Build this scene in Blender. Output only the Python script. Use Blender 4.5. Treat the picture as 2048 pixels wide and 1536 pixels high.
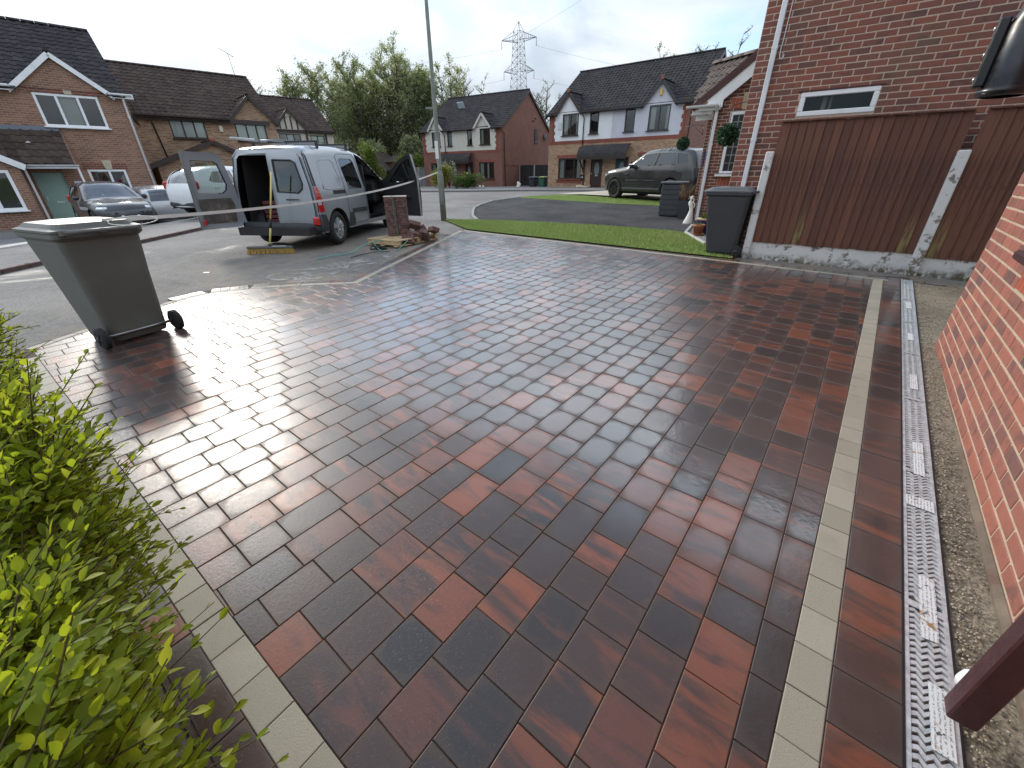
import bpy, bmesh, math, random
import numpy as np
from mathutils import Vector, Matrix
from mathutils.geometry import delaunay_2d_cdt
random.seed(7)
PI = math.pi
R_ = math.radians
scene = bpy.context.scene
for o in list(bpy.data.objects):
    bpy.data.objects.remove(o)
C = scene.collection

# ------------------------------------------------------------------ camera
CAM_H, F_PX, PITCH, ROLL = 1.52, 808.0, R_(27.65), R_(-0.617)
cam_d = bpy.data.cameras.new('camera')
cam_d.sensor_fit = 'HORIZONTAL'
cam_d.sensor_width = 36.0
cam_d.lens = 36.0 * F_PX / 2048.0
cam_d.clip_start = 0.05
cam_d.clip_end = 3000.0
cam = bpy.data.objects.new('camera', cam_d)
C.objects.link(cam)
_c, _s = math.cos(PITCH), math.sin(PITCH)
_rt, _fw, _up = np.array([1., 0, 0]), np.array([0, _c, -_s]), np.array([0, _s, _c])
_cr, _sr = math.cos(ROLL), math.sin(ROLL)
CRX, CUP = _cr * _rt + _sr * _up, -_sr * _rt + _cr * _up
cam.matrix_world = Matrix(((CRX[0], CUP[0], -_fw[0], 0), (CRX[1], CUP[1], -_fw[1], 0),
                           (CRX[2], CUP[2], -_fw[2], CAM_H), (0, 0, 0, 1)))
scene.camera = cam

# ------------------------------------------------------------------ sky, sun, exposure
SUN_YAW, SUN_EL = R_(-42.0), R_(27.0)          # yaw measured from +Y towards +X
sun_dir = Vector((math.sin(SUN_YAW) * math.cos(SUN_EL), math.cos(SUN_YAW) * math.cos(SUN_EL), math.sin(SUN_EL)))
world = bpy.data.worlds.new('World')
scene.world = world
world.use_nodes = True
wt = world.node_tree
wt.nodes.clear()
WN, WL = wt.nodes.new, wt.links.new
w_out = WN('ShaderNodeOutputWorld'); w_bg = WN('ShaderNodeBackground')
w_bg.inputs['Strength'].default_value = 0.125
w_sky = WN('ShaderNodeTexSky'); w_sky.sky_type = 'NISHITA'; w_sky.sun_disc = False
w_sky.sun_elevation = SUN_EL; w_sky.sun_rotation = SUN_YAW
w_sky.air_density = 1.0; w_sky.dust_density = 0.25; w_sky.ozone_density = 1.5
w_tc = WN('ShaderNodeTexCoord')
w_sep = WN('ShaderNodeSeparateXYZ'); WL(w_tc.outputs['Generated'], w_sep.inputs[0])
def wmath(op, a, b=None, c=None, clamp=False):
    n = WN('ShaderNodeMath'); n.operation = op; n.use_clamp = clamp
    for i, v in enumerate((a, b, c)):
        if v is None: continue
        if isinstance(v, (int, float)): n.inputs[i].default_value = v
        else: WL(v, n.inputs[i])
    return n.outputs[0]
# clouds: a flat deck seen from below (direction divided by height above the horizon)
zz = wmath('ADD', wmath('MAXIMUM', w_sep.outputs['Z'], 0.0), 0.40)
cx_, cy_ = wmath('DIVIDE', w_sep.outputs['X'], zz), wmath('DIVIDE', w_sep.outputs['Y'], zz)
w_cmb = WN('ShaderNodeCombineXYZ'); WL(cx_, w_cmb.inputs[0]); WL(cy_, w_cmb.inputs[1]); w_cmb.inputs[2].default_value = 3.1
def wnoise(scale, detail, rough, dist, off):
    mp = WN('ShaderNodeMapping'); mp.inputs['Location'].default_value = off
    WL(w_cmb.outputs[0], mp.inputs[0])
    n = WN('ShaderNodeTexNoise'); n.inputs['Scale'].default_value = scale; n.inputs['Detail'].default_value = detail
    n.inputs['Roughness'].default_value = rough; n.inputs['Distortion'].default_value = dist
    WL(mp.outputs[0], n.inputs['Vector'])
    return n.outputs['Fac']
n_big = wnoise(0.95, 7.0, 0.56, 0.35, (12.4, 6.3, 0.0))
n_shade = wnoise(1.9, 6.0, 0.55, 0.3, (7.3, 2.2, 1.0))
def wramp(v, a, b):
    m = WN('ShaderNodeMapRange'); m.interpolation_type = 'SMOOTHSTEP'
    m.inputs['From Min'].default_value = a; m.inputs['From Max'].default_value = b
    WL(v, m.inputs['Value']); return m.outputs['Result']
cover = wramp(n_big, 0.335, 0.50)
lowhaze = wmath('SUBTRACT', 1.0, wramp(w_sep.outputs['Z'], 0.0, 0.30))
cover = wmath('MAXIMUM', cover, wmath('MULTIPLY', lowhaze, 0.75))
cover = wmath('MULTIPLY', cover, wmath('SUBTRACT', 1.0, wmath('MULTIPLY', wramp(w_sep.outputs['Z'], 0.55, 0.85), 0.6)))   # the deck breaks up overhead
# clouds are brighter where the sun stands behind them
w_dot = WN('ShaderNodeVectorMath'); w_dot.operation = 'DOT_PRODUCT'
WL(w_tc.outputs['Generated'], w_dot.inputs[0]); w_dot.inputs[1].default_value = sun_dir
glow = wmath('POWER', wmath('MAXIMUM', w_dot.outputs['Value'], 0.0), 7.0)
bright = wramp(n_shade, 0.30, 0.72)
w_cc = WN('ShaderNodeMix'); w_cc.data_type = 'RGBA'
w_cc.inputs['A'].default_value = (1.85, 2.16, 2.52, 1); w_cc.inputs['B'].default_value = (3.5, 3.7, 3.9, 1)
WL(bright, w_cc.inputs['Factor'])
w_gl = WN('ShaderNodeMix'); w_gl.data_type = 'RGBA'; w_gl.blend_type = 'MULTIPLY'; w_gl.inputs['Factor'].default_value = 1.0
WL(w_cc.outputs['Result'], w_gl.inputs['A'])
gfac = wmath('MULTIPLY', wmath('ADD', 1.0, wmath('MULTIPLY', glow, 0.35)), wmath('ADD', 0.80, wmath('MULTIPLY', wmath('MAXIMUM', w_sep.outputs['Z'], 0.0), 2.8)))   # overcast luminance rises towards the zenith
w_gc = WN('ShaderNodeCombineColor')
for k in range(3): WL(gfac, w_gc.inputs[k])
WL(w_gc.outputs[0], w_gl.inputs['B'])
w_mix = WN('ShaderNodeMix'); w_mix.data_type = 'RGBA'
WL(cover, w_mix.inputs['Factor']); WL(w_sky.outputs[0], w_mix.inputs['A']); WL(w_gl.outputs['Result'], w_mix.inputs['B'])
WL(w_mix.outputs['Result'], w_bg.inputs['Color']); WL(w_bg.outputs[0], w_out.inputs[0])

sun_l = bpy.data.lights.new('sun', 'SUN')
sun_l.energy = 1.4; sun_l.angle = R_(12.0); sun_l.color = (1.0, 0.93, 0.82)
sun = bpy.data.objects.new('sun', sun_l); C.objects.link(sun)
sun.rotation_euler = sun_dir.to_track_quat('Z', 'Y').to_euler()
sun.location = sun_dir * 60

vs = scene.view_settings
vs.view_transform = 'Standard'; vs.look = 'None'; vs.gamma = 1.0; vs.exposure = 0.95
vs.use_curve_mapping = False
scene.cycles.max_bounces = 6; scene.cycles.diffuse_bounces = 3; scene.cycles.glossy_bounces = 3
scene.cycles.transparent_max_bounces = 8; scene.cycles.transmission_bounces = 3
scene.cycles.use_denoising = True
scene.cycles.sample_clamp_indirect = 6.0

# ------------------------------------------------------------------ pixel <-> place (used for measuring the layout once)
def proj(p):
    d = np.array(p, float) - np.array([0, 0, CAM_H])
    x, y, z = d @ CRX, d @ CUP, d @ _fw
    return 1024 + F_PX * x / z, 768 - F_PX * y / z, z
def sstep(a, b, x):
    t = min(1., max(0., (x - a) / (b - a))); return t * t * (3 - 2 * t)
SL = 0.0233
def gz(x, y):
    P = SL * y if y < 16 else SL * 16 + 0.10 * sstep(16, 22, y) - 0.16 * sstep(22, 44, y)
    w = sstep(-8, -17, x) * sstep(4, 14, y)
    return P * (1 - w) - 0.35 * w

# ------------------------------------------------------------------ materials
MATS = {}
class NT:
    def __init__(s, name):
        s.m = bpy.data.materials.new(name); s.m.use_nodes = True
        s.t = s.m.node_tree; s.p = s.t.nodes['Principled BSDF']
    def n(s, t, **kw):
        x = s.t.nodes.new(t)
        for k, v in kw.items(): setattr(x, k, v)
        return x
    def l(s, a, b): s.t.links.new(a, b)
    def val(s, sock, v):
        if isinstance(v, (int, float, tuple, list)): sock.default_value = v
        else: s.l(v, sock)
    def math(s, op, a, b=None, c=None, clamp=False):
        x = s.n('ShaderNodeMath', operation=op, use_clamp=clamp)
        for i, v in enumerate((a, b, c)):
            if v is not None: s.val(x.inputs[i], v)
        return x.outputs[0]
    def mix(s, f, a, b, blend='MIX'):
        x = s.n('ShaderNodeMix', data_type='RGBA', blend_type=blend)
        s.val(x.inputs['Factor'], f)
        for k, v in (('A', a), ('B', b)):
            s.val(x.inputs[k], (*v, 1) if isinstance(v, (tuple, list)) and len(v) == 3 else v)
        return x.outputs['Result']
    def noise(s, vec, scale, detail=3, rough=0.55, dist=0.0):
        x = s.n('ShaderNodeTexNoise')
        x.inputs['Scale'].default_value = scale; x.inputs['Detail'].default_value = detail
        x.inputs['Roughness'].default_value = rough; x.inputs['Distortion'].default_value = dist
        if vec is not None: s.l(vec, x.inputs['Vector'])
        return x.outputs['Fac']
    def ramp(s, v, a, b, lo=0.0, hi=1.0, smooth=True):
        x = s.n('ShaderNodeMapRange')
        if smooth: x.interpolation_type = 'SMOOTHSTEP'
        x.inputs['From Min'].default_value = a; x.inputs['From Max'].default_value = b
        x.inputs['To Min'].default_value = lo; x.inputs['To Max'].default_value = hi
        s.l(v, x.inputs['Value']); return x.outputs['Result']
    def pos(s): return s.n('ShaderNodeNewGeometry').outputs['Position']
    def obj(s): return s.n('ShaderNodeTexCoord').outputs['Object']
    def uv(s): return s.n('ShaderNodeTexCoord').outputs['UV']
    def mapping(s, vec, scale=(1, 1, 1), rot=(0, 0, 0), loc=(0, 0, 0)):
        x = s.n('ShaderNodeMapping'); s.l(vec, x.inputs[0])
        x.inputs['Scale'].default_value = scale; x.inputs['Rotation'].default_value = rot; x.inputs['Location'].default_value = loc
        return x.outputs[0]
    def rnd(s):
        a = s.n('ShaderNodeAttribute', attribute_name='rnd').outputs['Fac']
        o = s.n('ShaderNodeObjectInfo').outputs['Random']
        return s.math('FRACT', s.math('ADD', a, o))
    def rnd2(s, r, k): return s.math('FRACT', s.math('MULTIPLY', r, k))
    def bump(s, h, strength=0.3, dist=0.01, prev=None):
        x = s.n('ShaderNodeBump'); x.inputs['Strength'].default_value = strength; x.inputs['Distance'].default_value = dist
        s.l(h, x.inputs['Height'])
        if prev is not None: s.l(prev, x.inputs['Normal'])
        return x.outputs[0]
    def out(s, col=None, rough=None, normal=None, **kw):
        p = s.p
        if col is not None: s.val(p.inputs['Base Color'], (*col, 1) if isinstance(col, (tuple, list)) and len(col) == 3 else col)
        if rough is not None: s.val(p.inputs['Roughness'], rough)
        if normal is not None: s.l(normal, p.inputs['Normal'])
        for k, v in kw.items(): s.val(p.inputs[k], v)
        return s.m

def simple(name, col, rough=0.5, var=0.12, scale=6.0, bump=0.0, bscale=80.0, metal=0.0, coat=0.0, rvar=0.0, spec=None, dirt=None):
    """plain stuff with mottling, a little fine relief and per-piece variation"""
    if name in MATS: return MATS[name]
    t = NT(name)
    v = t.obj()
    n1 = t.noise(v, scale, 4)
    f = t.ramp(n1, 0.25, 0.75, 1 - var, 1 + var, False)
    if rvar: f = t.math('MULTIPLY', f, t.ramp(t.rnd(), 0, 1, 1 - rvar, 1 + rvar, False))
    cc = t.n('ShaderNodeCombineColor')
    for k in range(3): t.l(f, cc.inputs[k])
    c = t.mix(1.0, col, cc.outputs[0], 'MULTIPLY')
    if dirt: 
        n3 = t.noise(t.pos(), dirt[2] if len(dirt) > 2 else 3.0, 5, 0.65)
        c = t.mix(t.ramp(n3, 0.5, 0.75, 0, dirt[1]), c, dirt[0])
    kw = dict(Metallic=metal)
    if coat: kw['Coat Weight'] = coat; kw['Coat Roughness'] = 0.05
    if spec is not None: kw['Specular IOR Level'] = spec
    nrm = t.bump(t.noise(v, bscale, 3), bump, 0.01) if bump else None
    rr = t.ramp(t.noise(v, scale * 2.3, 3), 0.3, 0.7, max(0.02, rough - 0.07), min(1, rough + 0.07))
    MATS[name] = t.out(c, rr, nrm, **kw)
    return MATS[name]

# ------------------------------------------------------------------ geometry helpers
class MB:
    """collects faces; build() links them as one mesh object"""
    def __init__(s): s.v, s.f, s.r, s.uvs, s.sm = [], [], [], [], []
    def add(s, verts, faces, rnd=0.0, uvs=None, smooth=False):
        b = len(s.v)
        s.v.extend([tuple(map(float, p)) for p in verts])
        for i, f in enumerate(faces):
            s.f.append([b + k for k in f]); s.r.append(rnd); s.sm.append(smooth)
            s.uvs.append(uvs[i] if uvs else None)
        return s
    def box(s, c, d, rz=0.0, M=None, rnd=0.0, bev=0.0):
        """box by centre and size, turned about z by rz or by matrix M; bev chamfers the edges"""
        hx, hy, hz = d[0] / 2, d[1] / 2, d[2] / 2
        if bev > 0:
            b = min(bev, hx * .9, hy * .9, hz * .9); P = []; idx = {}
            for sx in (-1, 1):
                for sy in (-1, 1):
                    for sz in (-1, 1):
                        for ax in range(3):
                            q = [sx * (hx - b), sy * (hy - b), sz * (hz - b)]
                            q[ax] += (sx, sy, sz)[ax] * b
                            idx[sx, sy, sz, ax] = len(P); P.append(q)
            F = []
            for ax in range(3):
                o1, o2 = (ax + 1) % 3, (ax + 2) % 3
                for sg in (-1, 1):
                    q = []
                    for a, bb in ((-1, -1), (1, -1), (1, 1), (-1, 1)):
                        k = [0, 0, 0]; k[ax] = sg; k[o1] = a; k[o2] = bb
                        q.append(idx[k[0], k[1], k[2], ax])
                    F.append(q if sg > 0 else q[::-1])
                for a in (-1, 1):
                    for bb in (-1, 1):
                        k0 = [0, 0, 0]; k1 = [0, 0, 0]
                        k0[ax], k1[ax] = -1, 1
                        for k in (k0, k1): k[o1] = a; k[o2] = bb
                        q = [idx[(*k0, o1)], idx[(*k1, o1)], idx[(*k1, o2)], idx[(*k0, o2)]]
                        F.append(q if a * bb < 0 else q[::-1])
            for sx in (-1, 1):
                for sy in (-1, 1):
                    for sz in (-1, 1):
                        q = [idx[sx, sy, sz, 0], idx[sx, sy, sz, 1], idx[sx, sy, sz, 2]]
                        F.append(q if sx * sy * sz > 0 else q[::-1])
        else:
            P = [(x, y, z) for x in (-hx, hx) for y in (-hy, hy) for z in (-hz, hz)]
            F = [(0, 1, 3, 2), (4, 6, 7, 5), (0, 4, 5, 1), (2, 3, 7, 6), (0, 2, 6, 4), (1, 5, 7, 3)]
        if M is None: M = Matrix.Rotation(rz, 3, 'Z')
        M = M.to_3x3() if len(M) == 4 else M
        cv = Vector(c)
        return s.add([tuple(M @ Vector(p) + cv) for p in P], F, rnd)
    def bar(s, p0, p1, w, h=None, up=(0, 0, 1), rnd=0.0, bev=0.0):
        """rectangular bar between two points"""
        p0, p1 = Vector(p0), Vector(p1); d = p1 - p0; L = d.length
        x = d.normalized(); u = Vector(up)
        y = u.cross(x)
        if y.length < 1e-4: y = Vector((0, 1, 0)).cross(x)
        y.normalize(); z = x.cross(y)
        M = Matrix((x, y, z)).transposed()
        return s.box((p0 + p1) / 2, (L, w, h if h else w), M=M, rnd=rnd, bev=bev)
    def tube(s, path, r, n=8, cap=True, rnd=0.0, smooth=True):
        """tube along a polyline; r a number or one per point"""
        P = [Vector(p) for p in path]; rr = r if isinstance(r, (list, tuple)) else [r] * len(P)
        V, F = [], []
        ref = None
        for i, p in enumerate(P):
            a = P[max(0, i - 1)]; b = P[min(len(P) - 1, i + 1)]
            t = (b - a)
            t = t.normalized() if t.length > 1e-9 else Vector((0, 0, 1))
            if ref is None:
                ref = Vector((0, 0, 1)) if abs(t.z) < .9 else Vector((1, 0, 0))
            u = ref - t * ref.dot(t)
            if u.length < 1e-5: u = Vector((0, 1, 0)) - t * t.y
            u.normalize(); w = t.cross(u); ref = u
            for k in range(n):
                a_ = 2 * PI * k / n
                V.append(p + (u * math.cos(a_) + w * math.sin(a_)) * rr[i])
        for i in range(len(P) - 1):
            for k in range(n):
                F.append((i * n + k, i * n + (k + 1) % n, (i + 1) * n + (k + 1) % n, (i + 1) * n + k))
        if cap:
            F.append(tuple(range(n - 1, -1, -1))); F.append(tuple((len(P) - 1) * n + k for k in range(n)))
        return s.add(V, F, rnd, smooth=smooth)
    def lathe(s, prof, c=(0, 0, 0), n=20, axis='Z', M=None, rnd=0.0, smooth=True, closed=False):
        """revolve (radius, height) pairs"""
        V, F = [], []
        for (r, h) in prof:
            for k in range(n):
                a = 2 * PI * k / n
                p = Vector((r * math.cos(a), r * math.sin(a), h))
                if axis == 'Y': p = Vector((p.x, -p.z, p.y)) if False else Vector((p.x, p.z, -p.y))
                elif axis == 'X': p = Vector((p.z, p.x, p.y))
                if M is not None: p = M @ p
                V.append(p + Vector(c))
        m = len(prof)
        for i in range(m - 1 + (1 if closed else 0)):
            j = (i + 1) % m
            for k in range(n):
                F.append((i * n + k, i * n + (k + 1) % n, j * n + (k + 1) % n, j * n + k))
        if not closed:
            if prof[0][0] > 1e-5: F.append(tuple(range(n - 1, -1, -1)))
            if prof[-1][0] > 1e-5: F.append(tuple((m - 1) * n + k for k in range(n)))
        return s.add(V, F, rnd, smooth=smooth)
    def prism(s, poly, vec, rnd=0.0):
        """extrude a flat polygon by a vector"""
        n = len(poly); v = Vector(vec)
        V = [Vector(p) for p in poly] + [Vector(p) + v for p in poly]
        F = [tuple(range(n - 1, -1, -1)), tuple(range(n, 2 * n))]
        F += [(i, (i + 1) % n, n + (i + 1) % n, n + i) for i in range(n)]
        return s.add(V, F, rnd)
    def quad(s, a, b, c, d, rnd=0.0): return s.add([a, b, c, d], [(0, 1, 2, 3)], rnd)
    def mesh(s, name='mesh', merge=False, auto_uv=True, fix=False):
        me = bpy.data.meshes.new(name)
        me.from_pydata(s.v, [], s.f)
        if s.f and any(s.r):
            at = me.attributes.new('rnd', 'FLOAT', 'FACE'); at.data.foreach_set('value', s.r)
        me.polygons.foreach_set('use_smooth', s.sm)
        if fix or merge:
            bm = bmesh.new(); bm.from_mesh(me)
            if merge: bmesh.ops.remove_doubles(bm, verts=bm.verts, dist=1e-4)
            if fix: bmesh.ops.recalc_face_normals(bm, faces=bm.faces)
            bm.to_mesh(me); bm.free()
        if auto_uv and not merge:
            ul = me.uv_layers.new(name='UVMap'); data = []
            me.update()
            for p, u in zip(me.polygons, s.uvs):
                if u: data.extend([c for q in u for c in q]); continue
                n = p.normal
                if abs(n.z) > .75:
                    for vi in p.vertices: co = me.vertices[vi].co; data.extend((co.x, co.y))
                else:
                    L = math.hypot(n.x, n.y) or 1; tx, ty = -n.y / L, n.x / L
                    for vi in p.vertices: co = me.vertices[vi].co; data.extend((co.x * tx + co.y * ty, co.z))
            ul.data.foreach_set('uv', data)
        me.update()
        return me
    def build(s, name, mat, parent=None, **kw):
        return link(name, s.mesh(name, **kw), mat, parent)

def link(name, me, mat, parent=None, loc=None, rot=None):
    if mat is not None and not me.materials: me.materials.append(mat)
    o = bpy.data.objects.new(name, me); C.objects.link(o)
    if parent is not None: o.parent = parent
    if loc is not None: o.location = loc
    if rot is not None: o.rotation_euler = rot
    return o
def tag(o, label, cat, group=None, kind=None):
    o['label'] = label; o['category'] = cat
    if group: o['group'] = group
    if kind: o['kind'] = kind
    return o
def struct(o, label=None, kind='structure'):
    o['kind'] = kind
    if label: o['label'] = label
    return o
def thing(name, label, cat, loc=(0, 0, 0), rz=0.0, group=None):
    o = bpy.data.objects.new(name, None); C.objects.link(o)
    o.empty_display_size = 0.2
    o.location = loc; o.rotation_euler = (0, 0, rz)
    return tag(o, label, cat, group)
def copy_tree(o, parent=None):
    c = o.copy(); C.objects.link(c)
    if parent is not None: c.parent = parent
    for ch in list(o.children): copy_tree(ch, c)
    return c
def yawdir(d): return Vector((math.sin(R_(d)), math.cos(R_(d)), 0))
def clip_poly(poly, p, n):
    """keep the side of a 2D polygon where (q-p).n >= 0"""
    out = []
    for i, a in enumerate(poly):
        b = poly[(i + 1) % len(poly)]
        da = (a[0] - p[0]) * n[0] + (a[1] - p[1]) * n[1]; db = (b[0] - p[0]) * n[0] + (b[1] - p[1]) * n[1]
        if da >= 0: out.append(a)
        if (da >= 0) != (db >= 0):
            t = da / (da - db); out.append((a[0] + (b[0] - a[0]) * t, a[1] + (b[1] - a[1]) * t))
    return out
def area2(p): return 0.5 * sum(p[i][0] * p[(i + 1) % len(p)][1] - p[(i + 1) % len(p)][0] * p[i][1] for i in range(len(p)))
def inside(p, poly):
    x, y = p; r = False; j = len(poly) - 1
    for i in range(len(poly)):
        xi, yi = poly[i]; xj, yj = poly[j]
        if (yi > y) != (yj > y) and x < (xj - xi) * (y - yi) / (yj - yi) + xi: r = not r
        j = i
    return r
# ================================================================== the ground
def drape(poly, dz, step=0.5):
    """a sheet over the terrain with the outline of a plan polygon"""
    xs = [p[0] for p in poly]; ys = [p[1] for p in poly]
    pts = [Vector(p) for p in poly]
    n0 = len(pts)
    # refine the outline
    out = []
    for i in range(n0):
        a, b = pts[i], pts[(i + 1) % n0]; k = max(1, int((b - a).length / step))
        for j in range(k): out.append(a + (b - a) * (j / k))
    n1 = len(out); pl = [tuple(p) for p in out]
    vs_ = list(out)
    x = math.floor(min(xs) / step) * step
    while x < max(xs):
        y = math.floor(min(ys) / step) * step
        while y < max(ys):
            if inside((x, y), pl): vs_.append(Vector((x, y)))
            y += step
        x += step
    r = delaunay_2d_cdt(vs_, [(i, (i + 1) % n1) for i in range(n1)], [], 0, 1e-5)
    V = [(v.x, v.y, gz(v.x, v.y) + dz) for v in r[0]]
    F = []
    for f in r[2]:
        c = (sum(r[0][i].x for i in f) / len(f), sum(r[0][i].y for i in f) / len(f))
        if inside(c, pl): F.append(f)
    return MB().add(V, F)

def asphalt(name, col, spk=0.35, rough=0.9, stone=90.0, patch=0.25, dust=None, wet=0.0, spec=0.25):
    t = NT(name); p = t.pos()
    n1 = t.noise(p, 0.7, 6, 0.6, 0.4); n2 = t.noise(p, stone, 2, 0.7); n3 = t.noise(p, 6.0, 5, 0.65)
    c = t.mix(t.ramp(n2, 0.35, 0.72), tuple(k * (1 - spk) for k in col), tuple(min(1, k * (1 + spk * 1.6)) for k in col))
    cc = t.n('ShaderNodeCombineColor'); f = t.ramp(n1, 0.3, 0.7, 1 - patch, 1 + patch)
    for k in range(3): t.l(f, cc.inputs[k])
    c = t.mix(1.0, c, cc.outputs[0], 'MULTIPLY')
    c = t.mix(t.ramp(t.noise(p, 11.0, 6, 0.7), 0.42, 0.68, 0, 0.5), c, tuple(k * 1.55 for k in col))
    if dust is not None:
        # dried sand dust in drifts along the new paving
        d = t.ramp(t.math('ADD', t.math('MULTIPLY', n3, 0.55), t.math('MULTIPLY', n1, 0.45)), 0.44, 0.62)
        sx = t.n('ShaderNodeSeparateXYZ'); t.l(p, sx.inputs[0])
        near = t.math('MULTIPLY', t.ramp(sx.outputs['X'], -6.6, -3.6), t.math('SUBTRACT', 1.0, t.ramp(sx.outputs['Y'], 8.5, 12.5)))
        c = t.mix(t.math('MULTIPLY', d, t.math('MULTIPLY', near, 0.8)), c, dust)
    rr = rough
    if wet: rr = t.ramp(t.noise(p, 0.55, 4, 0.6, 0.6), 0.56, 0.70, rough, 0.5)
    h = t.math('ADD', t.math('MULTIPLY', n2, 0.6), t.math('MULTIPLY', n3, 0.4))
    return t.out(c, rr, t.bump(h, 0.45, 0.006), **{'Specular IOR Level': spec})

M_road = asphalt('road asphalt', (0.155, 0.147, 0.138), dust=(0.235, 0.185, 0.125), wet=1.0)
M_foot = asphalt('footpath asphalt', (0.135, 0.133, 0.132), rough=0.85)
M_black = asphalt('new black asphalt', (0.052, 0.052, 0.053), spk=0.65, rough=0.95, stone=42, spec=0.1, patch=0.4)
M_earth = asphalt('bare earth', (0.12, 0.095, 0.065), stone=40, patch=0.35)
M_turf = asphalt('rough turf', (0.075, 0.105, 0.035), stone=30, patch=0.35)
M_conc = asphalt('concrete slab', (0.30, 0.285, 0.25), spk=0.12, stone=50, patch=0.18)
M_sand = asphalt('jointing sand', (0.085, 0.060, 0.046), spk=0.4, stone=140, patch=0.2)

# everything far away
mb = MB()
ring = [-1500, -400, -120, -60, -45, 45, 60, 120, 400, 1500]
ry = [-1500, -300, -60, -8, 56, 80, 140, 400, 1500]
V = [(x, y, -0.40 if -46 < x < 46 and -9 < y < 57 else -0.12) for x in ring for y in ry]
F = []
for i in range(len(ring) - 1):
    for j in range(len(ry) - 1):
        a = i * len(ry) + j; F.append((a, a + len(ry), a + len(ry) + 1, a + 1))
mb.add(V, F)
struct(mb.build('ground', M_turf))
mb = drape([(-46, -6), (46, -6), (46, 56), (-46, 56)], -0.02, 1.0)
struct(mb.build('road', M_road), 'grey asphalt close with sandy dust beside the new paving')

# pavement across the street with its kerb
kl = [(-8.3, -6), (-8.3, 2), (-8.31, 6.7), (-8.3, 8.0), (-8.25, 9.8), (-8.2, 13.2), (-8.5, 18.0), (-9.6, 24), (-10.8, 30)]
mb = drape(kl + [(-40, 30), (-40, -6)], 0.025, 1.0)
struct(mb.build('footpath', M_foot), 'grey asphalt footpath in front of the houses opposite')
M_kerb = simple('brown kerb brick', (0.085, 0.050, 0.042), 0.8, 0.25, 9, 0.3, 60)
M_edge = simple('pale concrete edging', (0.42, 0.41, 0.38), 0.85, 0.15, 5, 0.3, 90)
def edging(name, pts, w, h, mat, dz=0.0, label=None, piece=0.9):
    root = MB()
    for a, b in zip(pts, pts[1:]):
        a, b = Vector(a), Vector(b); L = (b - a).length; k = max(1, round(L / piece))
        for j in range(k):
            p, q = a + (b - a) * (j / k), a + (b - a) * ((j + 1) / k - 0.006 / L)
            root.bar((p.x, p.y, gz(p.x, p.y) + dz), (q.x, q.y, gz(q.x, q.y) + dz), w, h, rnd=random.random(), bev=0.012)
    o = root.build(name, mat); struct(o, label); return o
edging('kerb', kl[1:-1], 0.12, 0.16, M_kerb, -0.03, 'low brown kerb along the footpath opposite', 0.45)
edging('path_edging', [(-10.85, 7.5), (-11.08, 9.17), (-11.35, 10.2), (-12.1, 12.6), (-12.8, 14.8), (-13.6, 16.6)], 0.30, 0.06, M_edge, 0.03, 'pale concrete edging at the back of the footpath', 1.2)
# pavement in front of the two semi-detached houses at the end of the close
fk = [(-12, 33.5), (-6, 29.6), (-3, 29.0), (1.2, 29.3), (3.2, 28.2), (6.0, 26.6)]
mb = drape(fk + [(14, 26), (14, 46), (-12, 52)], 0.05, 1.0)
struct(mb.build('close_pavement', M_foot), 'dark asphalt pavement and drives before the semi-detached houses')
edging('pavement_kerb', fk, 0.14, 0.16, simple('grey kerb', (0.16, 0.155, 0.15), 0.85, 0.2, 8), 0.0, 'grey kerb round the end of the close', 0.9)

# neighbour's black drive, cream drive and the two strips of artificial turf
CURVE = [(-0.95, 12.58), (-1.15, 13.5), (-1.25, 14.7), (-1.3, 16.0), (-1.18, 17.3), (-0.76, 19.0), (0.47, 20.9)]
mb = drape(CURVE + [(0.95, 20.25), (3.2, 18.1), (5.6, 15.95), (8.6, 13.2), (5.3, 11.9), (4.9, 11.3), (4.03, 9.75), (3.8, 10.18), (2.33, 11.21), (0.27, 12.15)], 0.006, 0.5)
struct(mb.build('black_drive', M_black), 'worn black asphalt drive next door')
edging('drive_edging', CURVE, 0.09, 0.10, simple('grey edging', (0.25, 0.25, 0.235), 0.85, 0.2, 8), -0.005, 'thin grey edging round the black drive', 0.6)
LAWN = [(-1.20, 10.90), (-1.90, 12.70), (-0.95, 12.64), (0.27, 12.15), (2.33, 11.21), (3.8, 10.18), (4.03, 9.75), (3.86, 8.3), (4.15, 7.45), (5.5, 5.75)]
LAWN = [(-1.10, 10.86), (-1.95, 12.78), (-0.95, 12.60), (0.27, 12.17), (2.33, 11.23), (3.8, 10.20), (4.05, 9.78), (3.9, 8.4), (4.10, 7.42), (3.80, 7.14)]
LAWN2 = [(0.45, 20.95), (2.3, 22.6), (3.4, 21.75), (6.2, 17.95), (8.2, 15.4), (7.6, 14.2), (5.62, 15.98), (3.2, 18.13), (0.95, 20.28)]
M_grassbase = asphalt('turf backing', (0.150, 0.215, 0.055), stone=60, patch=0.2)
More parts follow.
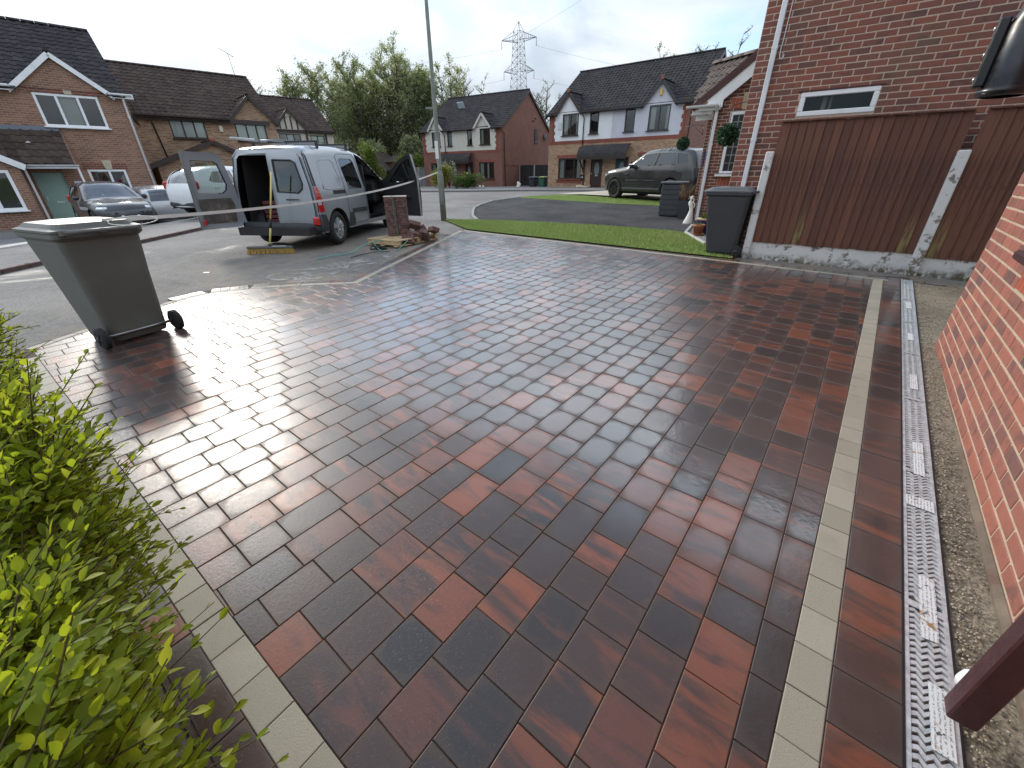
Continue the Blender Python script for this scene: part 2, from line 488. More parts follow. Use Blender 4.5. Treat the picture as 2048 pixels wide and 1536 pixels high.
def lawn(name, poly, label, blades, h):
    base = drape(poly, 0.012, 0.4).build(name, M_grassbase); struct(base, label)
    t = MATS.get('grass blade')
    if t is None:
        t = NT('grass blade'); r = t.rnd()
        c = t.mix(r, (0.205, 0.300, 0.060), (0.310, 0.395, 0.110))
        c = t.mix(t.ramp(t.noise(t.pos(), 1.1, 4), 0.35, 0.7, 0, 0.45), c, (0.34, 0.37, 0.14))
        MATS['grass blade'] = t = t.out(c, 0.6)
    rng = random.Random(3); xs = [p[0] for p in poly]; ys = [p[1] for p in poly]
    V, F, rr = [], [], []
    while len(F) < blades:
        x, y = rng.uniform(min(xs), max(xs)), rng.uniform(min(ys), max(ys))
        if not inside((x, y), poly): continue
        a = rng.uniform(0, 2 * PI); w = 0.006; hh = h * rng.uniform(.6, 1.2); z = gz(x, y) + 0.010
        dx, dy = math.cos(a) * w, math.sin(a) * w; lx, ly = rng.uniform(-.5, .5) * hh, rng.uniform(-.5, .5) * hh
        b = len(V); V += [(x - dx, y - dy, z), (x + dx, y + dy, z), (x + lx, y + ly, z + hh)]
        F.append((b, b + 1, b + 2)); rr.append(rng.random())
    me = bpy.data.meshes.new('grass'); me.from_pydata(V, [], F)
    me.attributes.new('rnd', 'FLOAT', 'FACE').data.foreach_set('value', rr)
    g = link('grass', me, t, base); g['kind'] = 'stuff'
lawn('lawn', LAWN, 'strip of bright artificial grass between the paving and the black drive', 60000, 0.035)
lawn('lawn_strip', LAWN2, 'strip of artificial grass between the black drive and the cream drive', 16000, 0.05)
mb = drape([(2.4, 22.65), (5.5, 25.9), (14, 27), (16, 15), (8.3, 15.5), (6.3, 18.0), (3.5, 21.8)], 0.07, 0.6)
struct(mb.build('cream_drive', asphalt('cream resin', (0.40, 0.36, 0.28), spk=0.2, stone=70)), 'cream drive under the dark four by four')

# ================================================================== the paved driveway
yaw_c = R_(38.6); CA = Vector((math.sin(yaw_c), math.cos(yaw_c))); CN = Vector((-CA.y, CA.x))
yaw_b = R_(40.19); BA = Vector((math.sin(yaw_b), math.cos(yaw_b))); BN = Vector((-BA.y, BA.x))
def V2(al, q, a=CA, n=CN): return a * al + n * q
L0, L1 = Vector((-0.513, 0.535)), Vector((-2.629, 2.124)); LD = (L1 - L0).normalized(); LN = Vector((LD.y, -LD.x))    # left grey band, inner edge; LN points into the drive
if LN.dot(CA) < 0: LN = -LN
FB0, FB1 = Vector((5.13, 5.72)), Vector((-1.17, 10.64)); FD = (FB1 - FB0).normalized(); FN = Vector((FD.y, -FD.x))     # far band, inner edge
if FN.dot(CA) > 0: FN = -FN
RB = BN * -0.217; RN = BN.copy()                                                                                      # right grey band, inner edge
RX = Vector((-2.20, 5.80)); GP = Vector((-1.17, 10.64))
ARC = [Vector(p) for p in ((-4.52, 3.55), (-4.36, 4.30), (-4.22, 5.02), (-4.02, 5.36), (-3.62, 5.57), (-2.98, 5.70), (-2.20, 5.80))]
RGD = (GP - RX).normalized(); RGN = Vector((RGD.y, -RGD.x))
qR, aR = RX.dot(CN), RX.dot(CA)
PITCHC = 0.177
q_start = qR - PITCHC * math.ceil((qR + 0.75) / PITCHC)

def make_paver_mat():
    t = NT('wet brindle paver'); r = t.rnd(); r2 = t.rnd2(r, 7.31); r3 = t.rnd2(r, 17.7)
    p = t.pos(); off = t.n('ShaderNodeCombineXYZ'); t.l(t.math('MULTIPLY', r, 40.0), off.inputs[0]); t.l(t.math('MULTIPLY', r2, 30.0), off.inputs[1])
    add = t.n('ShaderNodeVectorMath', operation='ADD'); t.l(p, add.inputs[0]); t.l(off.outputs[0], add.inputs[1])
    mp = t.mapping(add.outputs[0], rot=(0, 0, yaw_c))
    st = t.mapping(mp, scale=(2.2, 9.0, 1))
    streak = t.noise(st, 1.3, 4, 0.6, 0.5)
    shift = t.math('MULTIPLY', t.math('SUBTRACT', r2, 0.5), 0.52)
    s = t.ramp(t.math('ADD', streak, shift), 0.49, 0.78)
    dark = t.mix(r3, (0.027, 0.026, 0.026), (0.066, 0.037, 0.029))
    c = t.mix(s, dark, t.mix(r, (0.230, 0.068, 0.030), (0.105, 0.042, 0.029)))
    spk = t.noise(p, 260, 2, 0.7)
    c = t.mix(t.ramp(spk, 0.62, 0.80, 0, 0.35), c, (0.23, 0.17, 0.13))
    # sand and scuffs left on the surface
    sc = t.noise(t.mapping(p, scale=(1, 5, 1), rot=(0, 0, 0.5)), 9, 5, 0.75)
    c = t.mix(t.ramp(sc, 0.60, 0.86, 0, 0.30), c, (0.24, 0.18, 0.135))
    # wet film: stands in the middle of each block, thin along the arrises
    uvn = t.n('ShaderNodeSeparateXYZ'); t.l(t.uv(), uvn.inputs[0])
    def edge(k): return t.math('MULTIPLY', t.math('ABSOLUTE', t.math('SUBTRACT', uvn.outputs[k], 0.5)), 2.0)
    ex, ey = edge(0), edge(1)
    ee = t.math('POWER', t.math('ADD', t.math('POWER', ex, 3.0), t.math('POWER', ey, 3.0)), 0.45)
    wob = t.math('ADD', ee, t.math('MULTIPLY', t.math('SUBTRACT', t.noise(p, 11, 4, 0.6), 0.5), 0.55))
    film = t.math('SUBTRACT', 1.0, t.ramp(wob, 0.62, 1.15))
    c = t.mix(t.math('MULTIPLY', t.math('SUBTRACT', 1.0, film), 0.22), c, (0.14, 0.105, 0.088))
    dry = t.ramp(t.noise(p, 0.9, 3, 0.5), 0.42, 0.62)
    rip = t.noise(p, 75, 3, 0.6); fine = t.noise(p, 330, 2, 0.6)
    pit = t.ramp(t.noise(p, 130, 4, 0.75), 0.60, 0.72)
    h = t.math('SUBTRACT', t.math('ADD', t.math('MULTIPLY', rip, 0.5), t.math('MULTIPLY', fine, 0.35)), t.math('MULTIPLY', pit, 0.9))
    nb = t.bump(h, 0.28, 0.004)
    # water lies thicker and rippled in patches, thin and broken elsewhere
    patchy = t.ramp(t.noise(p, 7.0, 4, 0.6, 0.4), 0.42, 0.62)
    hc = t.math('ADD', t.noise(p, 34, 2, 0.5), t.math('MULTIPLY', t.math('MULTIPLY', t.noise(p, 120, 3, 0.6), patchy), 0.8))
    ncoat = t.bump(hc, 0.16, 0.004)
    # the paving near the house has begun to dry
    sp = t.n('ShaderNodeSeparateXYZ'); t.l(p, sp.inputs[0])
    al_ = t.math('ADD', t.math('ADD', t.math('MULTIPLY', sp.outputs['X'], CA.x), t.math('MULTIPLY', sp.outputs['Y'], CA.y)), t.math('MULTIPLY', t.noise(p, 2.2, 4, 0.6), 0.9))
    wet = t.ramp(al_, 1.25, 2.7, 0.18, 1.0)
    base_r = t.ramp(film, 0, 1, 0.46, 0.34)
    t.l(ncoat, t.p.inputs['Coat Normal'])
    return t.out(c, base_r, nb, **{'Coat Weight': t.math('MULTIPLY', t.math('MULTIPLY', film, wet), t.ramp(dry, 0, 1, 1.0, 0.7)), 'Coat Roughness': t.ramp(r3, 0, 1, 0.10, 0.20), 'Coat IOR': 1.9, 'Specular IOR Level': t.ramp(wet, 0.18, 1.0, 0.35, 0.9)})
M_pav = make_paver_mat()
def make_grey_paver():
    t = NT('buff grey paver'); r = t.rnd(); p = t.pos()
    c = t.mix(r, (0.275, 0.250, 0.195), (0.335, 0.305, 0.240))
    c = t.mix(t.ramp(t.noise(p, 190, 3, .7), .55, .75, 0, .5), c, (0.16, 0.145, 0.115))
    c = t.mix(t.ramp(t.noise(p, 4, 4, .6), .5, .75, 0, .5), c, (0.23, 0.205, 0.155))
    return t.out(c, 0.7, t.bump(t.noise(p, 220, 3, .6), 0.5, 0.003))
M_grey = make_grey_paver()

def paver_into(mb, poly, uvf, rnd, th=0.05, ch=0.0025, drop=0.0015, gap=0.0017, dz=0.0, tilt=(0, 0)):
    """one block: top with a chamfer, sides; poly is a convex plan polygon of its cell"""
    n = len(poly); cxy = (sum(p[0] for p in poly) / n, sum(p[1] for p in poly) / n)
    def inset(k):
        out = poly
        for i in range(n):
            a, b = poly[i], poly[(i + 1) % n]; d = math.hypot(b[0] - a[0], b[1] - a[1])
            if d < 1e-6: continue
            nn = (-(b[1] - a[1]) / d, (b[0] - a[0]) / d)
            out = clip_poly(out, (a[0] + nn[0] * k, a[1] + nn[1] * k), nn)
            if len(out) < 3: return None
        return out
    o1, o2 = inset(gap), inset(gap + ch)
    if o1 is None or o2 is None or len(o1) != len(o2): 
        o2 = None
        if o1 is None: return False
    def z(p, d): return SL * p[1] + dz + d + (p[0] - cxy[0]) * tilt[0] + (p[1] - cxy[1]) * tilt[1]
    m = len(o1)
    if o2 is None:
        V = [(*p, z(p, 0)) for p in o1] + [(*p, z(p, -th)) for p in o1]
        F = [tuple(range(m))] + [((i + 1) % m, i, m + i, m + (i + 1) % m) for i in range(m)]
        uv = [[uvf(p) for p in o1]] + [[(0, 0)] * 4] * m
    else:
        V = [(*p, z(p, 0)) for p in o2] + [(*p, z(p, -drop)) for p in o1] + [(*p, z(p, -th)) for p in o1]
        F = [tuple(range(m))]; uv = [[uvf(p) for p in o2]]
        for i in range(m):
            j = (i + 1) % m
            F.append((j, i, m + i, m + j)); uv.append([uvf(o2[j]), uvf(o2[i]), uvf(o1[i]), uvf(o1[j])])
            F.append((m + j, m + i, 2 * m + i, 2 * m + j)); uv.append([(0, 0)] * 4)
    mb.add(V, F, rnd, uv)
    return True
def ccw(p): return p if area2(p) > 0 else p[::-1]
def vis_size(poly):
    """pixel area a plan polygon takes in the photograph, 0 outside the frame"""
    P = []
    for p in poly:
        u, v, w = proj((p[0], p[1], SL * p[1]))
        if w < 0.1: return 0
        P.append((u, v))
    c = (sum(p[0] for p in P) / len(P), sum(p[1] for p in P) / len(P))
    if not (-30 < c[0] < 2078 and 0 < c[1] < 1570): return 0
    return abs(area2(P))

rng = random.Random(21)
cells = []                      # (polygon, uv function, kind)
LENS = [0.180, 0.228, 0.276, 0.228, 0.180, 0.276, 0.228]
k = 0; q = q_start
def in_region(rect, qc, ac0, ac1):
    """clip a cell to the drive; cells left of the corner are cut by the arc, cells beyond it by the slanting edge"""
    res = []
    base = clip_poly(rect, L0, LN); base = clip_poly(base, FB0, FN); base = clip_poly(base, RB, RN)
    if len(base) < 3: return res
    if qc < qR: return [base]
    lo = clip_poly(base, RX, -CA); hi = clip_poly(base, RX, CA)
    for A, B in zip(ARC, ARC[1:]):
        d = (B - A).normalized(); nn = Vector((d.y, -d.x))
        if len(lo) >= 3: lo = clip_poly(lo, A, nn)
    if len(hi) >= 3: hi = clip_poly(hi, RX, RGN)
    return [p for p in (lo, hi) if len(p) >= 3]
while q < 8.2:
    al = -1.6 - rng.uniform(0, 0.25)
    while al < 9.2:
        Lb = rng.choice(LENS)
        rect = ccw([tuple(V2(al, q)), tuple(V2(al + Lb, q)), tuple(V2(al + Lb, q + PITCHC)), tuple(V2(al, q + PITCHC))])
        for poly in in_region(rect, q + PITCHC / 2, al, al + Lb):
            poly = ccw(poly)
            # drop duplicate points
            pp = [poly[i] for i in range(len(poly)) if math.dist(poly[i], poly[i - 1]) > 0.004]
            if len(pp) < 3 or abs(area2(pp)) < 0.0007: continue
            a0, q0, L_ = al, q, Lb
            uvf = (lambda p, a0=a0, q0=q0, L_=L_: ((p[0] * CA.x + p[1] * CA.y - a0) / L_, (p[0] * CN.x + p[1] * CN.y - q0) / PITCHC))
            cells.append((pp, uvf, 'p'))
        al += Lb
    q += PITCHC
def strip(p0, d, n, L, w, kind, lens, keep=None):
    """a row of blocks of width w along d from p0, lying on side n"""
    s = 0.0
    while s < L:
        Lb = rng.choice(lens); e = min(L, s + Lb)
        if e - s > 0.03:
            a, b = p0 + d * s, p0 + d * e
            poly = ccw([tuple(a), tuple(b), tuple(b + n * w), tuple(a + n * w)])
            if keep: 
                for kp, kn in keep: poly = clip_poly(poly, kp, kn)
            if len(poly) >= 3 and abs(area2(poly)) > 1e-3:
                uvf = (lambda p, a=a, Lb=Lb: (((p[0] - a.x) * d.x + (p[1] - a.y) * d.y) / Lb, ((p[0] - a.x) * n.x + (p[1] - a.y) * n.y) / w))
                cells.append((poly, uvf, kind))
        s += Lb
strip(L0 - LD * 1.15, LD, -LN, 5.9, 0.116, 'g', [0.175], keep=[(RB, RN)])                 # left grey band
strip(L0 - LD * 1.15 - LN * 0.116, LD, -LN, 5.9, 0.105, 'p', [0.2, 0.24], keep=[(RB, RN)])     # dark row under the hedge
strip(BA * -0.6 - BN * 0.217, BA, -BN, 8.35, 0.115, 'g', [0.173], keep=[(FB0 , FN)])                  # right grey band
strip(BA * -0.6 - BN * 0.332, BA, -BN, 8.62, 0.184, 'p', [0.20, 0.25, 0.29], keep=[(FB0 - FN * 0.10, FN)])     # row between band and drain
strip(FB0 - FD * 0.16, FD, -FN, 8.02 + 0.16, 0.10, 'g', [0.20])                              # far band
strip(FB0 - FD * 0.75 - FN * 0.10, FD, -FN, 3.1, 0.17, 'p', [0.2, 0.23])                      # red row under the fence
# border along the road: thin grey band and an outer row of blocks
for A, B in list(zip(ARC, ARC[1:])) + [(RX, GP)]:
    d = (B - A).normalized(); nn = Vector((-d.y, d.x)); L = (B - A).length
    strip(A, d, nn, L, 0.095, 'g', [0.20]); 
    if B.x > -4.1: strip(A + nn * 0.095, d, nn, L, 0.15, 'p', [0.11])

drive = drape([tuple(p) for p in (BA * -0.9 - BN * 0.62, BA * 8.15 - BN * 0.62, FB0 - FN * 0.30 , GP + Vector((-0.02, 0.2)), GP + Vector((-0.10, 0.0)), RX + Vector((-0.24, 0.08)), ARC[5] + Vector((0, .22)), ARC[4] + Vector((-.06, .22)), ARC[3] + Vector((-.15, .17)), ARC[2] + Vector((-.1, .02)), ARC[0] + Vector((-.14, 0)), ARC[0] - LN * 0.24, L0 - LD * 1.2 - LN * 0.24)], -0.006, 0.5).build('driveway', M_sand)
struct(drive, 'wet block paved driveway in red and charcoal with buff grey bands')
big = sorted(range(len(cells)), key=lambda i: -vis_size(cells[i][0]))
chosen = {'p': set([i for i in big if cells[i][2] == 'p'][:300]), 'g': set([i for i in big if cells[i][2] == 'g' and vis_size(cells[i][0]) > 60][:200])}
rest = {'p': MB(), 'g': MB()}
for i, (poly, uvf, kind) in enumerate(cells):
    r = rng.random(); dz = rng.uniform(-.0012, .0012) + (0.001 if kind == 'g' else 0); tl = (rng.gauss(0, .0035), rng.gauss(0, .0035))
    if i in chosen[kind]:
        b = MB()
        if paver_into(b, poly, uvf, max(r, .001), dz=dz, tilt=tl):
            b.build('paver' if kind == 'p' else 'border_paver', M_pav if kind == 'p' else M_grey, drive)
    else: paver_into(rest[kind], poly, uvf, max(r, .001), dz=dz, tilt=tl)
rest['p'].build('far_pavers', M_pav, drive)['kind'] = 'stuff'
rest['g'].build('far_border_pavers', M_grey, drive)['kind'] = 'stuff'

# ================================================================== channel drain
def make_galv():
    t = NT('galvanised steel'); p = t.pos()
    n = t.noise(p, 35, 4, .6); m = t.noise(p, 3.0, 4, .6)
    c = t.mix(t.ramp(n, .3, .7), (0.50, 0.53, 0.55), (0.70, 0.73, 0.75))
    c = t.mix(t.ramp(m, .62, .8, 0, .5), c, (0.30, 0.22, 0.15))
    return t.out(c, t.ramp(n, .3, .7, .30, .48), t.bump(n, .12, .003), Metallic=0.45)
M_galv = make_galv()
M_pit = simple('black plastic channel', (0.012, 0.012, 0.013), 0.5)
D0, D1 = -0.25, 7.93
DQ0, DQ1 = -0.518, -0.645
drain = thing('channel_drain', 'galvanised slotted channel drain between the paving and the brick wall', 'drain')
def DP(al, q, dz=0.0):
    p = BA * al + BN * q; return (p.x, p.y, SL * p.y + dz)
b = MB()
for q0, q1, z0, z1 in ((DQ0 + .006, DQ0 - .001, -.09, 0.0035), (DQ1 + .001, DQ1 - .006, -.09, 0.0035)):
    P = [DP(D0, q0, z0), DP(D0, q1, z0), DP(D1, q1, z0), DP(D1, q0, z0)]
    Q = [DP(D0, q0, z1), DP(D0, q1, z1), DP(D1, q1, z1), DP(D1, q0, z1)]
    b.add(P + Q, [(4, 5, 6, 7), (0, 3, 2, 1), (0, 1, 5, 4), (1, 2, 6, 5), (2, 3, 7, 6), (3, 0, 4, 7)])
b.quad(DP(D0, DQ0, -.07), DP(D0, DQ1, -.07), DP(D1, DQ1, -.07), DP(D1, DQ0, -.07))
b.build('channel', M_pit, drain)
for qa, qb in ((DQ0 - .0015, DQ0 - .014), (DQ1 + .0015, DQ1 + .014)):
    s = D0
    while s < D1 - 0.01:
        e = min(D1, s + 0.998)
        P = [DP(s, qa, -.02), DP(s, qb, -.02), DP(e, qb, -.02), DP(e, qa, -.02), DP(s, qa, .002), DP(s, qb, .002), DP(e, qb, .002), DP(e, qa, .002)]
        MB().add(P, [(4, 5, 6, 7), (0, 1, 5, 4), (1, 2, 6, 5), (2, 3, 7, 6), (3, 0, 4, 7)]).build('rail', M_galv, drain)
        s += 1.0
# zigzag slats: one mesh, laid in a loop
W_in = abs(DQ1 - DQ0) - .028; NZ = 6
sv, sf = [], []
for i in range(NZ + 1):
    y = -W_in / 2 + W_in * i / NZ; off = 0.009 if i % 2 else -0.009
    if i in (0, NZ): off = 0
    for dx in (-0.0075, 0.0075):
        sv.append((off + dx, y, 0.0)); sv.append((off + dx * 1.1, y, -0.014))
for i in range(NZ):
    a, c = i * 4, (i + 1) * 4
    sf += [(a, c, c + 2, a + 2), (a + 2, c + 2, c + 3, a + 3), (c, a, a + 1, c + 1)]
slat_me = MB().add(sv, sf).mesh('slat', fix=True); slat_me.materials.append(M_galv)
qc = (DQ0 + DQ1) / 2; slats = []; s = D0 + 0.02
while s < D1 - 0.01:
    fr = (s - D0) % 1.0
    if 0.03 < fr < 0.985: slats.append(s)
    s += 0.027
slats.sort(key=lambda s: abs(s - 2.6))
far = MB(); rotz = PI / 2 - yaw_b
for i, s in enumerate(slats):
    loc = DP(s, qc, 0.001)
    if i < 300 and s > 0.55:
        o = link('slat', slat_me, None, drain, loc, (0, 0, rotz))
    else:
        far.add([(loc[0] + x * math.cos(rotz) - y * math.sin(rotz), loc[1] + x * math.sin(rotz) + y * math.cos(rotz), loc[2] + z) for x, y, z in sv], sf)
far.build('far_slats', M_galv, drain, fix=True)['kind'] = 'stuff'
s = D0 + 1.0
while s < D1:
    b = MB()
    P = [DP(s - .016, DQ0 - .003, .0032), DP(s - .016, DQ1 + .003, .0032), DP(s + .016, DQ1 + .003, .0032), DP(s + .016, DQ0 - .003, .0032)]
    b.prism([P[3], P[2], P[1], P[0]], (0, 0, -0.004)).build('joint_plate', M_galv, drain, fix=True)
    s += 1.0
def make_sticker():
    t = NT('torn paper label'); p = t.mapping(t.pos(), rot=(0, 0, -rotz)); q = t.pos()
    w = t.n('ShaderNodeTexWave'); w.inputs['Scale'].default_value = 26; w.inputs['Distortion'].default_value = 2.0; w.inputs['Detail'].default_value = 3
    w.bands_direction = 'Y'; t.l(p, w.inputs['Vector'])
    pr = t.math('MULTIPLY', t.ramp(w.outputs['Fac'], .55, .7), t.ramp(t.noise(p, 160, 2), .45, .55))
    c = t.mix(t.math('MULTIPLY', pr, .75), (0.66, 0.67, 0.66), (0.16, 0.17, 0.2))
    c = t.mix(t.ramp(t.noise(q, 22, 4, .6), .55, .68), c, (0.30, 0.17, 0.08))
    al = t.ramp(t.noise(q, 30, 5, .7), .60, .66, 1, 0)
    return t.out(c, .6, None, Alpha=al)
M_stick = make_sticker()
for s0, s1, q0, q1 in ((2.72, 3.10, -.562, -.61), (1.60, 1.93, -.562, -.612), (3.93, 4.22, -.565, -.608), (5.12, 5.34, -.565, -.605), (1.20, 1.42, -.575, -.63), (2.41, 2.50, -.53, -.635), (6.3, 6.6, -.56, -.61), (0.98, 1.05, -.56, -.63)):
    MB().add([DP(s0, q0, .0052), DP(s0 + rng.uniform(-.01, .01), q1, .0055), DP(s1, q1, .0052), DP(s1 + rng.uniform(-.01, .01), q0, .0054)], [(0, 1, 2, 3)]).build('label', M_stick, drain, fix=True)

# strip of concrete and loose gravel against the house
mb = drape([tuple(BA * -0.9 - BN * 0.652), tuple(BA * 8.05 - BN * 0.652), tuple(BA * 8.12 - BN * 2.4), tuple(BA * -0.9 - BN * 2.4)], -0.008, 0.5)
gstrip = mb.build('gravel_strip', asphalt('gravelly concrete', (0.20, 0.17, 0.125), spk=0.5, stone=75, patch=0.3)); struct(gstrip, 'narrow strip of gravelly concrete between drain and brick wall')
def pebble_mesh(b, c, r, rnd, rg):
    V = []
    for (x, y, z) in ((1, 0, 0), (-1, 0, 0), (0, 1, 0), (0, -1, 0), (0, 0, 1), (0, 0, -.5)):
        V.append((c[0] + x * r * rg.uniform(.7, 1.2), c[1] + y * r * rg.uniform(.7, 1.2), c[2] + z * r * rg.uniform(.5, .9)))
    b.add(V, [(0, 2, 4), (2, 1, 4), (1, 3, 4), (3, 0, 4), (2, 0, 5), (1, 2, 5), (3, 1, 5), (0, 3, 5)], rnd, smooth=True)
def pebbles(name, parent, sampler, n, r0, r1, mat):
    b = MB(); rg = random.Random(5)
    for _ in range(n):
        x, y = sampler(rg); pebble_mesh(b, (x, y, gz(x, y) + 0.002), rg.uniform(r0, r1), rg.random(), rg)
    o = b.build(name, mat, parent, auto_uv=False); o['kind'] = 'stuff'; return o
tp = NT('gravel stones'); rr_ = tp.rnd(); M_peb = tp.out(tp.mix(rr_, (0.12, 0.10, 0.08), (0.42, 0.36, 0.28)), .8)
def samp_strip(rg):
    al = 8.0 * rg.random() ** 1.6 + .3; qq = -0.66 - abs(rg.gauss(0, .05))
    p = BA * al + BN * qq; return p.x, p.y
pebbles('gravel', gstrip, samp_strip, 2600, .003, .008, M_peb)
# gravel bed beside the neighbour's porch
BED = [(4.05, 9.80), (4.62, 10.95), (5.6, 10.3), (4.6, 7.9), (4.12, 7.46), (3.9, 8.4)]
mb = drape(BED, 0.01, 0.4); bed = mb.build('gravel_bed', asphalt('bed gravel', (0.20, 0.19, 0.18), spk=.6, stone=45)); struct(bed, 'gravel bed with plant pots beside the porch next door')
def samp_bed(rg):
    while True:
        x, y = rg.uniform(3.9, 5.2), rg.uniform(7.5, 10.9)
        if inside((x, y), BED): return x, y
tp = NT('grey gravel'); rr_ = tp.rnd(); pebbles('gravel', bed, samp_bed, 2200, .012, .026, tp.out(tp.mix(rr_, (0.14, 0.14, 0.14), (0.45, 0.44, 0.42)), .75))
edging('bed_edging', [(3.88, 8.4), (4.03, 9.82), (4.62, 10.95)], 0.07, 0.07, M_edge, 0.02, 'pale edging of the gravel bed', 0.6)
# wet sandy film on the road by the pallet
t = NT('pale cement slurry'); p = t.pos(); n = t.noise(p, 2.4, 6, .65, .8)
sx = t.n('ShaderNodeSeparateXYZ'); t.l(p, sx.inputs[0])
m_sl = t.out(t.mix(t.ramp(n, .4, .6), (.30, .31, .31), (.42, .40, .36)), .32, t.bump(t.noise(p, 60, 3), .2, .004), Alpha=t.math('MULTIPLY', t.ramp(n, .46, .60), .75))
struct(drape([(-3.5, 6.05), (-2.5, 6.15), (-2.15, 6.6), (-1.95, 7.4), (-2.3, 7.9), (-2.75, 7.6), (-3.3, 6.9), (-3.9, 6.3)], -.014, .3).build('wet_patch', m_sl), 'pale wet cement slurry drying on the road beside the paving')
# ================================================================== building kit
def brick_mat(name, c0, c1, c2, mortar, bw=0.235, bh=0.079, weather=0.35, scale_m=0.012):
    """brickwork too far off to show its single bricks: laid by a brick texture in metres"""
    t = NT(name); u = t.uv()
    b = t.n('ShaderNodeTexBrick'); b.offset = 0.5
    b.inputs['Scale'].default_value = 1.0; b.inputs['Brick Width'].default_value = bw; b.inputs['Row Height'].default_value = bh
    b.inputs['Mortar Size'].default_value = scale_m; b.inputs['Mortar Smooth'].default_value = 0.2; b.inputs['Bias'].default_value = 0.0
    t.l(u, b.inputs['Vector'])
    b.inputs['Color1'].default_value = (0, 0, 0, 1); b.inputs['Color2'].default_value = (1, 1, 1, 1); b.inputs['Mortar'].default_value = (0.5, 0.5, 0.5, 1)
    sep = t.n('ShaderNodeSeparateColor'); t.l(b.outputs['Color'], sep.inputs[0]); r = sep.outputs[0]
    c = t.mix(t.ramp(r, 0.0, .6), c0, c1); c = t.mix(t.ramp(r, .62, .95), c, c2)
    n = t.noise(t.pos(), 1.3, 5, .6); f = t.ramp(n, .3, .7, 1 - weather * .5, 1 + weather * .5)
    cc = t.n('ShaderNodeCombineColor')
    for k in range(3): t.l(f, cc.inputs[k])
    c = t.mix(1.0, c, cc.outputs[0], 'MULTIPLY')
    c = t.mix(b.outputs['Fac'], c, mortar)
    h = t.math('SUBTRACT', t.math('MULTIPLY', t.noise(t.pos(), 60, 3), .3), b.outputs['Fac'])
    return t.out(c, .85, t.bump(h, .5, .008))
def piece_brick_mat(name, c0, c1, c2, streak=(0.05, 0.03, 0.03), stain=None):
    """single bricks: each its own shade, smoky patches and drag marks"""
    t = NT(name); r = t.rnd(); r2 = t.rnd2(r, 9.17); p = t.pos()
    off = t.n('ShaderNodeCombineXYZ'); t.l(t.math('MULTIPLY', r, 50.0), off.inputs[0]); t.l(t.math('MULTIPLY', r2, 50.0), off.inputs[1])
    ad = t.n('ShaderNodeVectorMath', operation='ADD'); t.l(p, ad.inputs[0]); t.l(off.outputs[0], ad.inputs[1])
    c = t.mix(r, c0, c1); c = t.mix(t.ramp(r2, .7, 1), c, c2)
    sm = t.noise(ad.outputs[0], 7, 4, .6, .5)
    c = t.mix(t.math('MULTIPLY', t.ramp(sm, .46, .68), t.ramp(r2, 0, 1, .25, .85)), c, streak)
    g = t.noise(p, 140, 3, .7); c = t.mix(t.ramp(g, .55, .8, 0, .35), c, tuple(min(1, k * 1.7) for k in c0))
    if stain:
        c = t.mix(t.ramp(t.noise(p, .9, 5, .65), .50, .72, 0, stain[1]), c, stain[0])
    return t.out(c, .82, t.bump(t.math('ADD', t.noise(ad.outputs[0], 30, 4, .6), t.math('MULTIPLY', g, .6)), .5, .005))
def glass_mat(name='window glass', tint=(0.75, 0.82, 0.80), refl=1.0):
    if name in MATS: return MATS[name]
    m = bpy.data.materials.new(name); m.use_nodes = True; t = m.node_tree; t.nodes.clear()
    o = t.nodes.new('ShaderNodeOutputMaterial'); mx = t.nodes.new('ShaderNodeMixShader'); tr = t.nodes.new('ShaderNodeBsdfTransparent')
    gl = t.nodes.new('ShaderNodeBsdfGlossy'); gl.inputs['Roughness'].default_value = 0.02; gl.inputs['Color'].default_value = (0.95, 0.97, 1, 1)
    tr.inputs['Color'].default_value = (*tint, 1)
    fr = t.nodes.new('ShaderNodeFresnel'); fr.inputs['IOR'].default_value = 1.5
    mu = t.nodes.new('ShaderNodeMath'); mu.operation = 'MULTIPLY_ADD'; mu.inputs[1].default_value = 1.6 * refl; mu.inputs[2].default_value = 0.04 * refl; mu.use_clamp = True
    t.links.new(fr.outputs[0], mu.inputs[0]); t.links.new(mu.outputs[0], mx.inputs[0])
    t.links.new(tr.outputs[0], mx.inputs[1]); t.links.new(gl.outputs[0], mx.inputs[2]); t.links.new(mx.outputs[0], o.inputs[0])
    MATS[name] = m; return m
M_glass = glass_mat()
M_room = simple('dim room', (0.014, 0.013, 0.013), .9)
M_curt = simple('pale curtain', (0.55, 0.54, 0.52), .9, .08, 3)
M_upvc = simple('white upvc', (0.78, 0.79, 0.80), .35, .05, 4, dirt=((0.5, 0.5, 0.47), .35))
M_dkwood = simple('dark brown frame', (0.030, 0.017, 0.012), .4, .2, 8)
M_anth = simple('anthracite frame', (0.035, 0.037, 0.042), .4, .1, 8)
M_tile_dk = simple('dark concrete tile', (0.044, 0.041, 0.044), .92, .25, 5, .5, 60, rvar=.22, spec=.12, dirt=((0.085, 0.082, 0.06), .4, 1.2))
M_tile_br = simple('brown concrete tile', (0.066, 0.048, 0.042), .92, .25, 5, .5, 60, rvar=.22, spec=.12, dirt=((0.12, 0.105, 0.07), .35, 1.2))
M_black_g = simple('black gutter', (0.015, 0.015, 0.017), .35)
M_brown_g = simple('brown gutter', (0.030, 0.018, 0.015), .4)

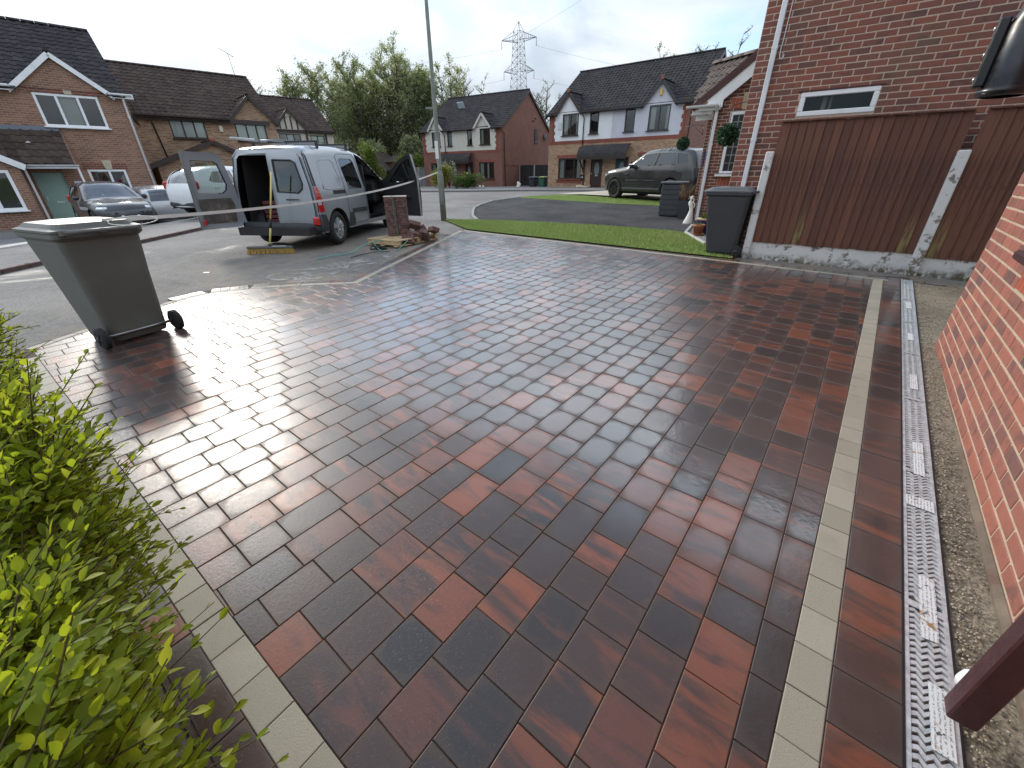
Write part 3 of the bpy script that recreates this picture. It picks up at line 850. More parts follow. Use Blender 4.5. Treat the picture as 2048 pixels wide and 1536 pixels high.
def wall_into(mb, x0, x1, z0, z1, openings=(), y=0.0, reveal=0.11, flip=False):
    """flat wall facing -y with rectangular holes and their reveals"""
    xs = sorted({x0, x1, *[v for o in openings for v in o[:2]]}); zs = sorted({z0, z1, *[v for o in openings for v in o[2:4]]})
    xs = [v for v in xs if x0 <= v <= x1]; zs = [v for v in zs if z0 <= v <= z1]
    for a, b in zip(xs, xs[1:]):
        for c, d in zip(zs, zs[1:]):
            mx, mz = (a + b) / 2, (c + d) / 2
            if any(o[0] < mx < o[1] and o[2] < mz < o[3] for o in openings): continue
            mb.quad((a, y, c), (b, y, c), (b, y, d), (a, y, d))
    for o in openings:
        a, b, c, d = o[:4]; r = y + reveal
        mb.quad((a, y, c), (a, y, d), (a, r, d), (a, r, c)); mb.quad((b, y, d), (b, y, c), (b, r, c), (b, r, d))
        mb.quad((a, y, d), (b, y, d), (b, r, d), (a, r, d)); mb.quad((b, y, c), (a, y, c), (a, r, c), (b, r, c))

def window(parent, x0, x1, z0, z1, frame, y=0.05, fw=0.07, cols=(), rows=(), sill=None, curtain=None, d=0.07, room=True, sill_over=0.06, blind=None, glass=None):
    """frame with mullions; panes, sill, curtains and the dim room behind are its parts"""
    b = MB(); gl = []
    def bar(a, c, e, f, dd=d, yy=y): b.box(((a + c) / 2, yy, (e + f) / 2), (c - a, dd, f - e), bev=.008)
    bar(x0, x1, z0, z0 + fw); bar(x0, x1, z1 - fw, z1); bar(x0, x0 + fw, z0 + fw, z1 - fw); bar(x1 - fw, x1, z0 + fw, z1 - fw)
    xs = [x0 + fw] + [x0 + (x1 - x0) * c for c in cols] + [x1 - fw]; zs = [z0 + fw] + [z0 + (z1 - z0) * c for c in rows] + [z1 - fw]
    for c in xs[1:-1]: bar(c - fw * .5, c + fw * .5, z0 + fw, z1 - fw, d * .96)
    for c in zs[1:-1]: bar(x0 + fw, x1 - fw, c - fw * .4, c + fw * .4, d * .92)
    w = b.build('window', frame, parent)
    for a, c in zip(xs, xs[1:]):
        for e, f in zip(zs, zs[1:]):
            MB().quad((a, y + .01, e), (c, y + .01, e), (c, y + .01, f), (a, y + .01, f)).build('pane', glass or M_glass, w)
    if sill is not None:
        MB().box(((x0 + x1) / 2, y - .08, z0 - .025), (x1 - x0 + sill_over * 2, .20, .05), bev=.01).build('sill', sill, w)
    if room:
        rb = MB(); e = .5
        rb.quad((x0, y + e, z0), (x1, y + e, z0), (x1, y + e, z1), (x0, y + e, z1))
        for q in (((x0, y + .04, z0), (x0, y + e, z0), (x0, y + e, z1), (x0, y + .04, z1)), ((x1, y + .04, z0), (x1, y + .04, z1), (x1, y + e, z1), (x1, y + e, z0)),
                  ((x0, y + .04, z1), (x0, y + e, z1), (x1, y + e, z1), (x1, y + .04, z1)), ((x0, y + .04, z0), (x1, y + .04, z0), (x1, y + e, z0), (x0, y + e, z0))): rb.quad(*q)
        rb.build('room', M_room, w)
    if curtain:
        for (ca, cb) in curtain:
            cbm = MB(); n = max(4, int((cb - ca) * (x1 - x0) / .05)); P = []
            for i in range(n + 1):
                xx = x0 + (x1 - x0) * (ca + (cb - ca) * i / n); yy = y + .12 + (.02 if i % 2 else -.02)
                P += [(xx, yy, z0 + .02), (xx, yy, z1 - .02)]
            cbm.add(P, [(2 * i, 2 * i + 2, 2 * i + 3, 2 * i + 1) for i in range(n)], smooth=True).build('curtain', M_curt, w)
    if blind:
        MB().box(((x0 + x1) / 2, y + .10, z1 - (z1 - z0) * blind / 2), (x1 - x0 - .04, .01, (z1 - z0) * blind)).build('blind', M_curt, w)
    return w

# one concrete roof tile: a roll at one side, a flat pan, a thick leading edge
TW, TL = 0.30, 0.33
def tile_shape(tw=TW, tl=TL, roll=0.032, n=7):
    V, F = [], []
    prof = []
    for i in range(n + 1):
        f = i / n; z = roll * (math.sin(PI * f / 0.55) if f < 0.55 else -0.18 * math.sin(PI * (f - .55) / .45))
        prof.append((f * tw * 1.01, z))
    for (x, z) in prof: V.append((x, -0.02, z + 0.030))           # lower (leading) edge
    for (x, z) in prof: V.append((x, tl, z + 0.006))
    for (x, z) in prof: V.append((x, -0.02, z - 0.002))
    m = n + 1
    for i in range(n):
        F.append((i, i + 1, m + i + 1, m + i)); F.append((i, 2 * m + i, 2 * m + i + 1, i + 1))
    F.append((0, m, 2 * m)); F.append((n, 2 * m + n, m + n))
    return V, F
TILE_V, TILE_F = tile_shape()
TILE_ME = {}
def tile_me(mat):
    if mat.name not in TILE_ME:
        me = MB().add(TILE_V, TILE_F, smooth=False).mesh('tile'); me.materials.append(mat); TILE_ME[mat.name] = me
    return TILE_ME[mat.name]
def tiles(parent, origin, ux, uy, W, L, mat, single=0, poly=None, name='tile', deck=True, tw=TW, tl=TL, skip=None):
    """tile a roof slope. origin: lower left corner; ux along the eaves, uy up the slope. poly: outline in (x, y) of the slope"""
    o = Vector(origin); ux = Vector(ux).normalized(); uy = Vector(uy).normalized(); uz = ux.cross(uy)
    M = Matrix((ux, uy, uz)).transposed()
    sx, sy = tw / TW, tl / TL
    nx, ny = max(1, round(W / tw)), max(1, round(L / tl)); sx = W / nx / TW; sy = L / ny / TL
    if deck:
        P = poly or [(0, 0), (W, 0), (W, L), (0, L)]
        MB().prism([o + ux * x + uy * y - uz * .004 for x, y in P], -uz * .05).build('roof_deck', mat, parent)
    joined = MB(); cnt = 0
    for j in range(ny):
        for i in range(nx):
            x, y = i * W / nx, j * L / ny
            if poly and not inside((x + W / nx / 2, y + L / ny * .45), poly): continue
            if skip and skip(x + W / nx / 2, y + L / ny * .5): continue
            if cnt < single:
                ob = link(name, tile_me(mat), None, parent)
                ob.matrix_basis = Matrix.Translation(o + ux * x + uy * y) @ M.to_4x4() @ Matrix.Diagonal((sx, sy, 1, 1))
                cnt += 1
            else:
                joined.add([o + M @ Vector((vx * sx + x, vy * sy + y, vz)) for vx, vy, vz in TILE_V], TILE_F, random.random())
    if joined.f:
        ob = joined.build('roof_tiles', mat, parent); ob['kind'] = 'stuff'
def ridge(parent, a, b, mat, r=0.12):
    a, b = Vector(a), Vector(b); L = (b - a).length; n = max(1, round(L / .45)); d = (b - a) / n
    side = Vector((0, 0, 1)).cross(d.normalized())
    bb = MB()
    for i in range(n):
        p, q = a + d * i, a + d * (i + .97); V = []
        for e, k in ((p, 1.0), (q, .93)):
            for s in range(6):
                an = PI * s / 5; V.append(e + side * math.cos(an) * r * k + Vector((0, 0, math.sin(an) * r * k * .8 - .01)))
        bb.add(V, [(s, s + 1, 7 + s, 6 + s) for s in range(5)] + [(5, 4, 3, 2, 1, 0), (6, 7, 8, 9, 10, 11)], random.random(), smooth=True)
    return bb.build('ridge_tiles', mat, parent, fix=True)
def gutter(parent, a, b, mat, r=.055):
    a, b = Vector(a), Vector(b); d = (b - a).normalized(); side = Vector((0, 0, 1)).cross(d); V = []
    for e in (a, b):
        for s in range(7):
            an = PI + PI * s / 6; V.append(e + side * math.cos(an) * r + Vector((0, 0, math.sin(an) * r)))
        for s in range(6, -1, -1):
            an = PI + PI * s / 6; V.append(e + side * math.cos(an) * r * .85 + Vector((0, 0, math.sin(an) * r * .85)))
    F = [(i, (i + 1) % 14, 14 + (i + 1) % 14, 14 + i) for i in range(14)] + [tuple(range(13, -1, -1)), tuple(range(14, 28))]
    return MB().add(V, F).build('gutter', mat, parent, fix=True)
def pipe(parent, pts, mat, r=.035, clips=(), name='downpipe'):
    b = MB(); b.tube(pts, r, 10)
    o = b.build(name, mat, parent)
    for c in clips: MB().tube([Vector(c) - Vector((0, 0, .03)), Vector(c) + Vector((0, 0, .03))], r * 1.25, 10).build('pipe_clip', mat, o)
    return o
def slab(parent, name, pts, vec, mat): return MB().prism(pts, vec).build(name, mat, parent, fix=True)

def gable_roof(h, x0, x1, y0, y1, ze, zr, mat, over=0.28, verge=0.12, tilesingle=0, bargemat=None, tw=TW, gabs=()):
    """two slopes with the ridge along x"""
    ym = (y0 + y1) / 2; pitch = math.atan2(zr - ze, ym - y0); up = (0, math.cos(pitch), math.sin(pitch)); L = math.hypot(ym - y0, zr - ze) + over / math.cos(pitch)
    ox = x0 - verge; W = x1 - x0 + 2 * verge
    zlow = ze - over * math.tan(pitch)
    def skip(x, y):
        z = zlow + y * math.sin(pitch)
        return any(z < za_ and abs(x + ox - xc) < hw_ * min(1.0, (za_ - z) / (za_ - ze_)) + .05 for xc, hw_, ze_, za_ in gabs)
    tiles(h, (ox, y0 - over, zlow + .05), (1, 0, 0), up, W, L, mat, tilesingle, tw=tw, deck=False, skip=skip)
    d0 = over / math.cos(pitch) + .06; o_ = Vector((ox, y0 - over, zlow + .045)); u_ = Vector(up); nrm_ = Vector((1, 0, 0)).cross(u_)
    def deck(xa, xb, ya, yb): MB().prism([o_ + Vector((xa, 0, 0)) + u_ * ya, o_ + Vector((xb, 0, 0)) + u_ * ya, o_ + Vector((xb, 0, 0)) + u_ * yb, o_ + Vector((xa, 0, 0)) + u_ * yb], -nrm_ * .05).build('roof_deck', mat, h)
    deck(0, W, d0, L); xa = 0.0
    for xc, hw_, ze_, za_ in sorted(gabs):
        if xc - hw_ - .1 - ox > xa: deck(xa, xc - hw_ - .1 - ox, 0, d0)
        xa = xc + hw_ + .1 - ox
    if xa < W: deck(xa, W, 0, d0)
    # rear slope: plain slab of the same tile
    p2 = [(x1 + verge, y1 + over, ze - over * math.tan(pitch)), (x0 - verge, y1 + over, ze - over * math.tan(pitch)), (x0 - verge, ym, zr), (x1 + verge, ym, zr)]
    slab(h, 'rear_slope', p2, (0, 0, .06), mat)
    ridge(h, (x0 - verge, ym, zr + .07), (x1 + verge, ym, zr + .07), mat)
    if bargemat:
        for xx in (x0 - verge, x1 + verge):
            for (ya, yb) in ((y0 - over, ym), (y1 + over, ym)):
                za = ze - over * math.tan(pitch)
                MB().bar((xx, ya, za - .06), (xx, yb, zr - .06), .03, .2).build('barge_board', bargemat, h)
    return pitch
def gablet(h, xc, hw, ze, za, y, depth, mat_wall, mat_tile, mat_barge, over=.16, wallz=None, front=0.0, single=0, ridge_end=None):
    """small front gable: triangle of wall, two little slopes running back into the roof, barge boards"""
    yf = y - front
    MB().prism([(xc - hw, yf, wallz if wallz is not None else ze), (xc + hw, yf, wallz if wallz is not None else ze), (xc + hw, yf, ze), (xc, yf, za), (xc - hw, yf, ze)], (0, .12, 0)).build('gable_wall', mat_wall, h)
    pit = math.atan2(za - ze, hw); L = math.hypot(hw, za - ze) + .22
    for sg in (-1, 1):
        e = Vector((xc + sg * (hw + .22 * math.cos(pit)), yf - over, ze - .22 * math.sin(pit) + .05))
        up = Vector((-sg * math.cos(pit), 0, math.sin(pit)))
        W = depth + over
        # the valley cuts the slope: longer at the top
        frac = .25
        pl = [(0, 0), (W * frac, 0), (W, L), (0, L)]
        if sg < 0: tiles(h, e + Vector((0, W, 0)), (0, -1, 0), up, W, L, mat_tile, 0, [(W - x, yv) for x, yv in pl][::-1])
        else: tiles(h, e, (0, 1, 0), up, W, L, mat_tile, 0, pl)
        a = Vector((xc + sg * (hw + .18), yf - over, ze - .18 * math.tan(pit) - .03)); b = Vector((xc, yf - over, za - .02))
        MB().bar(a, b, .03, .17).build('barge_board', mat_barge, h)
    ridge(h, (xc, yf - over, za + .09), (xc, yf + depth, za + .09), mat_tile, .10)

def brick_face(parent, s0, s1, z0, z1, mat, mortar, openings=(), single=300, bw=.236, bh=.079, toworld=None, name='brick', y=0.0, joint=.013, seed=1, frame_ok=True):
    """a wall facing -y built of single bricks proud of a mortar bed. The `single` bricks that show largest are parts, the rest one part"""
    b = MB(); wall_into(b, s0, s1, z0, z1, openings, y + .004); bed = b.build('wall', mortar, parent)
    rg = random.Random(seed); B = []
    row = 0; z = z0
    while z + bh * .5 < z1:
        x = s0 - (bw / 2 if row % 2 else 0) 
        while x < s1:
            a, c = max(x, s0), min(x + bw, s1); segs = [(a, c)]
            for o in openings:
                if o[2] < z + bh * .5 < o[3]:
                    ns = []
                    for (p, q) in segs:
                        if q <= o[0] or p >= o[1]: ns.append((p, q)); continue
                        if p < o[0]: ns.append((p, o[0]))
                        if q > o[1]: ns.append((o[1], q))
                    segs = ns
            for p, q in segs:
                if q - p > .03: B.append((p, q, z, min(z + bh, z1)))
            x += bw
        z += bh; row += 1
    def size(k):
        p, q, e, f = k
        c = toworld @ Vector(((p + q) / 2, y, (e + f) / 2)); u, v, w = proj(c)
        if w < .2 or not (-20 < u < 2068 and -20 < v < 1556): return 0
        return (q - p) * (f - e) / w ** 2
    sz = sorted(range(len(B)), key=lambda i: -size(B[i])); pick = set([i for i in sz[:single] if size(B[i]) > 0])
    cache = {}; joined = MB()
    for i, (p, q, e, f) in enumerate(B):
        w_, h_ = q - p - joint, f - e - joint; pr = rg.uniform(-.0015, .0015)
        c = ((p + q) / 2, y + .02 + pr, (e + f) / 2)
        if i in pick:
            key = (round(w_, 3), round(h_, 3))
            if key not in cache:
                me = MB().box((0, 0, 0), (w_, .04, h_), bev=.004).mesh('brick'); me.materials.append(mat); cache[key] = me
            o = link(name, cache[key], None, bed, c, (0, rg.gauss(0, .003), 0))
        else: joined.box(c, (w_, .04, h_), rnd=rg.random(), bev=.004)
    if joined.f:
        o = joined.build('more_bricks', mat, bed); o['kind'] = 'stuff'
    return bed
# ================================================================== our own house: the brick wall at the right
M_mortar_warm = simple('buff mortar', (0.44, 0.34, 0.25), .9, .15, 20, .4, 120)
M_mortar_pink = simple('pinkish mortar', (0.48, 0.37, 0.30), .9, .15, 20, .4, 120)
M_brick_or = piece_brick_mat('orange multi brick', (0.320, 0.112, 0.075), (0.245, 0.092, 0.066), (0.150, 0.070, 0.062), (0.105, 0.060, 0.058))
M_brick_sold = piece_brick_mat('smooth red brick', (0.380, 0.090, 0.040), (0.340, 0.080, 0.038), (0.30, 0.075, 0.040), (0.25, 0.06, 0.035))
M_brick_w = piece_brick_mat('weathered red brick', (0.255, 0.086, 0.056), (0.195, 0.072, 0.052), (0.140, 0.064, 0.052), (0.085, 0.050, 0.042), stain=((0.130, 0.095, 0.062), .5))
NX = Vector((-math.sin(R_(39.3)), -math.cos(R_(39.3)), 0))      # along the wall towards the camera
near = thing('brick_house', 'orange brick house wall close at the right with a brown window sill', 'house', (3.90, 3.445, 0), math.atan2(NX.y, NX.x))
TWn = Matrix.Translation((3.90, 3.445, 0)) @ Matrix.Rotation(math.atan2(NX.y, NX.x), 4, 'Z')
# local x runs towards the camera, -y faces the drive?  make sure
if (TWn.to_3x3() @ Vector((0, -1, 0))).dot(Vector((-.774, .633, 0))) < 0: raise SystemExit('near wall faces the wrong way')
zb = -0.10
sold = (1.28, 3.03, .86, 1.015)
brick_face(near, 0.0, 6.2, zb, 3.06, M_brick_or, M_mortar_warm, [sold], 300, .235, .079, TWn, seed=3)
b = MB(); wall_into(b, sold[0], sold[1], sold[2], sold[3], (), .009); sb = b.build('wall', M_mortar_warm, near)
x = sold[0]
sme = MB().box((0, 0, 0), (.068, .04, .146), bev=.004).mesh('brick'); sme.materials.append(M_brick_sold)
while x < sold[1] - .05:
    link('brick', sme, None, sb, (x + .0385, .02, (sold[2] + sold[3]) / 2)); x += .077
# window over the sill, plinth, end wall and the eaves above the frame of the picture
w = window(near, 1.40, 2.93, 1.09, 2.21, M_dkwood, y=-.002 + .05, sill=None, cols=(.5,))
M_sill = simple('maroon sill', (0.050, 0.018, 0.020), .45, .2, 10, .2, 60)
MB().box((2.16, -.02, 1.055), (1.76, .12, .055), bev=.012).build('sill', M_sill, near)
b = MB(); b.box((3.1, .004, -.03), (6.2, .05, .16), bev=.02)
b.build('plinth', simple('smeared cement plinth', (0.150, 0.115, 0.085), .95, .3, 7, .6, 50, dirt=((0.12, 0.062, 0.045), .8, 6.0)), near)
b = MB(); b.quad((-.001, .009, zb), (-.001, 4.2, zb), (-.001, 4.2, 5), (-.001, .009, 5)); b.quad((0, .012, 3.05), (6.2, .012, 3.05), (6.2, .012, 5.0), (0, .012, 5.0))
b.quad((0, .012, 5.0), (6.2, .012, 5.0), (6.2, 4.2, 5.0), (0, 4.2, 5.0)); b.quad((6.2, .009, zb), (6.2, .009, 5.0), (6.2, 4.2, 5.0), (6.2, 4.2, zb))
b.build('upper_wall', brick_mat('orange brickwork', (0.28, 0.09, 0.05), (0.22, 0.075, 0.045), (0.15, 0.06, 0.045), (0.42, 0.33, 0.235)), near)
# brown square post, cut off above the ground
def to_near(p): return TWn.inverted() @ Vector(p)
pb = to_near((1.318, 0.600, 0.08))
M_maroon = simple('maroon painted timber', (0.055, 0.016, 0.018), .42, .25, 12, .3, 40, dirt=((0.10, 0.05, 0.045), .5, 8.0))
b = MB(); b.box((pb.x, pb.y, 1.14), (.066, .066, 2.12), bev=.005); post = b.build('post', M_maroon, near)
MB().box((pb.x - .075, pb.y + .06, .42), (.10, .05, .09), bev=.008).build('post_bracket', M_maroon, post)
MB().lathe([(0.0, 0.0), (.030, 0.0), (.034, .02), (.030, .05), (.012, .06), (0, .06)], (pb.x - .062, pb.y + .005, .13), 14).build('white_cap', M_upvc, post)
MB().bar((pb.x, pb.y, 2.21), (pb.x, .02, 2.21), .08, .1).build('post_arm', M_maroon, near)

# black pipe hanging into the top right corner
M_blackpl = simple('black plastic', (0.010, 0.010, 0.012), .32, .2, 20)
bp = thing('hanging_pipe', 'black plastic pipe with an open flared bottom hanging at the top right corner', 'pipe', (1.345, 1.335, 0))
b = MB(); r0, r1 = .048, .043
prof = [(r1, 1.69), (r0 + .007, 1.695), (r0 + .007, 1.71), (r0, 1.71), (r0, 1.845), (.036, 1.875), (.034, 2.42), (.030, 2.42), (.030, 1.87), (r1 - .004, 1.84), (r1 - .004, 1.695), (r1, 1.69)]
b.lathe(prof, (0, 0, 0), 28, closed=False); b.build('tube', M_blackpl, bp, fix=True)
MB().lathe([(.04, 1.80), (.0, 1.80)], (0, 0, 0), 20).build('tube_stop', M_blackpl, bp)
sd = Vector((-.72, .69, 0)); sd.normalize(); td = Vector((-sd.y, sd.x, 0))
b = MB(); Mx = Matrix((sd, td, Vector((0, 0, 1)))).transposed()
b.box(sd * (r0 + .009), (.022, .05, .15), M=Mx, bev=.004) if False else b.box(Vector((sd.x * (r0 + .008), sd.y * (r0 + .008), 1.79)), (.024, .045, .15), M=Mx, bev=.004)
br = b.build('clamp', M_blackpl, bp)
for zc in (1.735, 1.79, 1.845):
    MB().lathe([(0, .004), (.0045, .003), (.0055, 0)], Vector((sd.x * (r0 + .0205), sd.y * (r0 + .0205), zc)), 8, M=Matrix.Rotation(math.atan2(sd.y, sd.x), 3, 'Z') @ Matrix.Rotation(PI / 2, 3, 'Y')).build('screw', simple('bright screw', (.8, .8, .8), .25, metal=1.0), br)
wl = TWn @ Vector((to_near((1.345, 1.335, 0)).x, 0.02, 2.42)) - Vector((1.345, 1.335, 0))
b = MB(); b.tube([(0, 0, 2.40), (0, 0, 2.50), Vector((wl.x * .12, wl.y * .12, 2.56)), Vector((wl.x, wl.y, 2.58))], .033, 12); b.build('elbow', M_blackpl, bp)

# ================================================================== next door: side wall, porch, fence
WX = -yawdir(-53.6); w36 = yawdir(36.4)
W0 = w36 * 8.6 + yawdir(-53.6) * 1.577            # left corner of the side wall
nb = thing('brick_house', 'red brick house next door behind the brown fence, white drainpipe at its corner', 'house', W0, math.atan2(WX.y, WX.x))
TWw = Matrix.Translation(W0) @ Matrix.Rotation(math.atan2(WX.y, WX.x), 4, 'Z')
winr = (.735, 1.675, 2.235, 2.545)
brick_face(nb, 0.0, 6.6, .08, 5.2, M_brick_w, M_mortar_pink, [winr], 300, .236, .079, TWw, seed=5)
window(nb, winr[0], winr[1], winr[2], winr[3], M_upvc, y=.035, fw=.065, curtain=[(.30, .36), (.40, .43)], d=.08, glass=glass_mat('dim glass', (.6, .68, .66), .30))
MB().box((1.205, .0, 2.557), (1.02, .03, .014)).build('lintel_bead', simple('maroon bead', (.07, .02, .02), .5), nb)
b = MB(); b.quad((0, .009, .08), (0, 9, .08), (0, 9, 5.2), (0, .009, 5.2)); b.quad((6.6, .009, .08), (6.6, .009, 5.2), (6.6, 9, 5.2), (6.6, 9, .08))
b.add([(-.05, -.2, 5.2), (6.65, -.2, 5.2), (6.65, 9, 5.2), (-.05, 9, 5.2)], [(0, 1, 2, 3)])
M_bw_tex = brick_mat('weathered red brickwork', (0.150, 0.052, 0.035), (0.120, 0.046, 0.034), (0.085, 0.040, 0.034), (0.30, 0.21, 0.165))
b.build('other_walls', M_bw_tex, nb)
# white square downpipe with its cable and hook
M_pipe_w = simple('white rainwater pipe', (0.66, 0.68, 0.71), .4, .06, 5, dirt=((0.42, 0.43, 0.42), .4, 2.0))
b = MB(); b.box((.235, -.055, 2.63), (.068, .065, 5.2 - .08), bev=.006); dp = b.build('downpipe', M_pipe_w, nb)
for zc in (1.95, 3.13, 4.3): MB().box((.235, -.052, zc), (.082, .075, .035), bev=.004).build('pipe_clip', M_pipe_w, dp); 
b = MB(); hx = .318
b.tube([(hx + .015, -.02, 5.1), (hx + .012, -.02, 4.2), (hx, -.02, 3.18), (hx - .005, -.03, 3.14), (hx, -.04, 3.05), (hx + .012, -.045, 3.00), (hx + .035, -.045, 2.985), (hx + .055, -.045, 3.005), (hx + .058, -.045, 3.04)], .006, 6)
b.build('cable_hook', M_pipe_w, nb)

# ---- porch further along: side wall parallel to ours, white barge board, tiled slope
E0 = w36 * 12.9 + yawdir(-53.6) * 3.30
ex = thing('porch', 'brick porch next door with white barge board, gutter and leaded window', 'porch', E0, math.atan2(WX.y, WX.x))
TWe = Matrix.Translation(E0) @ Matrix.Rotation(math.atan2(WX.y, WX.x), 4, 'Z')
M_brick_e = piece_brick_mat('porch brick', (0.205, 0.070, 0.042), (0.150, 0.058, 0.040), (0.115, 0.050, 0.038), (0.070, 0.036, 0.030))
ew = (.62, 1.42, 1.42, 2.80)
solt = (.58, .72, 2.83, 3.12)
brick_face(ex, .22, 2.2, .10, 3.1, M_brick_e, M_mortar_pink, [ew, (.60, .84, 2.86, 3.08), (.62, 1.0, 1.15, 1.36)], 200, .226, .075, TWe, seed=8)
b = MB(); b.add([(.22, .009, 3.1), (2.2, .009, 3.1), (2.2, .009, 4.4), (1.6, .009, 4.0)], [(0, 1, 2, 3)])
for xx in (.22,): b.quad((xx, .009, .1), (xx, 3.2, .1), (xx, 3.2, 3.1), (xx, .009, 3.1))
b.build('upper_wall', M_bw_tex, ex)
for (a, c, e, f, n) in ((.60, .84, 2.86, 3.08, 3), (.62, 1.0, 1.15, 1.36, 5)):
    b = MB(); wall_into(b, a, c, e, f, (), .009); sb = b.build('wall', M_mortar_pink, ex); wd_ = (c - a) / n
    for i in range(n): MB().box((a + wd_ * (i + .5), .018, (e + f) / 2), (wd_ - .011, .04, f - e - .012), bev=.004).build('brick', M_brick_sold, sb)
MB().prism([(.86, -.02, 2.83), (1.10, -.02, 2.83), (1.13, -.02, 3.17), (.84, -.02, 3.17)], (0, .05, 0)).build('key_stone', simple('yellow cast stone', (.40, .33, .20), .8, .15, 8, .4, 60), ex)
pw = window(ex, ew[0], ew[1], ew[2], ew[3], M_upvc, y=.04, fw=.075, sill=M_upvc, glass=glass_mat('dim glass', (.5, .55, .55), .45))
b = MB()
for i in range(1, 5): b.box((ew[0] + .075 + i * .13, .045, 2.11), (.012, .012, 1.24))
for i in range(1, 7): b.box((1.02, .045, 1.5 + i * .18), (.66, .012, .012))
b.build('leading', simple('lead strip', (.35, .35, .34), .5, metal=.6), pw)
# pier in front with a small blue plaque
brick_face(ex, -.02, .185, .10, 2.72, M_brick_e, M_mortar_pink, [], 60, .205, .075, TWe, seed=9, y=.55)
b = MB(); b.quad((-.02, .56, .1), (-.02, 1.0, .1), (-.02, 1.0, 2.72), (-.02, .56, 2.72)); b.quad((.185, .56, .1), (.185, .56, 2.72), (.185, 1.0, 2.72), (.185, 1.0, .1)); b.build('pier', M_bw_tex, ex)
MB().box((.10, .525, 1.80), (.13, .02, .36), bev=.003).build('blue_plaque', simple('dark blue enamel', (.012, .02, .10), .35), ex)
# roof slope rising to the right, maroon verge, white barge board
pit = math.atan2(3.86 - 2.98, 1.15); ux_ = Vector((0, -1, 0)); up_ = Vector((math.cos(pit), 0, math.sin(pit)))
Ti = TWe.inverted(); A1, A2, A3 = (Ti @ Vector(v) for v in ((4.70, 12.50, 2.96), (5.50, 13.45, 4.00), (5.78, 11.76, 3.90)))
rx_d = (A3 - A2).normalized(); nr_ = (A2 - A1).cross(A3 - A1).normalized(); nr_ = nr_ if nr_.z > 0 else -nr_; ru_d = nr_.cross(rx_d)
if ru_d.z < 0: ru_d = -ru_d; rx_d = -rx_d
c2 = [((v - A1).dot(rx_d), (v - A1).dot(ru_d)) for v in (A1, A2, A3)]
mx0 = min(c[0] for c in c2); c2 = [(c[0] - mx0, c[1]) for c in c2]; c2 = c2 if area2(c2) > 0 else c2[::-1]
tiles(ex, A1 + rx_d * mx0, rx_d, ru_d, max(c[0] for c in c2), max(c[1] for c in c2), simple('light brown tile', (.135, .105, .090), .9, .25, 5, .5, 60, rvar=.2), 70, poly=c2, tw=.22, tl=.24)
ridge(ex, A2 + Vector((0, 0, .03)), A3 + Vector((0, 0, .03)), simple('light brown tile', (.135, .105, .090)), .10)
a, c = Vector((-.30, -.13, 2.93)), Vector((-.30, -.13, 2.93)) + up_ * 2.3
MB().bar(a + Vector((0, 0, .0)), c, .04, .13, up=(0, 1, 0)) if False else None
def slanted(name, off, hgt, y, mat, l0=0, l1=2.3, th=.03):
    nn = Vector((-math.sin(pit), 0, math.cos(pit))); A = Vector((-.30, y, 2.93)) + up_ * l0 + nn * off; B = Vector((-.30, y, 2.93)) + up_ * l1 + nn * off
    MB().prism([A, B, B - nn * hgt, A - nn * hgt], (0, th, 0)).build(name, mat, ex, fix=True)
slanted('verge', .05, .15, -.15, simple('maroon verge', (.075, .028, .026), .7, .2, 10), .0, 2.3, .05)
slanted('barge_board', -.10, .24, -.12, M_upvc, .35, 2.3)
MB().prism([(-.06, -.119, 2.90), (.42, -.119, 2.90), (.42, -.119, 3.24), (.30, -.119, 3.20)], (0, .03, 0)).build('box_end', M_upvc, ex, fix=True)
MB().box((.13, .15, 2.88), (.50, .55, .05)).build('soffit', M_upvc, ex)
gutter(ex, (-.42, -.18, 2.97), (.36, -.18, 2.97), M_upvc, .06)
MB().box((-.05, -.0, 2.84), (.5, .03, .10), bev=.004).build('fascia', M_upvc, ex); MB().box((-.12, .52, 2.76), (.42, .03, .12), bev=.004).build('fascia', M_upvc, ex); gutter(ex, (-.45, .45, 2.86), (.02, .45, 2.86), M_upvc, .05)
b = MB(); b.box((.31, -.06, 1.53), (.075, .07, 2.62), bev=.006); b.bar((.31, -.18, 2.93), (.31, -.06, 2.82), .07, .07); d2 = b.build('downpipe', M_pipe_w, ex)
for zc in (.62, 2.1): MB().box((.31, -.057, zc), (.09, .08, .035), bev=.004).build('pipe_clip', M_pipe_w, d2)

# ---- fence
f0 = Vector((5.864, 5.97)); FXd = Vector((math.sin(R_(-52.5)), math.cos(R_(-52.5))))
fx = -FXd
fence = thing('fence', 'brown close board fence panels between flaking white concrete posts', 'fence', (f0.x, f0.y, 0), math.atan2(fx.y, fx.x))
def zg(x): p = f0 + fx * x; return SL * p.y
t = NT('flaking white concrete'); p = t.pos()
n = t.noise(p, 7, 6, .65, .3); c = t.mix(t.ramp(n, .37, .45), (0.20, 0.18, 0.15), (0.62, 0.62, 0.61))
sz = t.n('ShaderNodeSeparateXYZ'); t.l(p, sz.inputs[0])
low = t.ramp(t.math('ADD', sz.outputs['Z'], t.math('MULTIPLY', t.noise(p, 5, 4), .25)), .26, .42, 1, 0)
c = t.mix(t.math('MULTIPLY', low, t.ramp(t.noise(p, 14, 4), .3, .6)), c, (0.095, 0.085, 0.05))
M_cpost = t.out(c, .85, t.bump(n, .7, .01))
t = NT('brown stained board'); r = t.rnd(); r2 = t.rnd2(r, 5.3); p = t.obj()
g = t.noise(t.mapping(p, scale=(12, 12, .7)), 3, 5, .6, .6); c = t.mix(r, (0.105, 0.042, 0.027), (0.165, 0.066, 0.040)); c = t.mix(t.ramp(g, .4, .7, 0, .75), c, (0.050, 0.022, 0.015))
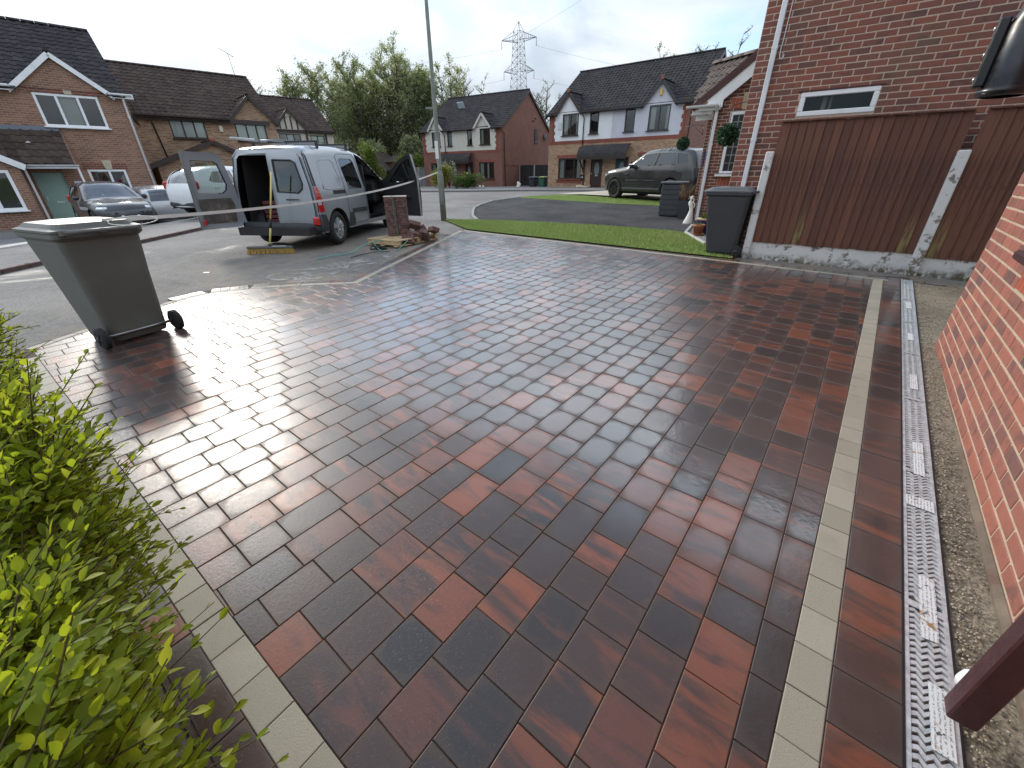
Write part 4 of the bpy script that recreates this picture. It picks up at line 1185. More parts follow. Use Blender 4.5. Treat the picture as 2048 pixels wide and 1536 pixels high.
sz = t.n('ShaderNodeSeparateXYZ'); t.l(p, sz.inputs[0])
moss = t.math('MULTIPLY', t.ramp(r2, .74, .84), t.math('MULTIPLY', t.ramp(sz.outputs['Z'], -.2, -.8), t.ramp(t.noise(t.mapping(p, scale=(30, 30, 2)), 2, 4), .35, .6)))
c = t.mix(moss, c, (0.22, 0.175, 0.065))
kn = t.noise(t.mapping(p, scale=(9, 9, 5)), 1.6, 2); c = t.mix(t.ramp(kn, .70, .76, 0, .7), c, (0.02, 0.009, 0.008))
wr = t.noise(t.mapping(p, scale=(40, 40, 3)), 2, 4, .7); c = t.mix(t.ramp(wr, .72, .8, 0, .5), c, (0.24, 0.20, 0.17))
M_board = t.out(c, .75, t.bump(g, .4, .006))
for px_, w_, h_ in ((-2.205, .11, 1.60), (-.005, .125, 1.58), (1.95, .12, 1.6)):
    z0 = zg(px_); MB().box((px_, -.01, z0 + h_ / 2 - .1), (w_, .11, h_ + .2), bev=.012).build('post', M_cpost, fence)
bm_ = {}
def fence_panel(x0, x1, zbot, ztop, gtop, seed):
    rg = random.Random(seed); L = x1 - x0
    MB().prism([(x0, .02, zg(x0) - .1), (x1, .02, zg(x1) - .1), (x1, .02, gtop), (x0, .02, gtop)], (0, .05, 0)).build('gravel_board', M_cpost, fence, fix=True)
    k = round(L / .112); w_ = L / k
    key = round(ztop - zbot, 2)
    h_ = ztop - zbot; V = [(0, 0, -h_ / 2), (w_ * 1.14, -.018, -h_ / 2), (w_ * 1.14, -.006, -h_ / 2), (0, .008, -h_ / 2)]
    V += [(a, b_, h_ / 2) for a, b_, _ in V]
    me = MB().add(V, [(0, 1, 5, 4), (1, 2, 6, 5), (2, 3, 7, 6), (3, 0, 4, 7), (3, 2, 1, 0), (4, 5, 6, 7)]).mesh('board', fix=True); me.materials.append(M_board)
    for i in range(k):
        o = link('board', me, None, fence, (x0 + i * w_ - .005, .012 + rg.uniform(-.002, .002), (zbot + ztop) / 2 + rg.uniform(-.006, .006)), (0, rg.gauss(0, .004), 0))
    for zz_ in (zbot + .2, (zbot + ztop) / 2, ztop - .2): MB().box(((x0 + x1) / 2, .045, zz_), (L, .04, .07)).build('rail', M_board, fence)
    MB().box(((x0 + x1) / 2, .0, ztop + .012), (L, .07, .02), bev=.004).build('capping', M_board, fence)
fence_panel(-2.15, -.065, .42, 2.15, .435, 11)
fence_panel(.06, 1.89, .38, 2.15, .395, 12)
# ================================================================== houses along the close
M_render_c = simple('cream render', (0.56, 0.54, 0.47), .9, .08, 3, .3, 80, dirt=((0.40, 0.38, 0.33), .35, 1.0))
M_render_w = simple('white render', (0.70, 0.71, 0.72), .9, .06, 3, .3, 80, dirt=((0.5, 0.5, 0.5), .3, 1.0))
M_render_l = simple('lilac grey render', (0.52, 0.52, 0.58), .9, .06, 3, .3, 80, dirt=((0.42, 0.42, 0.46), .3, 1.0))
M_bk_red = brick_mat('red house brickwork', (0.205, 0.064, 0.040), (0.17, 0.055, 0.038), (0.13, 0.048, 0.036), (0.26, 0.17, 0.13))
M_bk_band = brick_mat('bright red band', (0.26, 0.060, 0.036), (0.23, 0.055, 0.034), (0.19, 0.05, 0.034), (0.20, 0.09, 0.07))
M_bk_buff = brick_mat('buff multi brickwork', (0.40, 0.245, 0.135), (0.31, 0.165, 0.09), (0.205, 0.10, 0.062), (0.36, 0.29, 0.22))
M_bk_left = brick_mat('sandy red brickwork', (0.29, 0.145, 0.088), (0.235, 0.110, 0.070), (0.18, 0.085, 0.058), (0.31, 0.235, 0.18))
M_bk_left2 = brick_mat('buff side brickwork', (0.30, 0.20, 0.135), (0.26, 0.17, 0.115), (0.21, 0.13, 0.09), (0.32, 0.27, 0.22))
M_teal = simple('dark teal door', (0.012, 0.04, 0.055), .4)
M_brdoor = simple('dark brown door', (0.035, 0.016, 0.013), .4)
def set_frame(name, label, P, xd, cat='house', group=None):
    return thing(name, label, cat, (P[0], P[1], 0), math.atan2(xd.y, xd.x), group)
def door(h, x0, x1, z0, z1, mat, y=.10, glass=True, frame=M_dkwood):
    b = MB(); b.box(((x0 + x1) / 2, y, (z0 + z1) / 2), (x1 - x0, .05, z1 - z0), bev=.006); d = b.build('door', mat, h)
    w = x1 - x0
    if glass:
        n = 16; P = [((x0 + x1) / 2 + math.cos(2 * PI * k / n) * w * .20, y - .03, z0 + (z1 - z0) * .64 + math.sin(2 * PI * k / n) * (z1 - z0) * .22) for k in range(n)]
        MB().add(P, [tuple(range(n))]).build('door_glass', simple('frosted door glass', (.22, .25, .26), .15), d, fix=True)
    MB().box(((x0 + x1) / 2, y - .03, z0 + .85), (.25, .02, .05)).build('letter_plate', simple('steel', (.6, .6, .6), .3, metal=1.0), d)
    MB().box((x0 + .1, y - .045, z0 + 1.0), (.04, .04, .16)).build('handle', simple('steel', (.6, .6, .6), .3, metal=1.0), d)
    fb = MB(); fb.box((x0 - .03, y - .01, (z0 + z1) / 2), (.06, .08, z1 - z0 + .06)); fb.box((x1 + .03, y - .01, (z0 + z1) / 2), (.06, .08, z1 - z0 + .06)); fb.box(((x0 + x1) / 2, y - .01, z1 + .03), (w, .08, .06))
    fb.build('door_frame', frame, d)
def canopy(h, x0, x1, zf, zw, proj_, mat):
    P = []
    n = 6
    for i in range(n + 1):
        f = i / n; P.append((-proj_ * math.cos(f * PI / 2 * .9) - 0.0, zf + (zw - zf) * math.sin(f * PI / 2)))
    b = MB(); V = []
    for xx in (x0, x1):
        for (yy, z) in P: V.append((xx, yy, z))
        for (yy, z) in P[::-1]: V.append((xx, yy + .02, z - .09))
    m = 2 * (n + 1)
    b.add(V, [(i, (i + 1) % m, m + (i + 1) % m, m + i) for i in range(m)] + [tuple(range(m - 1, -1, -1)), tuple(range(m, 2 * m))])
    c = b.build('canopy', mat, h, fix=True)
    MB().box(((x0 + x1) / 2, -proj_, zf - .10), (x1 - x0, .05, .2)).build('canopy_fascia', M_dkwood, c)
    for xx in (x0 + .15, x1 - .15):
        bb = MB(); bb.bar((xx, -proj_ + .1, zf - .12), (xx, -.02, zf - .95), .07, .08); bb.bar((xx, -.04, zf - 1.05), (xx, -.04, zf - .1), .07, .08); bb.bar((xx, -proj_ + .1, zf - .12), (xx, -.02, zf - .12), .07, .08); bb.build('canopy_bracket', M_dkwood, c)
def quoins(h, x0, w, z0, z1, sgn, mat):
    b = MB(); z = z0; k = 0
    while z < z1:
        ww = w if k % 2 else w * 1.55
        b.box((x0 + sgn * ww / 2, -.012, z + .11), (ww, .03, .22)); z += .22; k += 1
    b.build('quoins', mat, h)

def semi(h, x0, x1, depth, zg_, zband, ze, zr, wins, lows, doors_, can, gabs, lowmat, side_mat, rend, tile, tw=.30):
    ops = wins + lows + [(d[0], d[1], d[2], d[3]) for d in doors_]
    b = MB(); wall_into(b, x0, x1, zg_ - .6, zband, [o for o in lows] + [d[:4] for d in doors_]); b.build('lower_wall', lowmat, h)
    for (ra, rb, m) in rend:
        b = MB(); wall_into(b, ra, rb, zband + .22, ze, [o for o in wins if o[0] >= ra - .01 and o[1] <= rb + .01], -.012); b.build('upper_wall', m, h)
    MB().box(((x0 + x1) / 2, -.004, zband + .11), (x1 - x0, .03, .22)).build('brick_band', M_bk_band, h)
    b = MB(); d0, d1 = rend[0][0], rend[-1][1]
    wall_into(b, x0, d0, zband + .22, ze); wall_into(b, d1, x1, zband + .22, ze)
    ym = depth / 2
    for xx, f in ((x0, 1), (x1, -1)):
        P = [(xx, .012, zg_ - .6), (xx, depth, zg_ - .6), (xx, depth, ze), (xx, ym, zr - .06), (xx, .012, ze)]
        b.add(P, [(0, 1, 2, 3, 4) if f < 0 else (4, 3, 2, 1, 0)])
    b.quad((x1, depth, zg_ - .6), (x0, depth, zg_ - .6), (x0, depth, ze), (x1, depth, ze))
    b.build('side_wall', side_mat, h)
    quoins(h, d0 - .02, .16, zband + .22, ze - .05, 1, M_bk_band); quoins(h, d1 + .02, .16, zband + .22, ze - .05, -1, M_bk_band)
    gable_roof(h, x0, x1, 0, depth, ze, zr, tile, .30, .14, bargemat=M_brown_g, tw=tw, gabs=gabs or ())
    if can: canopy(h, *can, tile)

# ---- middle pair, cream upper storey
xdM = -yawdir(-58.9)
hM = set_frame('semi_detached_house', 'pair of red brick houses with cream upper storey beside the street lamp', (-.67, 41.57), xdM)
wM = [(-7.96, -6.93, 3.77, 4.98), (-6.08, -5.52, 3.78, 4.98), (-3.74, -3.19, 3.78, 4.98), (-2.33, -1.21, 3.77, 5.02)]
lM = [(-2.55, -.88, 1.0, 2.36), (-8.35, -6.85, 1.0, 2.36)]
dM = [(-5.85, -5.08, .25, 2.36), (-4.15, -3.38, .25, 2.36)]
semi(hM, -9.25, 0, 9.6, .2, 3.12, 5.12, 8.22, wM, lM, dM, (-6.85, -3.1, 2.46, 3.15, .85), [(-2.0, .80, 5.18, 6.15), (-7.42, .80, 5.18, 6.15)], M_bk_red, M_bk_red, [(-8.95, -4.7, M_render_c), (-4.7, -.45, M_render_c)], M_tile_dk)
for i, o in enumerate(wM): window(hM, *o, M_dkwood, fw=.06, cols=(), sill=M_dkwood, curtain=[(0, .9)] if i in (0, 1) else [(0, .25)], y=.03)
for o in lM: window(hM, *o, M_dkwood, fw=.07, cols=(.36, .68), sill=M_bk_band, curtain=[(0, .25), (.5, .62)])
for o, m in zip(dM, (M_teal, M_brdoor)): door(hM, *o, m)
for o in lM: MB().box(((o[0] + o[1]) / 2, -.012, o[3] + .12), (o[1] - o[0] + .3, .03, .22)).build('lintel', M_bk_band, hM)
gablet(hM, -2.0, .80, 5.18, 6.15, 0, 1.9, M_render_c, M_tile_dk, M_render_c, front=.02); gablet(hM, -7.42, .80, 5.18, 6.15, 0, 1.9, M_render_c, M_tile_dk, M_render_c, front=.02)
for a, c in ((-6.5, -2.95), (-1.05, .1), (-9.3, -8.4)): gutter(hM, (a, -.34, 5.0), (c, -.34, 5.0), M_brown_g)
pipe(hM, [(-6.45, -.34, 4.95), (-6.35, -.1, 4.7), (-6.35, -.06, 2.6)], M_brown_g); pipe(hM, [(.12, -.2, 4.9), (.10, .25, 4.6), (.10, .35, .2)], M_brown_g)
MB().lathe([(0, .05), (.10, .03), (.13, -.02), (.06, -.1), (0, -.12)], (-.75, -.08, 4.85), 12).build('alarm_bell', M_upvc, hM)
MB().box((.02, 6.4, 4.66), (.08, .62, 1.25), bev=.01).build('side_window', M_dkwood, hM); MB().box((.065, 6.4, 4.66), (.01, .5, 1.1)).build('side_pane', simple('dark glass', (.02, .025, .03), .05), hM)
for yy, z in ((5.75, 5.9), (6.25, 6.15)): MB().box((.05, yy, z), (.1, .2, .1), bev=.02).build('wall_vent', M_dkwood, hM)
MB().lathe([(0, 0), (.28, .04), (.30, .0)], (.15, 8.2, 4.7), 16, M=Matrix.Rotation(PI / 2, 3, 'Y')).build('satellite_dish', simple('dish grey', (.10, .09, .09), .6), hM)
MB().box((0.0, 4.9, 2.10), (.06, 9.0, .05)).build('string_course', M_bk_band, hM)
b = MB(); b.box((-6.35, 2.9, 7.15), (.75, .06, .95), M=Matrix.Rotation(math.atan2(3.1, 4.8), 3, 'X'), bev=.01); sk = b.build('skylight', simple('skylight glass', (.45, .52, .58), .08), hM)

# ---- right pair, white and lilac
xdR = -yawdir(-52.0)
hR = set_frame('semi_detached_house', 'pair of houses with white and lilac upper storey behind the dark four by four', (3.12, 37.19), xdR)
wR = [(1.21, 2.60, 3.95, 5.35), (3.53, 4.26, 3.97, 5.35), (6.25, 6.98, 3.95, 5.35), (7.93, 9.37, 3.92, 5.36)]
lR = [(.96, 3.0, 1.0, 2.45), (7.6, 9.6, 1.0, 2.45)]
dR = [(3.85, 4.82, .38, 2.42), (5.85, 6.8, .38, 2.42)]
semi(hR, 0, 10.7, 9.2, .3, 3.40, 5.45, 8.62, wR, lR, dR, (3.1, 6.95, 2.5, 3.25, .9), [(1.75, .95, 5.48, 6.62), (8.62, 1.02, 5.48, 6.66)], M_bk_buff, M_bk_red, [(.34, 5.29, M_render_w), (5.29, 10.36, M_render_l)], M_tile_dk)
for i, o in enumerate(wR): window(hR, *o, M_dkwood if i < 2 else M_anth, fw=.08, cols=(.5,) if i in (0, 3) else (), sill=M_dkwood if i < 2 else M_anth, curtain=[(0, .3), (.8, 1)] if i in (0, 3) else None, y=.03)
window(hR, *lR[0], M_dkwood, fw=.08, cols=(.30, .70), sill=M_bk_band, curtain=[(0, .22), (.8, 1)]); window(hR, *lR[1], M_anth, fw=.08, cols=(.5,), sill=M_bk_band)
door(hR, *dR[0], M_brdoor); door(hR, *dR[1], M_teal)
for o in lR:
    for z in (o[3] + .12, o[2] - .17): MB().box(((o[0] + o[1]) / 2, -.012, z), (o[1] - o[0] + .25, .03, .22)).build('lintel', M_bk_band, hR)
gablet(hR, 1.75, .95, 5.48, 6.62, 0, 2.0, M_render_w, M_tile_dk, M_dkwood, front=.02); gablet(hR, 8.62, 1.02, 5.48, 6.66, 0, 2.0, M_render_l, M_tile_dk, M_anth, front=.02)
for xc, za in ((1.75, 6.66), (8.62, 6.70)): MB().box((xc, -.22, za + .08), (.2, .06, .22), bev=.02).build('ridge_cap', simple('terracotta cap', (.25, .09, .06), .8), hR)
MB().box((8.62, -.10, 6.02), (.17, .12, .34), bev=.02).build('alarm_box', simple('yellow alarm box', (.62, .40, .08), .5), hR)
MB().box((.98, -.06, 4.62), (.26, .06, .46), bev=.01).build('meter_box', simple('pale box', (.55, .57, .6), .5), hR)
for a, c, m in ((2.85, 5.29, M_brown_g), (5.29, 7.45, M_anth), (9.8, 10.85, M_anth), (-.15, .62, M_brown_g)): gutter(hR, (a, -.34, 5.32), (c, -.34, 5.32), m); MB().box(((a + c) / 2, -.27, 5.34), (c - a, .04, .20)).build('fascia', m, hR)
pipe(hR, [(3.0, -.34, 5.28), (3.08, -.08, 5.0), (3.05, -.06, 3.3)], M_brown_g); pipe(hR, [(3.35, -.06, 2.4), (3.3, -.06, .4)], M_brown_g); pipe(hR, [(10.75, -.34, 5.25), (10.75, -.1, 4.8), (10.72, -.06, .4)], M_black_g)
for xx, z in ((3.28, 2.15), (7.15, 1.9)):
    b = MB(); b.box((xx, -.10, z), (.12, .16, .28), bev=.03); b.lathe([(0, .22), (.09, .15), (.02, .14)], (xx, -.1, z), 8); b.build('wall_lantern', M_black_g, hR)
MB().box((3.22, -.08, 1.12), (.34, .12, .40), bev=.03).build('post_box', M_black_g, hR)
if True:
    cu = bpy.data.curves.new('number', 'FONT'); cu.body = '14'; cu.size = .22; cu.extrude = .004
    tmp = bpy.data.objects.new('number', cu); me_ = bpy.data.meshes.new_from_object(tmp); bpy.data.objects.remove(tmp); o = link('number', me_, None, hR); o.location = (3.10, -.145, 1.06); o.rotation_euler = (PI / 2, 0, 0); me_.materials.append(simple('white digits', (.7, .7, .7), .5))

# ---- left house opposite: gable with white boards, porch roof, green door
xdL = yawdir(46.0)
hL = set_frame('detached_house', 'sandy brick house at the far left with white windows and pale green door', (-17.27, 21.94), xdL)
wl_ = (-2.80, -.82, 3.41, 4.58); lw_ = (-2.15, -.84, .75, 1.81); dl_ = (-3.90, -2.98, -.30, 1.70)
b = MB(); wall_into(b, -9.0, .12, -1.0, 4.72, [wl_, lw_, dl_]); b.build('front_wall', M_bk_left, hL)
b = MB(); b.add([(.12, .012, -1.0), (.12, 8.6, -1.0), (.12, 8.6, 4.75), (.12, 4.3, 7.55), (.12, .012, 4.75)], [(0, 1, 2, 3, 4)]); b.quad((.12, 8.6, -1), (-9, 8.6, -1), (-9, 8.6, 4.7), (.12, 8.6, 4.7)); b.build('side_wall', M_bk_left2, hL)
gable_roof(hL, -9.0, .0, 0, 8.4, 4.78, 7.62, M_tile_dk, .3, .12, tilesingle=0, gabs=[(-1.83, 1.42, 4.74, 5.92)])
gablet(hL, -1.83, 1.42, 4.74, 5.92, 0, 2.0, M_bk_left, M_tile_dk, M_upvc, front=.05, over=.12)
window(hL, *wl_, M_upvc, fw=.085, cols=(.335, .665), sill=M_upvc, curtain=[(.36, .64)], y=.03); window(hL, *lw_, M_upvc, fw=.085, cols=(.55,), sill=M_upvc, y=.03)
for (xx, z) in ((-1.72, 4.75), (-1.40, 1.98)): MB().prism([(xx - .10, -.03, z - .16), (xx + .12, -.03, z - .16), (xx + .17, -.03, z + .2), (xx - .16, -.03, z + .2)], (0, .05, 0)).build('key_stone', simple('cream cast stone', (.47, .41, .30), .85, .1, 6), hL)
for o in (wl_, lw_): MB().box(((o[0] + o[1]) / 2, -.006, o[3] + .13), (o[1] - o[0] + .2, .03, .24)).build('lintel', M_bk_red, hL)
door(hL, *dl_, simple('sage green door', (.27, .40, .345), .5, .05, 3), glass=False, frame=M_upvc)
MB().box((-2.62, -.02, 1.15), (.24, .03, .42), bev=.004).build('notice', simple('white notice', (.62, .62, .68), .5), hL)
# porch roof leaning on the wall, with individual tiles
pt = math.atan2(1.28, .95); up_ = (0, math.cos(pt), math.sin(pt)); L_ = math.hypot(1.28, .95)
tiles(hL, (-8.2, -.95, 2.02), (1, 0, 0), up_, 5.72, L_, M_tile_br, 90, tw=.30, tl=.32)
MB().prism([(-2.48, -.90, 1.98), (-2.48, 0, 1.98), (-2.48, 0, 3.22)], (.06, 0, 0)).build('porch_cheek', M_bk_left, hL, fix=True)
MB().box((-5.35, -.03, 3.32), (5.75, .08, .16)).build('lead_flashing', simple('lead', (.16, .18, .22), .5, metal=.3), hL)
gutter(hL, (-4.02, -1.0, 1.98), (-2.35, -1.0, 1.98), M_upvc, .06); MB().box((-3.2, -.93, 1.90), (1.64, .04, .12)).build('fascia', M_upvc, hL)
for xx in (-4.0, -2.42): MB().box((xx, -.9, .75), (.07, .07, 2.2)).build('porch_post', M_upvc, hL)
MB().lathe([(0, .07), (.05, .05), (.09, 0)], (-3.55, -.45, 2.76), 10).build('roof_vent', simple('pale vent', (.5, .48, .46), .8), hL)
# bay at the left edge
b = MB(); bw_ = (-5.75, -4.42, .37, 1.78); wall_into(b, -7.6, -4.12, -1.0, 1.95, [bw_], -1.8); b.quad((-4.12, -1.8, -1), (-4.12, 0, -1), (-4.12, 0, 1.95), (-4.12, -1.8, 1.95)); b.add([(-7.6, -1.8, 1.95), (-4.12, -1.8, 1.95), (-5.86, -1.8, 3.0)], [(0, 1, 2)]); b.build('bay_wall', M_bk_left, hL)
bayw = window(hL, *bw_, M_upvc, fw=.10, cols=(.5,), sill=M_upvc, y=-1.77)
for sg in (-1, 1):
    MB().bar((-5.86, -1.95, 3.06), (-5.86 + sg * 1.95, -1.95, 1.86), .04, .22).build('barge_board', M_upvc, hL)
    e = Vector((-5.86 + sg * 1.95, -1.95, 1.93)); u2 = Vector((-sg * 1.95, 0, 1.2)).normalized(); Ls = math.hypot(1.95, 1.2)
    if sg > 0: tiles(hL, e, (0, 1, 0), u2, 1.3, Ls, M_tile_br, 0)
    else: tiles(hL, e + Vector((0, 1.3, 0)), (0, -1, 0), u2, 1.3, Ls, M_tile_br, 0)
gutter(hL, (-.45, -.32, 4.72), (.35, -.32, 4.72), M_upvc, .06); gutter(hL, (-9, -.32, 4.72), (-3.3, -.32, 4.72), M_upvc, .06); MB().box((-6.2, -.26, 4.66), (5.7, .04, .2)).build('fascia', M_upvc, hL)
MB().box((.0, -.26, 4.66), (.8, .04, .18)).build('fascia', M_upvc, hL)
pipe(hL, [(.02, -.3, 4.68), (.02, -.1, 4.45), (.02, -.06, -.4)], M_upvc, .04, clips=[(.02, -.06, 3.9), (.02, -.06, 1.8)])
b = MB(); b.lathe([(0, .0), (.2, .02), (.31, .08), (.32, .09), (.30, .08)], (.26, 1.15, 3.9), 18, M=Matrix.Rotation(PI / 2 - .3, 3, 'Y')); b.tube([(.12, 1.15, 3.9), (.25, 1.15, 3.9)], .02, 6); b.build('satellite_dish', simple('dish grey', (.10, .09, .09), .6), hL, fix=True)

# ---- second house opposite, brown boards
xd2 = yawdir(47.8)
h2 = set_frame('detached_house', 'buff brick house with brown roof and brown gable boards behind the open van', (-17.05, 29.48), xd2)
w2a, w2b = (-3.15, -1.43, 3.46, 4.46), (.13, 1.87, 3.44, 4.52)
b = MB(); wall_into(b, -5.6, 2.48, -1, 4.55, [w2a, w2b]); b.build('front_wall', M_bk_buff, h2)
b = MB(); b.add([(2.48, .012, -1), (2.48, 8.2, -1), (2.48, 8.2, 4.5), (2.48, 4.1, 7.3), (2.48, .012, 4.5)], [(0, 1, 2, 3, 4)]); b.quad((-5.6, .012, -1), (-5.6, .012, 4.5), (-5.6, 8, 4.5), (-5.6, 8, -1)); b.build('side_wall', M_bk_left2, h2)
gable_roof(h2, -5.6, 2.45, 0, 8.2, 4.55, 7.36, M_tile_br, .32, .12, bargemat=M_brown_g, gabs=[(1.22, 1.26, 4.56, 5.82)])
gablet(h2, 1.22, 1.26, 4.56, 5.82, 0, 2.0, M_bk_buff, M_tile_br, M_brown_g, front=.04, over=.2)
window(h2, *w2a, M_dkwood, fw=.07, cols=(.36, .68), sill=M_dkwood, curtain=[(0, 1)], y=.03); window(h2, *w2b, M_dkwood, fw=.07, cols=(.36, .68), sill=M_dkwood, curtain=[(0, 1)], y=.03)
MB().box((1.0, -.006, 4.66), (1.9, .03, .22)).build('lintel', M_bk_red, h2); MB().prism([(.98, -.03, 4.56), (1.10, -.03, 4.56), (1.15, -.03, 4.86), (.93, -.03, 4.86)], (0, .05, 0)).build('key_stone', simple('cream cast stone', (.47, .41, .30), .85), h2)
MB().box((-.66, -.07, 4.02), (.20, .1, .34), bev=.03).build('alarm_box', simple('cream alarm box', (.6, .56, .46), .5), h2)
MB().box((-1.7, -.25, 4.42), (7.6, .05, .22)).build('fascia', M_brown_g, h2); gutter(h2, (-5.6, -.36, 4.5), (-.1, -.36, 4.5), M_brown_g)
pipe(h2, [(-3.95, -.3, 4.4), (-3.9, -.06, 4.1), (-3.7, -.06, 1.9)], M_brown_g)
# garage wing with a low gable
gx = -1.83
b = MB(); gd = (-3.4, -.5, -1, 1.62); wall_into(b, -4.6, .45, -1, 2.0, [gd], -2.8); b.add([(-4.6, -2.8, 2.0), (.45, -2.8, 2.0), (gx, -2.8, 3.12)], [(0, 1, 2)])
b.quad((.45, -2.8, -1), (.45, 0, -1), (.45, 0, 2.0), (.45, -2.8, 2.0)); b.quad((-4.6, 0, -1), (-4.6, -2.8, -1), (-4.6, -2.8, 2.0), (-4.6, 0, 2.0)); b.build('garage_wall', M_bk_buff, h2)
MB().box((-1.95, -2.72, .3), (2.9, .05, 2.6)).build('garage_door', M_dkwood, h2)
for sg, ex_ in ((-1, -4.95), (1, .8)):
    ze_ = 1.98; e = Vector((ex_, -3.05, ze_)); u2 = Vector((gx - ex_, 0, 3.2 - ze_)); Ls = u2.length
    if sg > 0: tiles(h2, e, (0, 1, 0), u2, 3.1, Ls, M_tile_br, 0)
    else: tiles(h2, e + Vector((0, 3.1, 0)), (0, -1, 0), u2, 3.1, Ls, M_tile_br, 0)
    MB().bar((ex_, -3.07, ze_ - .05), (gx, -3.07, 3.17), .04, .18).build('barge_board', M_brown_g, h2)
MB().lathe([(0, .06), (.13, .04), (.15, -.03), (0, -.05)], (gx, -3.1, 3.26), 12, M=Matrix.Rotation(PI / 2, 3, 'X')).build('ridge_cap', simple('terracotta cap', (.25, .09, .06), .8), h2)
ridge(h2, (gx, -3.05, 3.26), (gx, 0, 3.26), M_tile_br, .1)
# ---- aerial on its ridge
ap = hP = Vector((-17.05, 29.48, 0)) + xd2 * 1.9 + Vector((-xd2.y, xd2.x, 0)) * 4.1
aer = thing('tv_aerial', 'thin television aerial on the brown roof behind the van', 'aerial', (ap.x, ap.y, 7.36), 0)
b = MB(); b.tube([(0, 0, -.1), (-.12, 0, 1.25)], .022, 6); b.build('mast', simple('dull aluminium', (.30, .31, .33), .5, metal=.6), aer)
b = MB(); b.tube([(.25, 0, 1.08), (-.75, .2, 1.62)], .016, 6)
for k in range(7): f = k / 6; b.tube([(.2 - .95 * f - .05, .19 * f - .18, 1.10 + .50 * f), (.2 - .95 * f + .05, .19 * f + .18, 1.10 + .50 * f)], .008, 5)
b.build('boom', simple('dull aluminium', (.30, .31, .33), .5, metal=.6), aer)

# ---- third house, timbered gable
xd3 = yawdir(49.0)
h3 = set_frame('detached_house', 'house with cream and brown timbered gable beyond the van roof', (-15.63, 42.0), xd3)
w3a, w3b = (-4.45, -2.75, 3.3, 4.55), (-1.95, -.78, 3.4, 4.5)
M_ren3 = simple('warm cream panel', (.55, .50, .42), .9, .06, 3)
b = MB(); wall_into(b, -8, 0, -1, 4.8, [w3a, w3b]); b.build('front_wall', M_ren3, h3); b = MB(); b.add([(0, .012, -1), (0, 8, -1), (0, 8, 4.75), (0, 4, 7.45), (0, .012, 4.75)], [(0, 1, 2, 3, 4)]); b.build('side_wall', M_bk_red, h3)
gable_roof(h3, -8, 0, 0, 8, 4.85, 7.5, M_tile_br, .32, .15, bargemat=M_brown_g, gabs=[(-3.45, 1.3, 4.85, 6.25)])
gablet(h3, -3.45, 1.3, 4.85, 6.25, 0, 2.1, M_ren3, M_tile_br, M_brown_g, front=.06, over=.2)
window(h3, *w3a, M_dkwood, fw=.06, cols=(.36, .68), rows=(.5,), sill=M_dkwood, curtain=[(.3, .7)], y=.02); window(h3, *w3b, M_dkwood, fw=.06, cols=(.5,), sill=M_dkwood, curtain=[(0, .8)], y=.02, blind=.4)
b = MB()
for xx in (-4.2, -3.75, -3.3, -2.85): b.box((xx, -.09, 5.15 + .25 * (1 - abs(xx + 3.5))), (.10, .05, 1.0 - abs(xx + 3.5) * .45))
b.box((-3.45, -.09, 4.72), (2.5, .06, .18)); b.box((-2.25, -.05, 3.9), (.14, .1, 1.5)); b.box((-.65, -.05, 3.9), (.14, .1, 1.4)); b.box((-4.65, -.05, 3.9), (.14, .1, 1.5)); b.build('timbering', M_dkwood, h3)
MB().box((-3.6, -.12, 5.85), (.14, .1, .3), bev=.02).build('alarm_box', simple('cream alarm box', (.6, .56, .46), .5), h3)
gutter(h3, (-2.1, -.36, 4.82), (.2, -.36, 4.82), M_brown_g)

# ---- far garage behind the van, low brick gable
gp = (-15.3, 48.2)
g4 = set_frame('garage', 'low red brick garage gable half hidden behind the van', gp, yawdir(100), 'garage')
b = MB(); b.add([(-2, 0, -.5), (2, 0, -.5), (2, 0, 1.95), (0, 0, 3.55), (-2, 0, 1.95)], [(0, 1, 2, 3, 4)]); b.quad((2, 0, -.5), (2, 6, -.5), (2, 6, 1.95), (2, 0, 1.95)); b.build('wall', M_bk_red, g4)
for sg in (-1, 1):
    MB().prism([(sg * 2.3, -.25, 1.75), (0, -.25, 3.6), (0, 6, 3.6), (sg * 2.3, 6, 1.75)], (0, 0, .08)).build('roof', M_tile_br, g4, fix=True)
MB().box((-.3, -.06, 2.95), (.26, .1, .42), bev=.03).build('alarm_box', M_upvc, g4); MB().box((.6, -.02, 1.0), (1.8, .06, 1.9)).build('garage_door', M_dkwood, g4)

# ---- garage with a white door, seen through the open van door
g5 = set_frame('garage', 'garage with a white ribbed door seen through the van door window', (-13.35, 50.5), yawdir(97), 'garage')
b = MB(); wall_into(b, -.4, 3.2, -.5, 2.7, [(0, 2.6, -.5, 2.2)]); b.quad((3.2, 0, -.5), (3.2, 5, -.5), (3.2, 5, 2.7), (3.2, 0, 2.7)); b.build('wall', M_bk_red, g5)
MB().prism([(-.6, -.3, 2.6), (3.4, -.3, 2.6), (3.4, 5, 3.6), (-.6, 5, 3.6)], (0, 0, .08)).build('roof', M_tile_br, g5, fix=True)
for k in range(8): MB().box((1.3, .08, -.32 + k * .335), (2.6, .05, .32), bev=.02).build('door_rib', simple('white garage steel', (.74, .76, .80), .4, .04, 3), g5)

